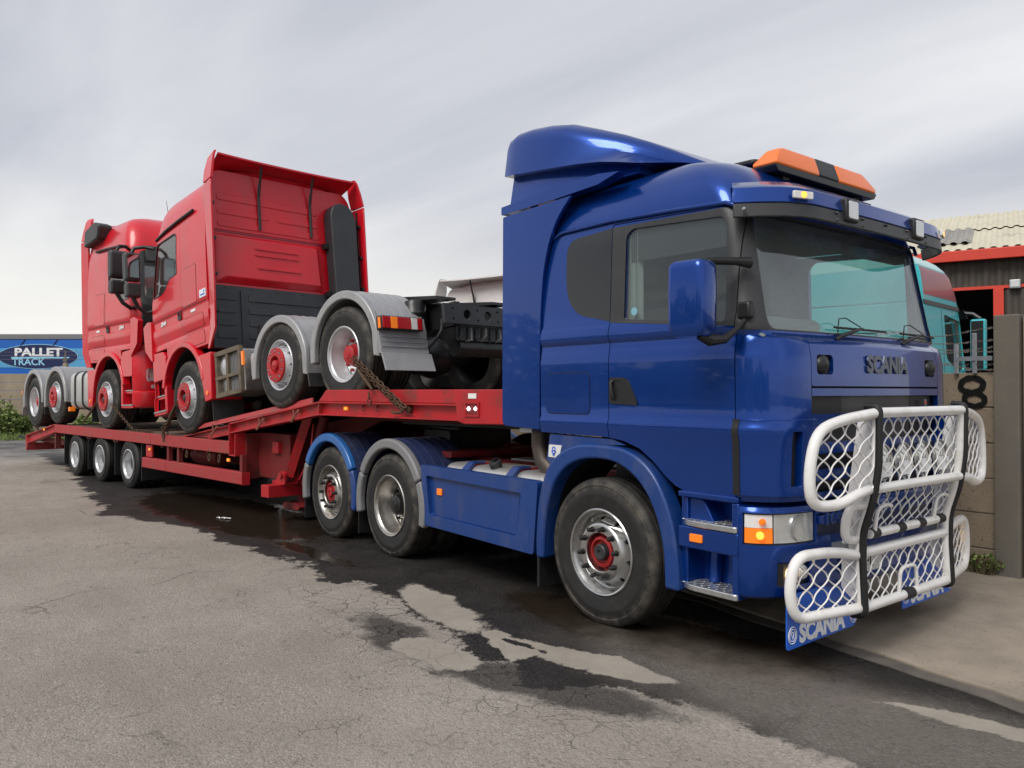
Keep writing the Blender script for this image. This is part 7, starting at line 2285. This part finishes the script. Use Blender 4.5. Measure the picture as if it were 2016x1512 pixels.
# cracks
vor = N('ShaderNodeTexVoronoi', feature='DISTANCE_TO_EDGE')
vor.inputs['Scale'].default_value = 2.1
wv = N('ShaderNodeMixRGB')
wv.inputs[0].default_value = 0.22
nt.links.new(geo.outputs['Position'], wv.inputs[1])
nv = N('ShaderNodeTexNoise')
nv.inputs['Scale'].default_value = 3.0
nv.inputs['Detail'].default_value = 6
nt.links.new(geo.outputs['Position'], nv.inputs['Vector'])
nt.links.new(nv.outputs['Color'], wv.inputs[2])
nt.links.new(wv.outputs[0], vor.inputs['Vector'])
ck = rng(vor.outputs['Distance'], 0.004, 0.022, 1, 0)
ck = M2('MULTIPLY', ck, rng(noise(0.8, 4, 0.6), 0.54, 0.66))
vor2 = N('ShaderNodeTexVoronoi', feature='DISTANCE_TO_EDGE')
vor2.inputs['Scale'].default_value = 7.5
nt.links.new(wv.outputs[0], vor2.inputs['Vector'])
ck2 = M2('MULTIPLY', rng(vor2.outputs['Distance'], 0.004, 0.030, 1, 0), rng(noise(1.1, 5, 0.7), 0.52, 0.68))
pits = M2('MULTIPLY', rng(fine, 0.34, 0.46, 1, 0), rng(noise(5.5, 6, 0.75), 0.40, 0.58))
stones = M2('MULTIPLY', rng(stone_r, 0.70, 0.95), rng(noise(1.9, 5, 0.65), 0.25, 0.65))
dstones = rng(stone_r, 0.05, 0.30, 1, 0)
# colours
dryc = mixc(rng(big, 0.3, 0.7), (0.262, 0.228, 0.192), (0.360, 0.320, 0.276))
dryc = mixc(M2('MULTIPLY', rng(med, 0.35, 0.7), 0.5), dryc, (0.246, 0.213, 0.178))
streakv = N('ShaderNodeMapping')
streakv.inputs['Rotation'].default_value = (0, 0, RAD(-7))
streakv.inputs['Scale'].default_value = (0.10, 1.6, 1)
nt.links.new(geo.outputs['Position'], streakv.inputs[0])
trk = rng(noise(0.9, 5, 0.6, streakv.outputs[0]), 0.50, 0.72)
dryc = mixc(M2('MULTIPLY', trk, 0.35), dryc, (0.19, 0.165, 0.14))
spots = rng(noise(6.0, 3, 0.5), 0.66, 0.74)
dryc = mixc(M2('MULTIPLY', spots, 0.45), dryc, (0.11, 0.095, 0.082))
dryc = mixc(M2('MULTIPLY', stones, 0.45), dryc, (0.46, 0.43, 0.395))
dryc = mixc(M2('MULTIPLY', dstones, 0.35), dryc, (0.15, 0.135, 0.12))
dryc = mixc(M2('MULTIPLY', pits, 0.75), dryc, (0.085, 0.076, 0.068))
cks = M2('MAXIMUM', ck, M2('MULTIPLY', ck2, 0.7))
cks = M2('MAXIMUM', M2('MULTIPLY', cks, 0.55), M2('MULTIPLY', M2('MULTIPLY', rng(vor2.outputs['Distance'], 0.003, 0.030, 0.8, 0), rng(noise(2.6, 6, 0.7), 0.40, 0.56)), blob(-0.6, -2.35, 1.6, 0.42, -0.05, 1.6, 0.6)))
dryc = mixc(M2('MULTIPLY', cks, 0.8), dryc, (0.050, 0.042, 0.036))
smooth_patch = mixc(rng(med, 0.3, 0.7), (0.33, 0.295, 0.245), (0.26, 0.23, 0.19))
smooth_patch = mixc(M2('MULTIPLY', ck, 0.6), smooth_patch, (0.07, 0.06, 0.05))
dryc = mixc(dry, dryc, smooth_patch)
wetc = mixc(rng(med, 0.3, 0.7), (0.016, 0.014, 0.013), (0.032, 0.029, 0.027))
wetc = mixc(M2('MULTIPLY', stones, 0.25), wetc, (0.12, 0.11, 0.10))
wetc = mixc(puddle, wetc, (0.026, 0.019, 0.014))
# mud and broken ground far behind the trailer
far_m = rng(M2('ADD', X, M2('MULTIPLY', M2('SUBTRACT', big, 0.5), 5.0)), -19.5, -17.5, 1, 0)
mud = mixc(rng(noise(0.9, 7, 0.65), 0.35, 0.65), (0.075, 0.070, 0.068), (0.21, 0.20, 0.19))
col = mixc(wet, dryc, wetc)
col = mixc(far_m, col, mud)
nt.links.new(col, b.inputs['Base Color'])
rough = M2('ADD', 0.90, M2('MULTIPLY', wet, -0.30))
rough = M2('SUBTRACT', rough, M2('MULTIPLY', M2('MULTIPLY', puddle, wet), 0.50))
nt.links.new(rough, b.inputs['Roughness'])
nt.links.new(M2('ADD', M2('SUBTRACT', 0.4, M2('MULTIPLY', wet, 0.22)), M2('MULTIPLY', M2('MULTIPLY', puddle, wet), 0.30)), b.inputs['Specular IOR Level'])
hgt = M2('ADD', M2('MULTIPLY', fine, 0.7), M2('ADD', M2('MULTIPLY', vfine, 0.3), M2('MULTIPLY', st_v.outputs['Distance'], -0.5)))
hgt = M2('SUBTRACT', hgt, M2('MULTIPLY', cks, 1.6))
hgt = M2('MULTIPLY', hgt, M2('SUBTRACT', 1.0, M2('MULTIPLY', M2('MAXIMUM', puddle, M2('MULTIPLY', dry, 0.75)), 0.96)))
bp = N('ShaderNodeBump')
bp.inputs['Strength'].default_value = 0.9
bp.inputs['Distance'].default_value = 0.012
nt.links.new(hgt, bp.inputs['Height'])
nt.links.new(bp.outputs[0], b.inputs['Normal'])
MATS['asphalt'] = gr


def sheet(name, xs, ys, m):
    vs = [(x, y, gz(x, y)) for x in xs for y in ys]
    n = len(ys)
    fs = [(i * n + j, (i + 1) * n + j, (i + 1) * n + j + 1, i * n + j + 1) for i in range(len(xs) - 1) for j in range(n - 1)]
    me = bpy.data.meshes.new(name)
    me.from_pydata(vs, [], fs)
    o = put(name, me, m, None, 60)
    return o


def steps(segs):
    out = []
    for a, b_, n in segs:
        out += [a + (b_ - a) * i / n for i in range(n)]
    return out + [segs[-1][1]]


g = sheet('ground', steps([(-900, -60, 14), (-60, -16, 44), (-16, 8, 60), (8, 40, 16), (40, 900, 12)]), steps([(-900, -30, 12), (-30, -8, 22), (-8, 4, 40), (4, 40, 30), (40, 900, 12)]), 'asphalt')
tag(g, kind='structure')

# concrete apron in front of the wall
ap = bpy.data.materials.new('apron_concrete')
ap.use_nodes = True
nodes_concrete(ap, (0.33, 0.280, 0.22), (0.215, 0.18, 0.142), (0.12, 0.10, 0.08), 1.2, 0.005)
MATS['apron_concrete'] = ap
edge_pts = []
for k in range(61):
    x = -1.2 + 0.18 * k
    edge_pts.append((x, -0.075 - 0.17 * x + 0.010 * math.sin(x * 9.1) + 0.007 * math.sin(x * 23.0) + random.uniform(-0.004, 0.004)))
poly = edge_pts + [(edge_pts[-1][0], WY + 0.05), (-1.2, WY + 0.05)]
apo = MB().prism(poly, -0.05, 0.022, 'z').build('pavement', 'apron_concrete', None, 0, bevel=0.006)
tag(apo, kind='structure')
# worn kerb strip along the apron edge
st_ = [(x, y - 0.004) for x, y in edge_pts] + [(x, y - 0.13 + 0.012 * math.sin(x * 7)) for x, y in edge_pts[::-1]]
mat('strip_concrete', (0.115, 0.10, 0.085), 0.75, var=0.3, vscale=5, bump=0.4, bscale=60, dirt=(0.05, 0.045, 0.04), dirt_amt=0.7, dirt_scale=4)
kb = MB().prism(st_, -0.04, 0.006, 'z').build('kerb_strip', 'strip_concrete', None, 0)
tag(kb, kind='structure')
# litter on the wet ground
for (px, py), lab, sc in (((440, 1027), 'torn pale strip of litter lying on the wet ground below the low loader', 0.10),):
    o = Vector((CX, CY, CH))
    v = at(px, py, 1.0) - o
    tt = -o.z / v.z
    q = o + v * tt
    lt = MB()
    n = 9
    rings = []
    for k in range(n):
        u = (k / (n - 1) - 0.5) * 2
        wv_ = 0.018 * (1 - 0.5 * abs(u))
        p = Vector((u * sc, 0.02 * math.sin(k * 1.9), 0.010 + 0.006 * math.sin(k * 2.3)))
        rings.append([p + Vector((0, -wv_, 0)), p + Vector((0, wv_, 0.004)), p + Vector((0, wv_, 0.006)), p + Vector((0, -wv_, 0.002))])
    lo_ = lt.loft(rings).build('litter', 'letter_white', None, 0, M=Matrix.Translation((q.x, q.y, gz(q.x, q.y))) @ Matrix.Rotation(RAD(35), 4, 'Z'))
    tag(lo_, lab, 'litter')

# tree belt on the far side of the road behind the camera (it shows in the paint and the glass)
tb_ = MB()
for i in range(9000):
    x = random.uniform(-60, 70)
    hmax = 6.5 + 2.2 * math.sin(x * 0.21) + 1.6 * math.sin(x * 0.53 + 1) + 0.8 * math.sin(x * 1.7)
    z = hmax * random.random() ** 0.8
    y = -46 + random.uniform(-2, 2)
    leaf(tb_, (x, y, z), (random.uniform(-1, 1), random.uniform(-1, 1), random.uniform(-0.4, 0.6)), random.uniform(0.7, 1.4), random.uniform(0.3, 0.6))
tbo = tb_.build('tree_belt', 'leaf', None, 0)
tag(tbo, 'distant belt of green trees across the road', 'trees', kind='stuff')
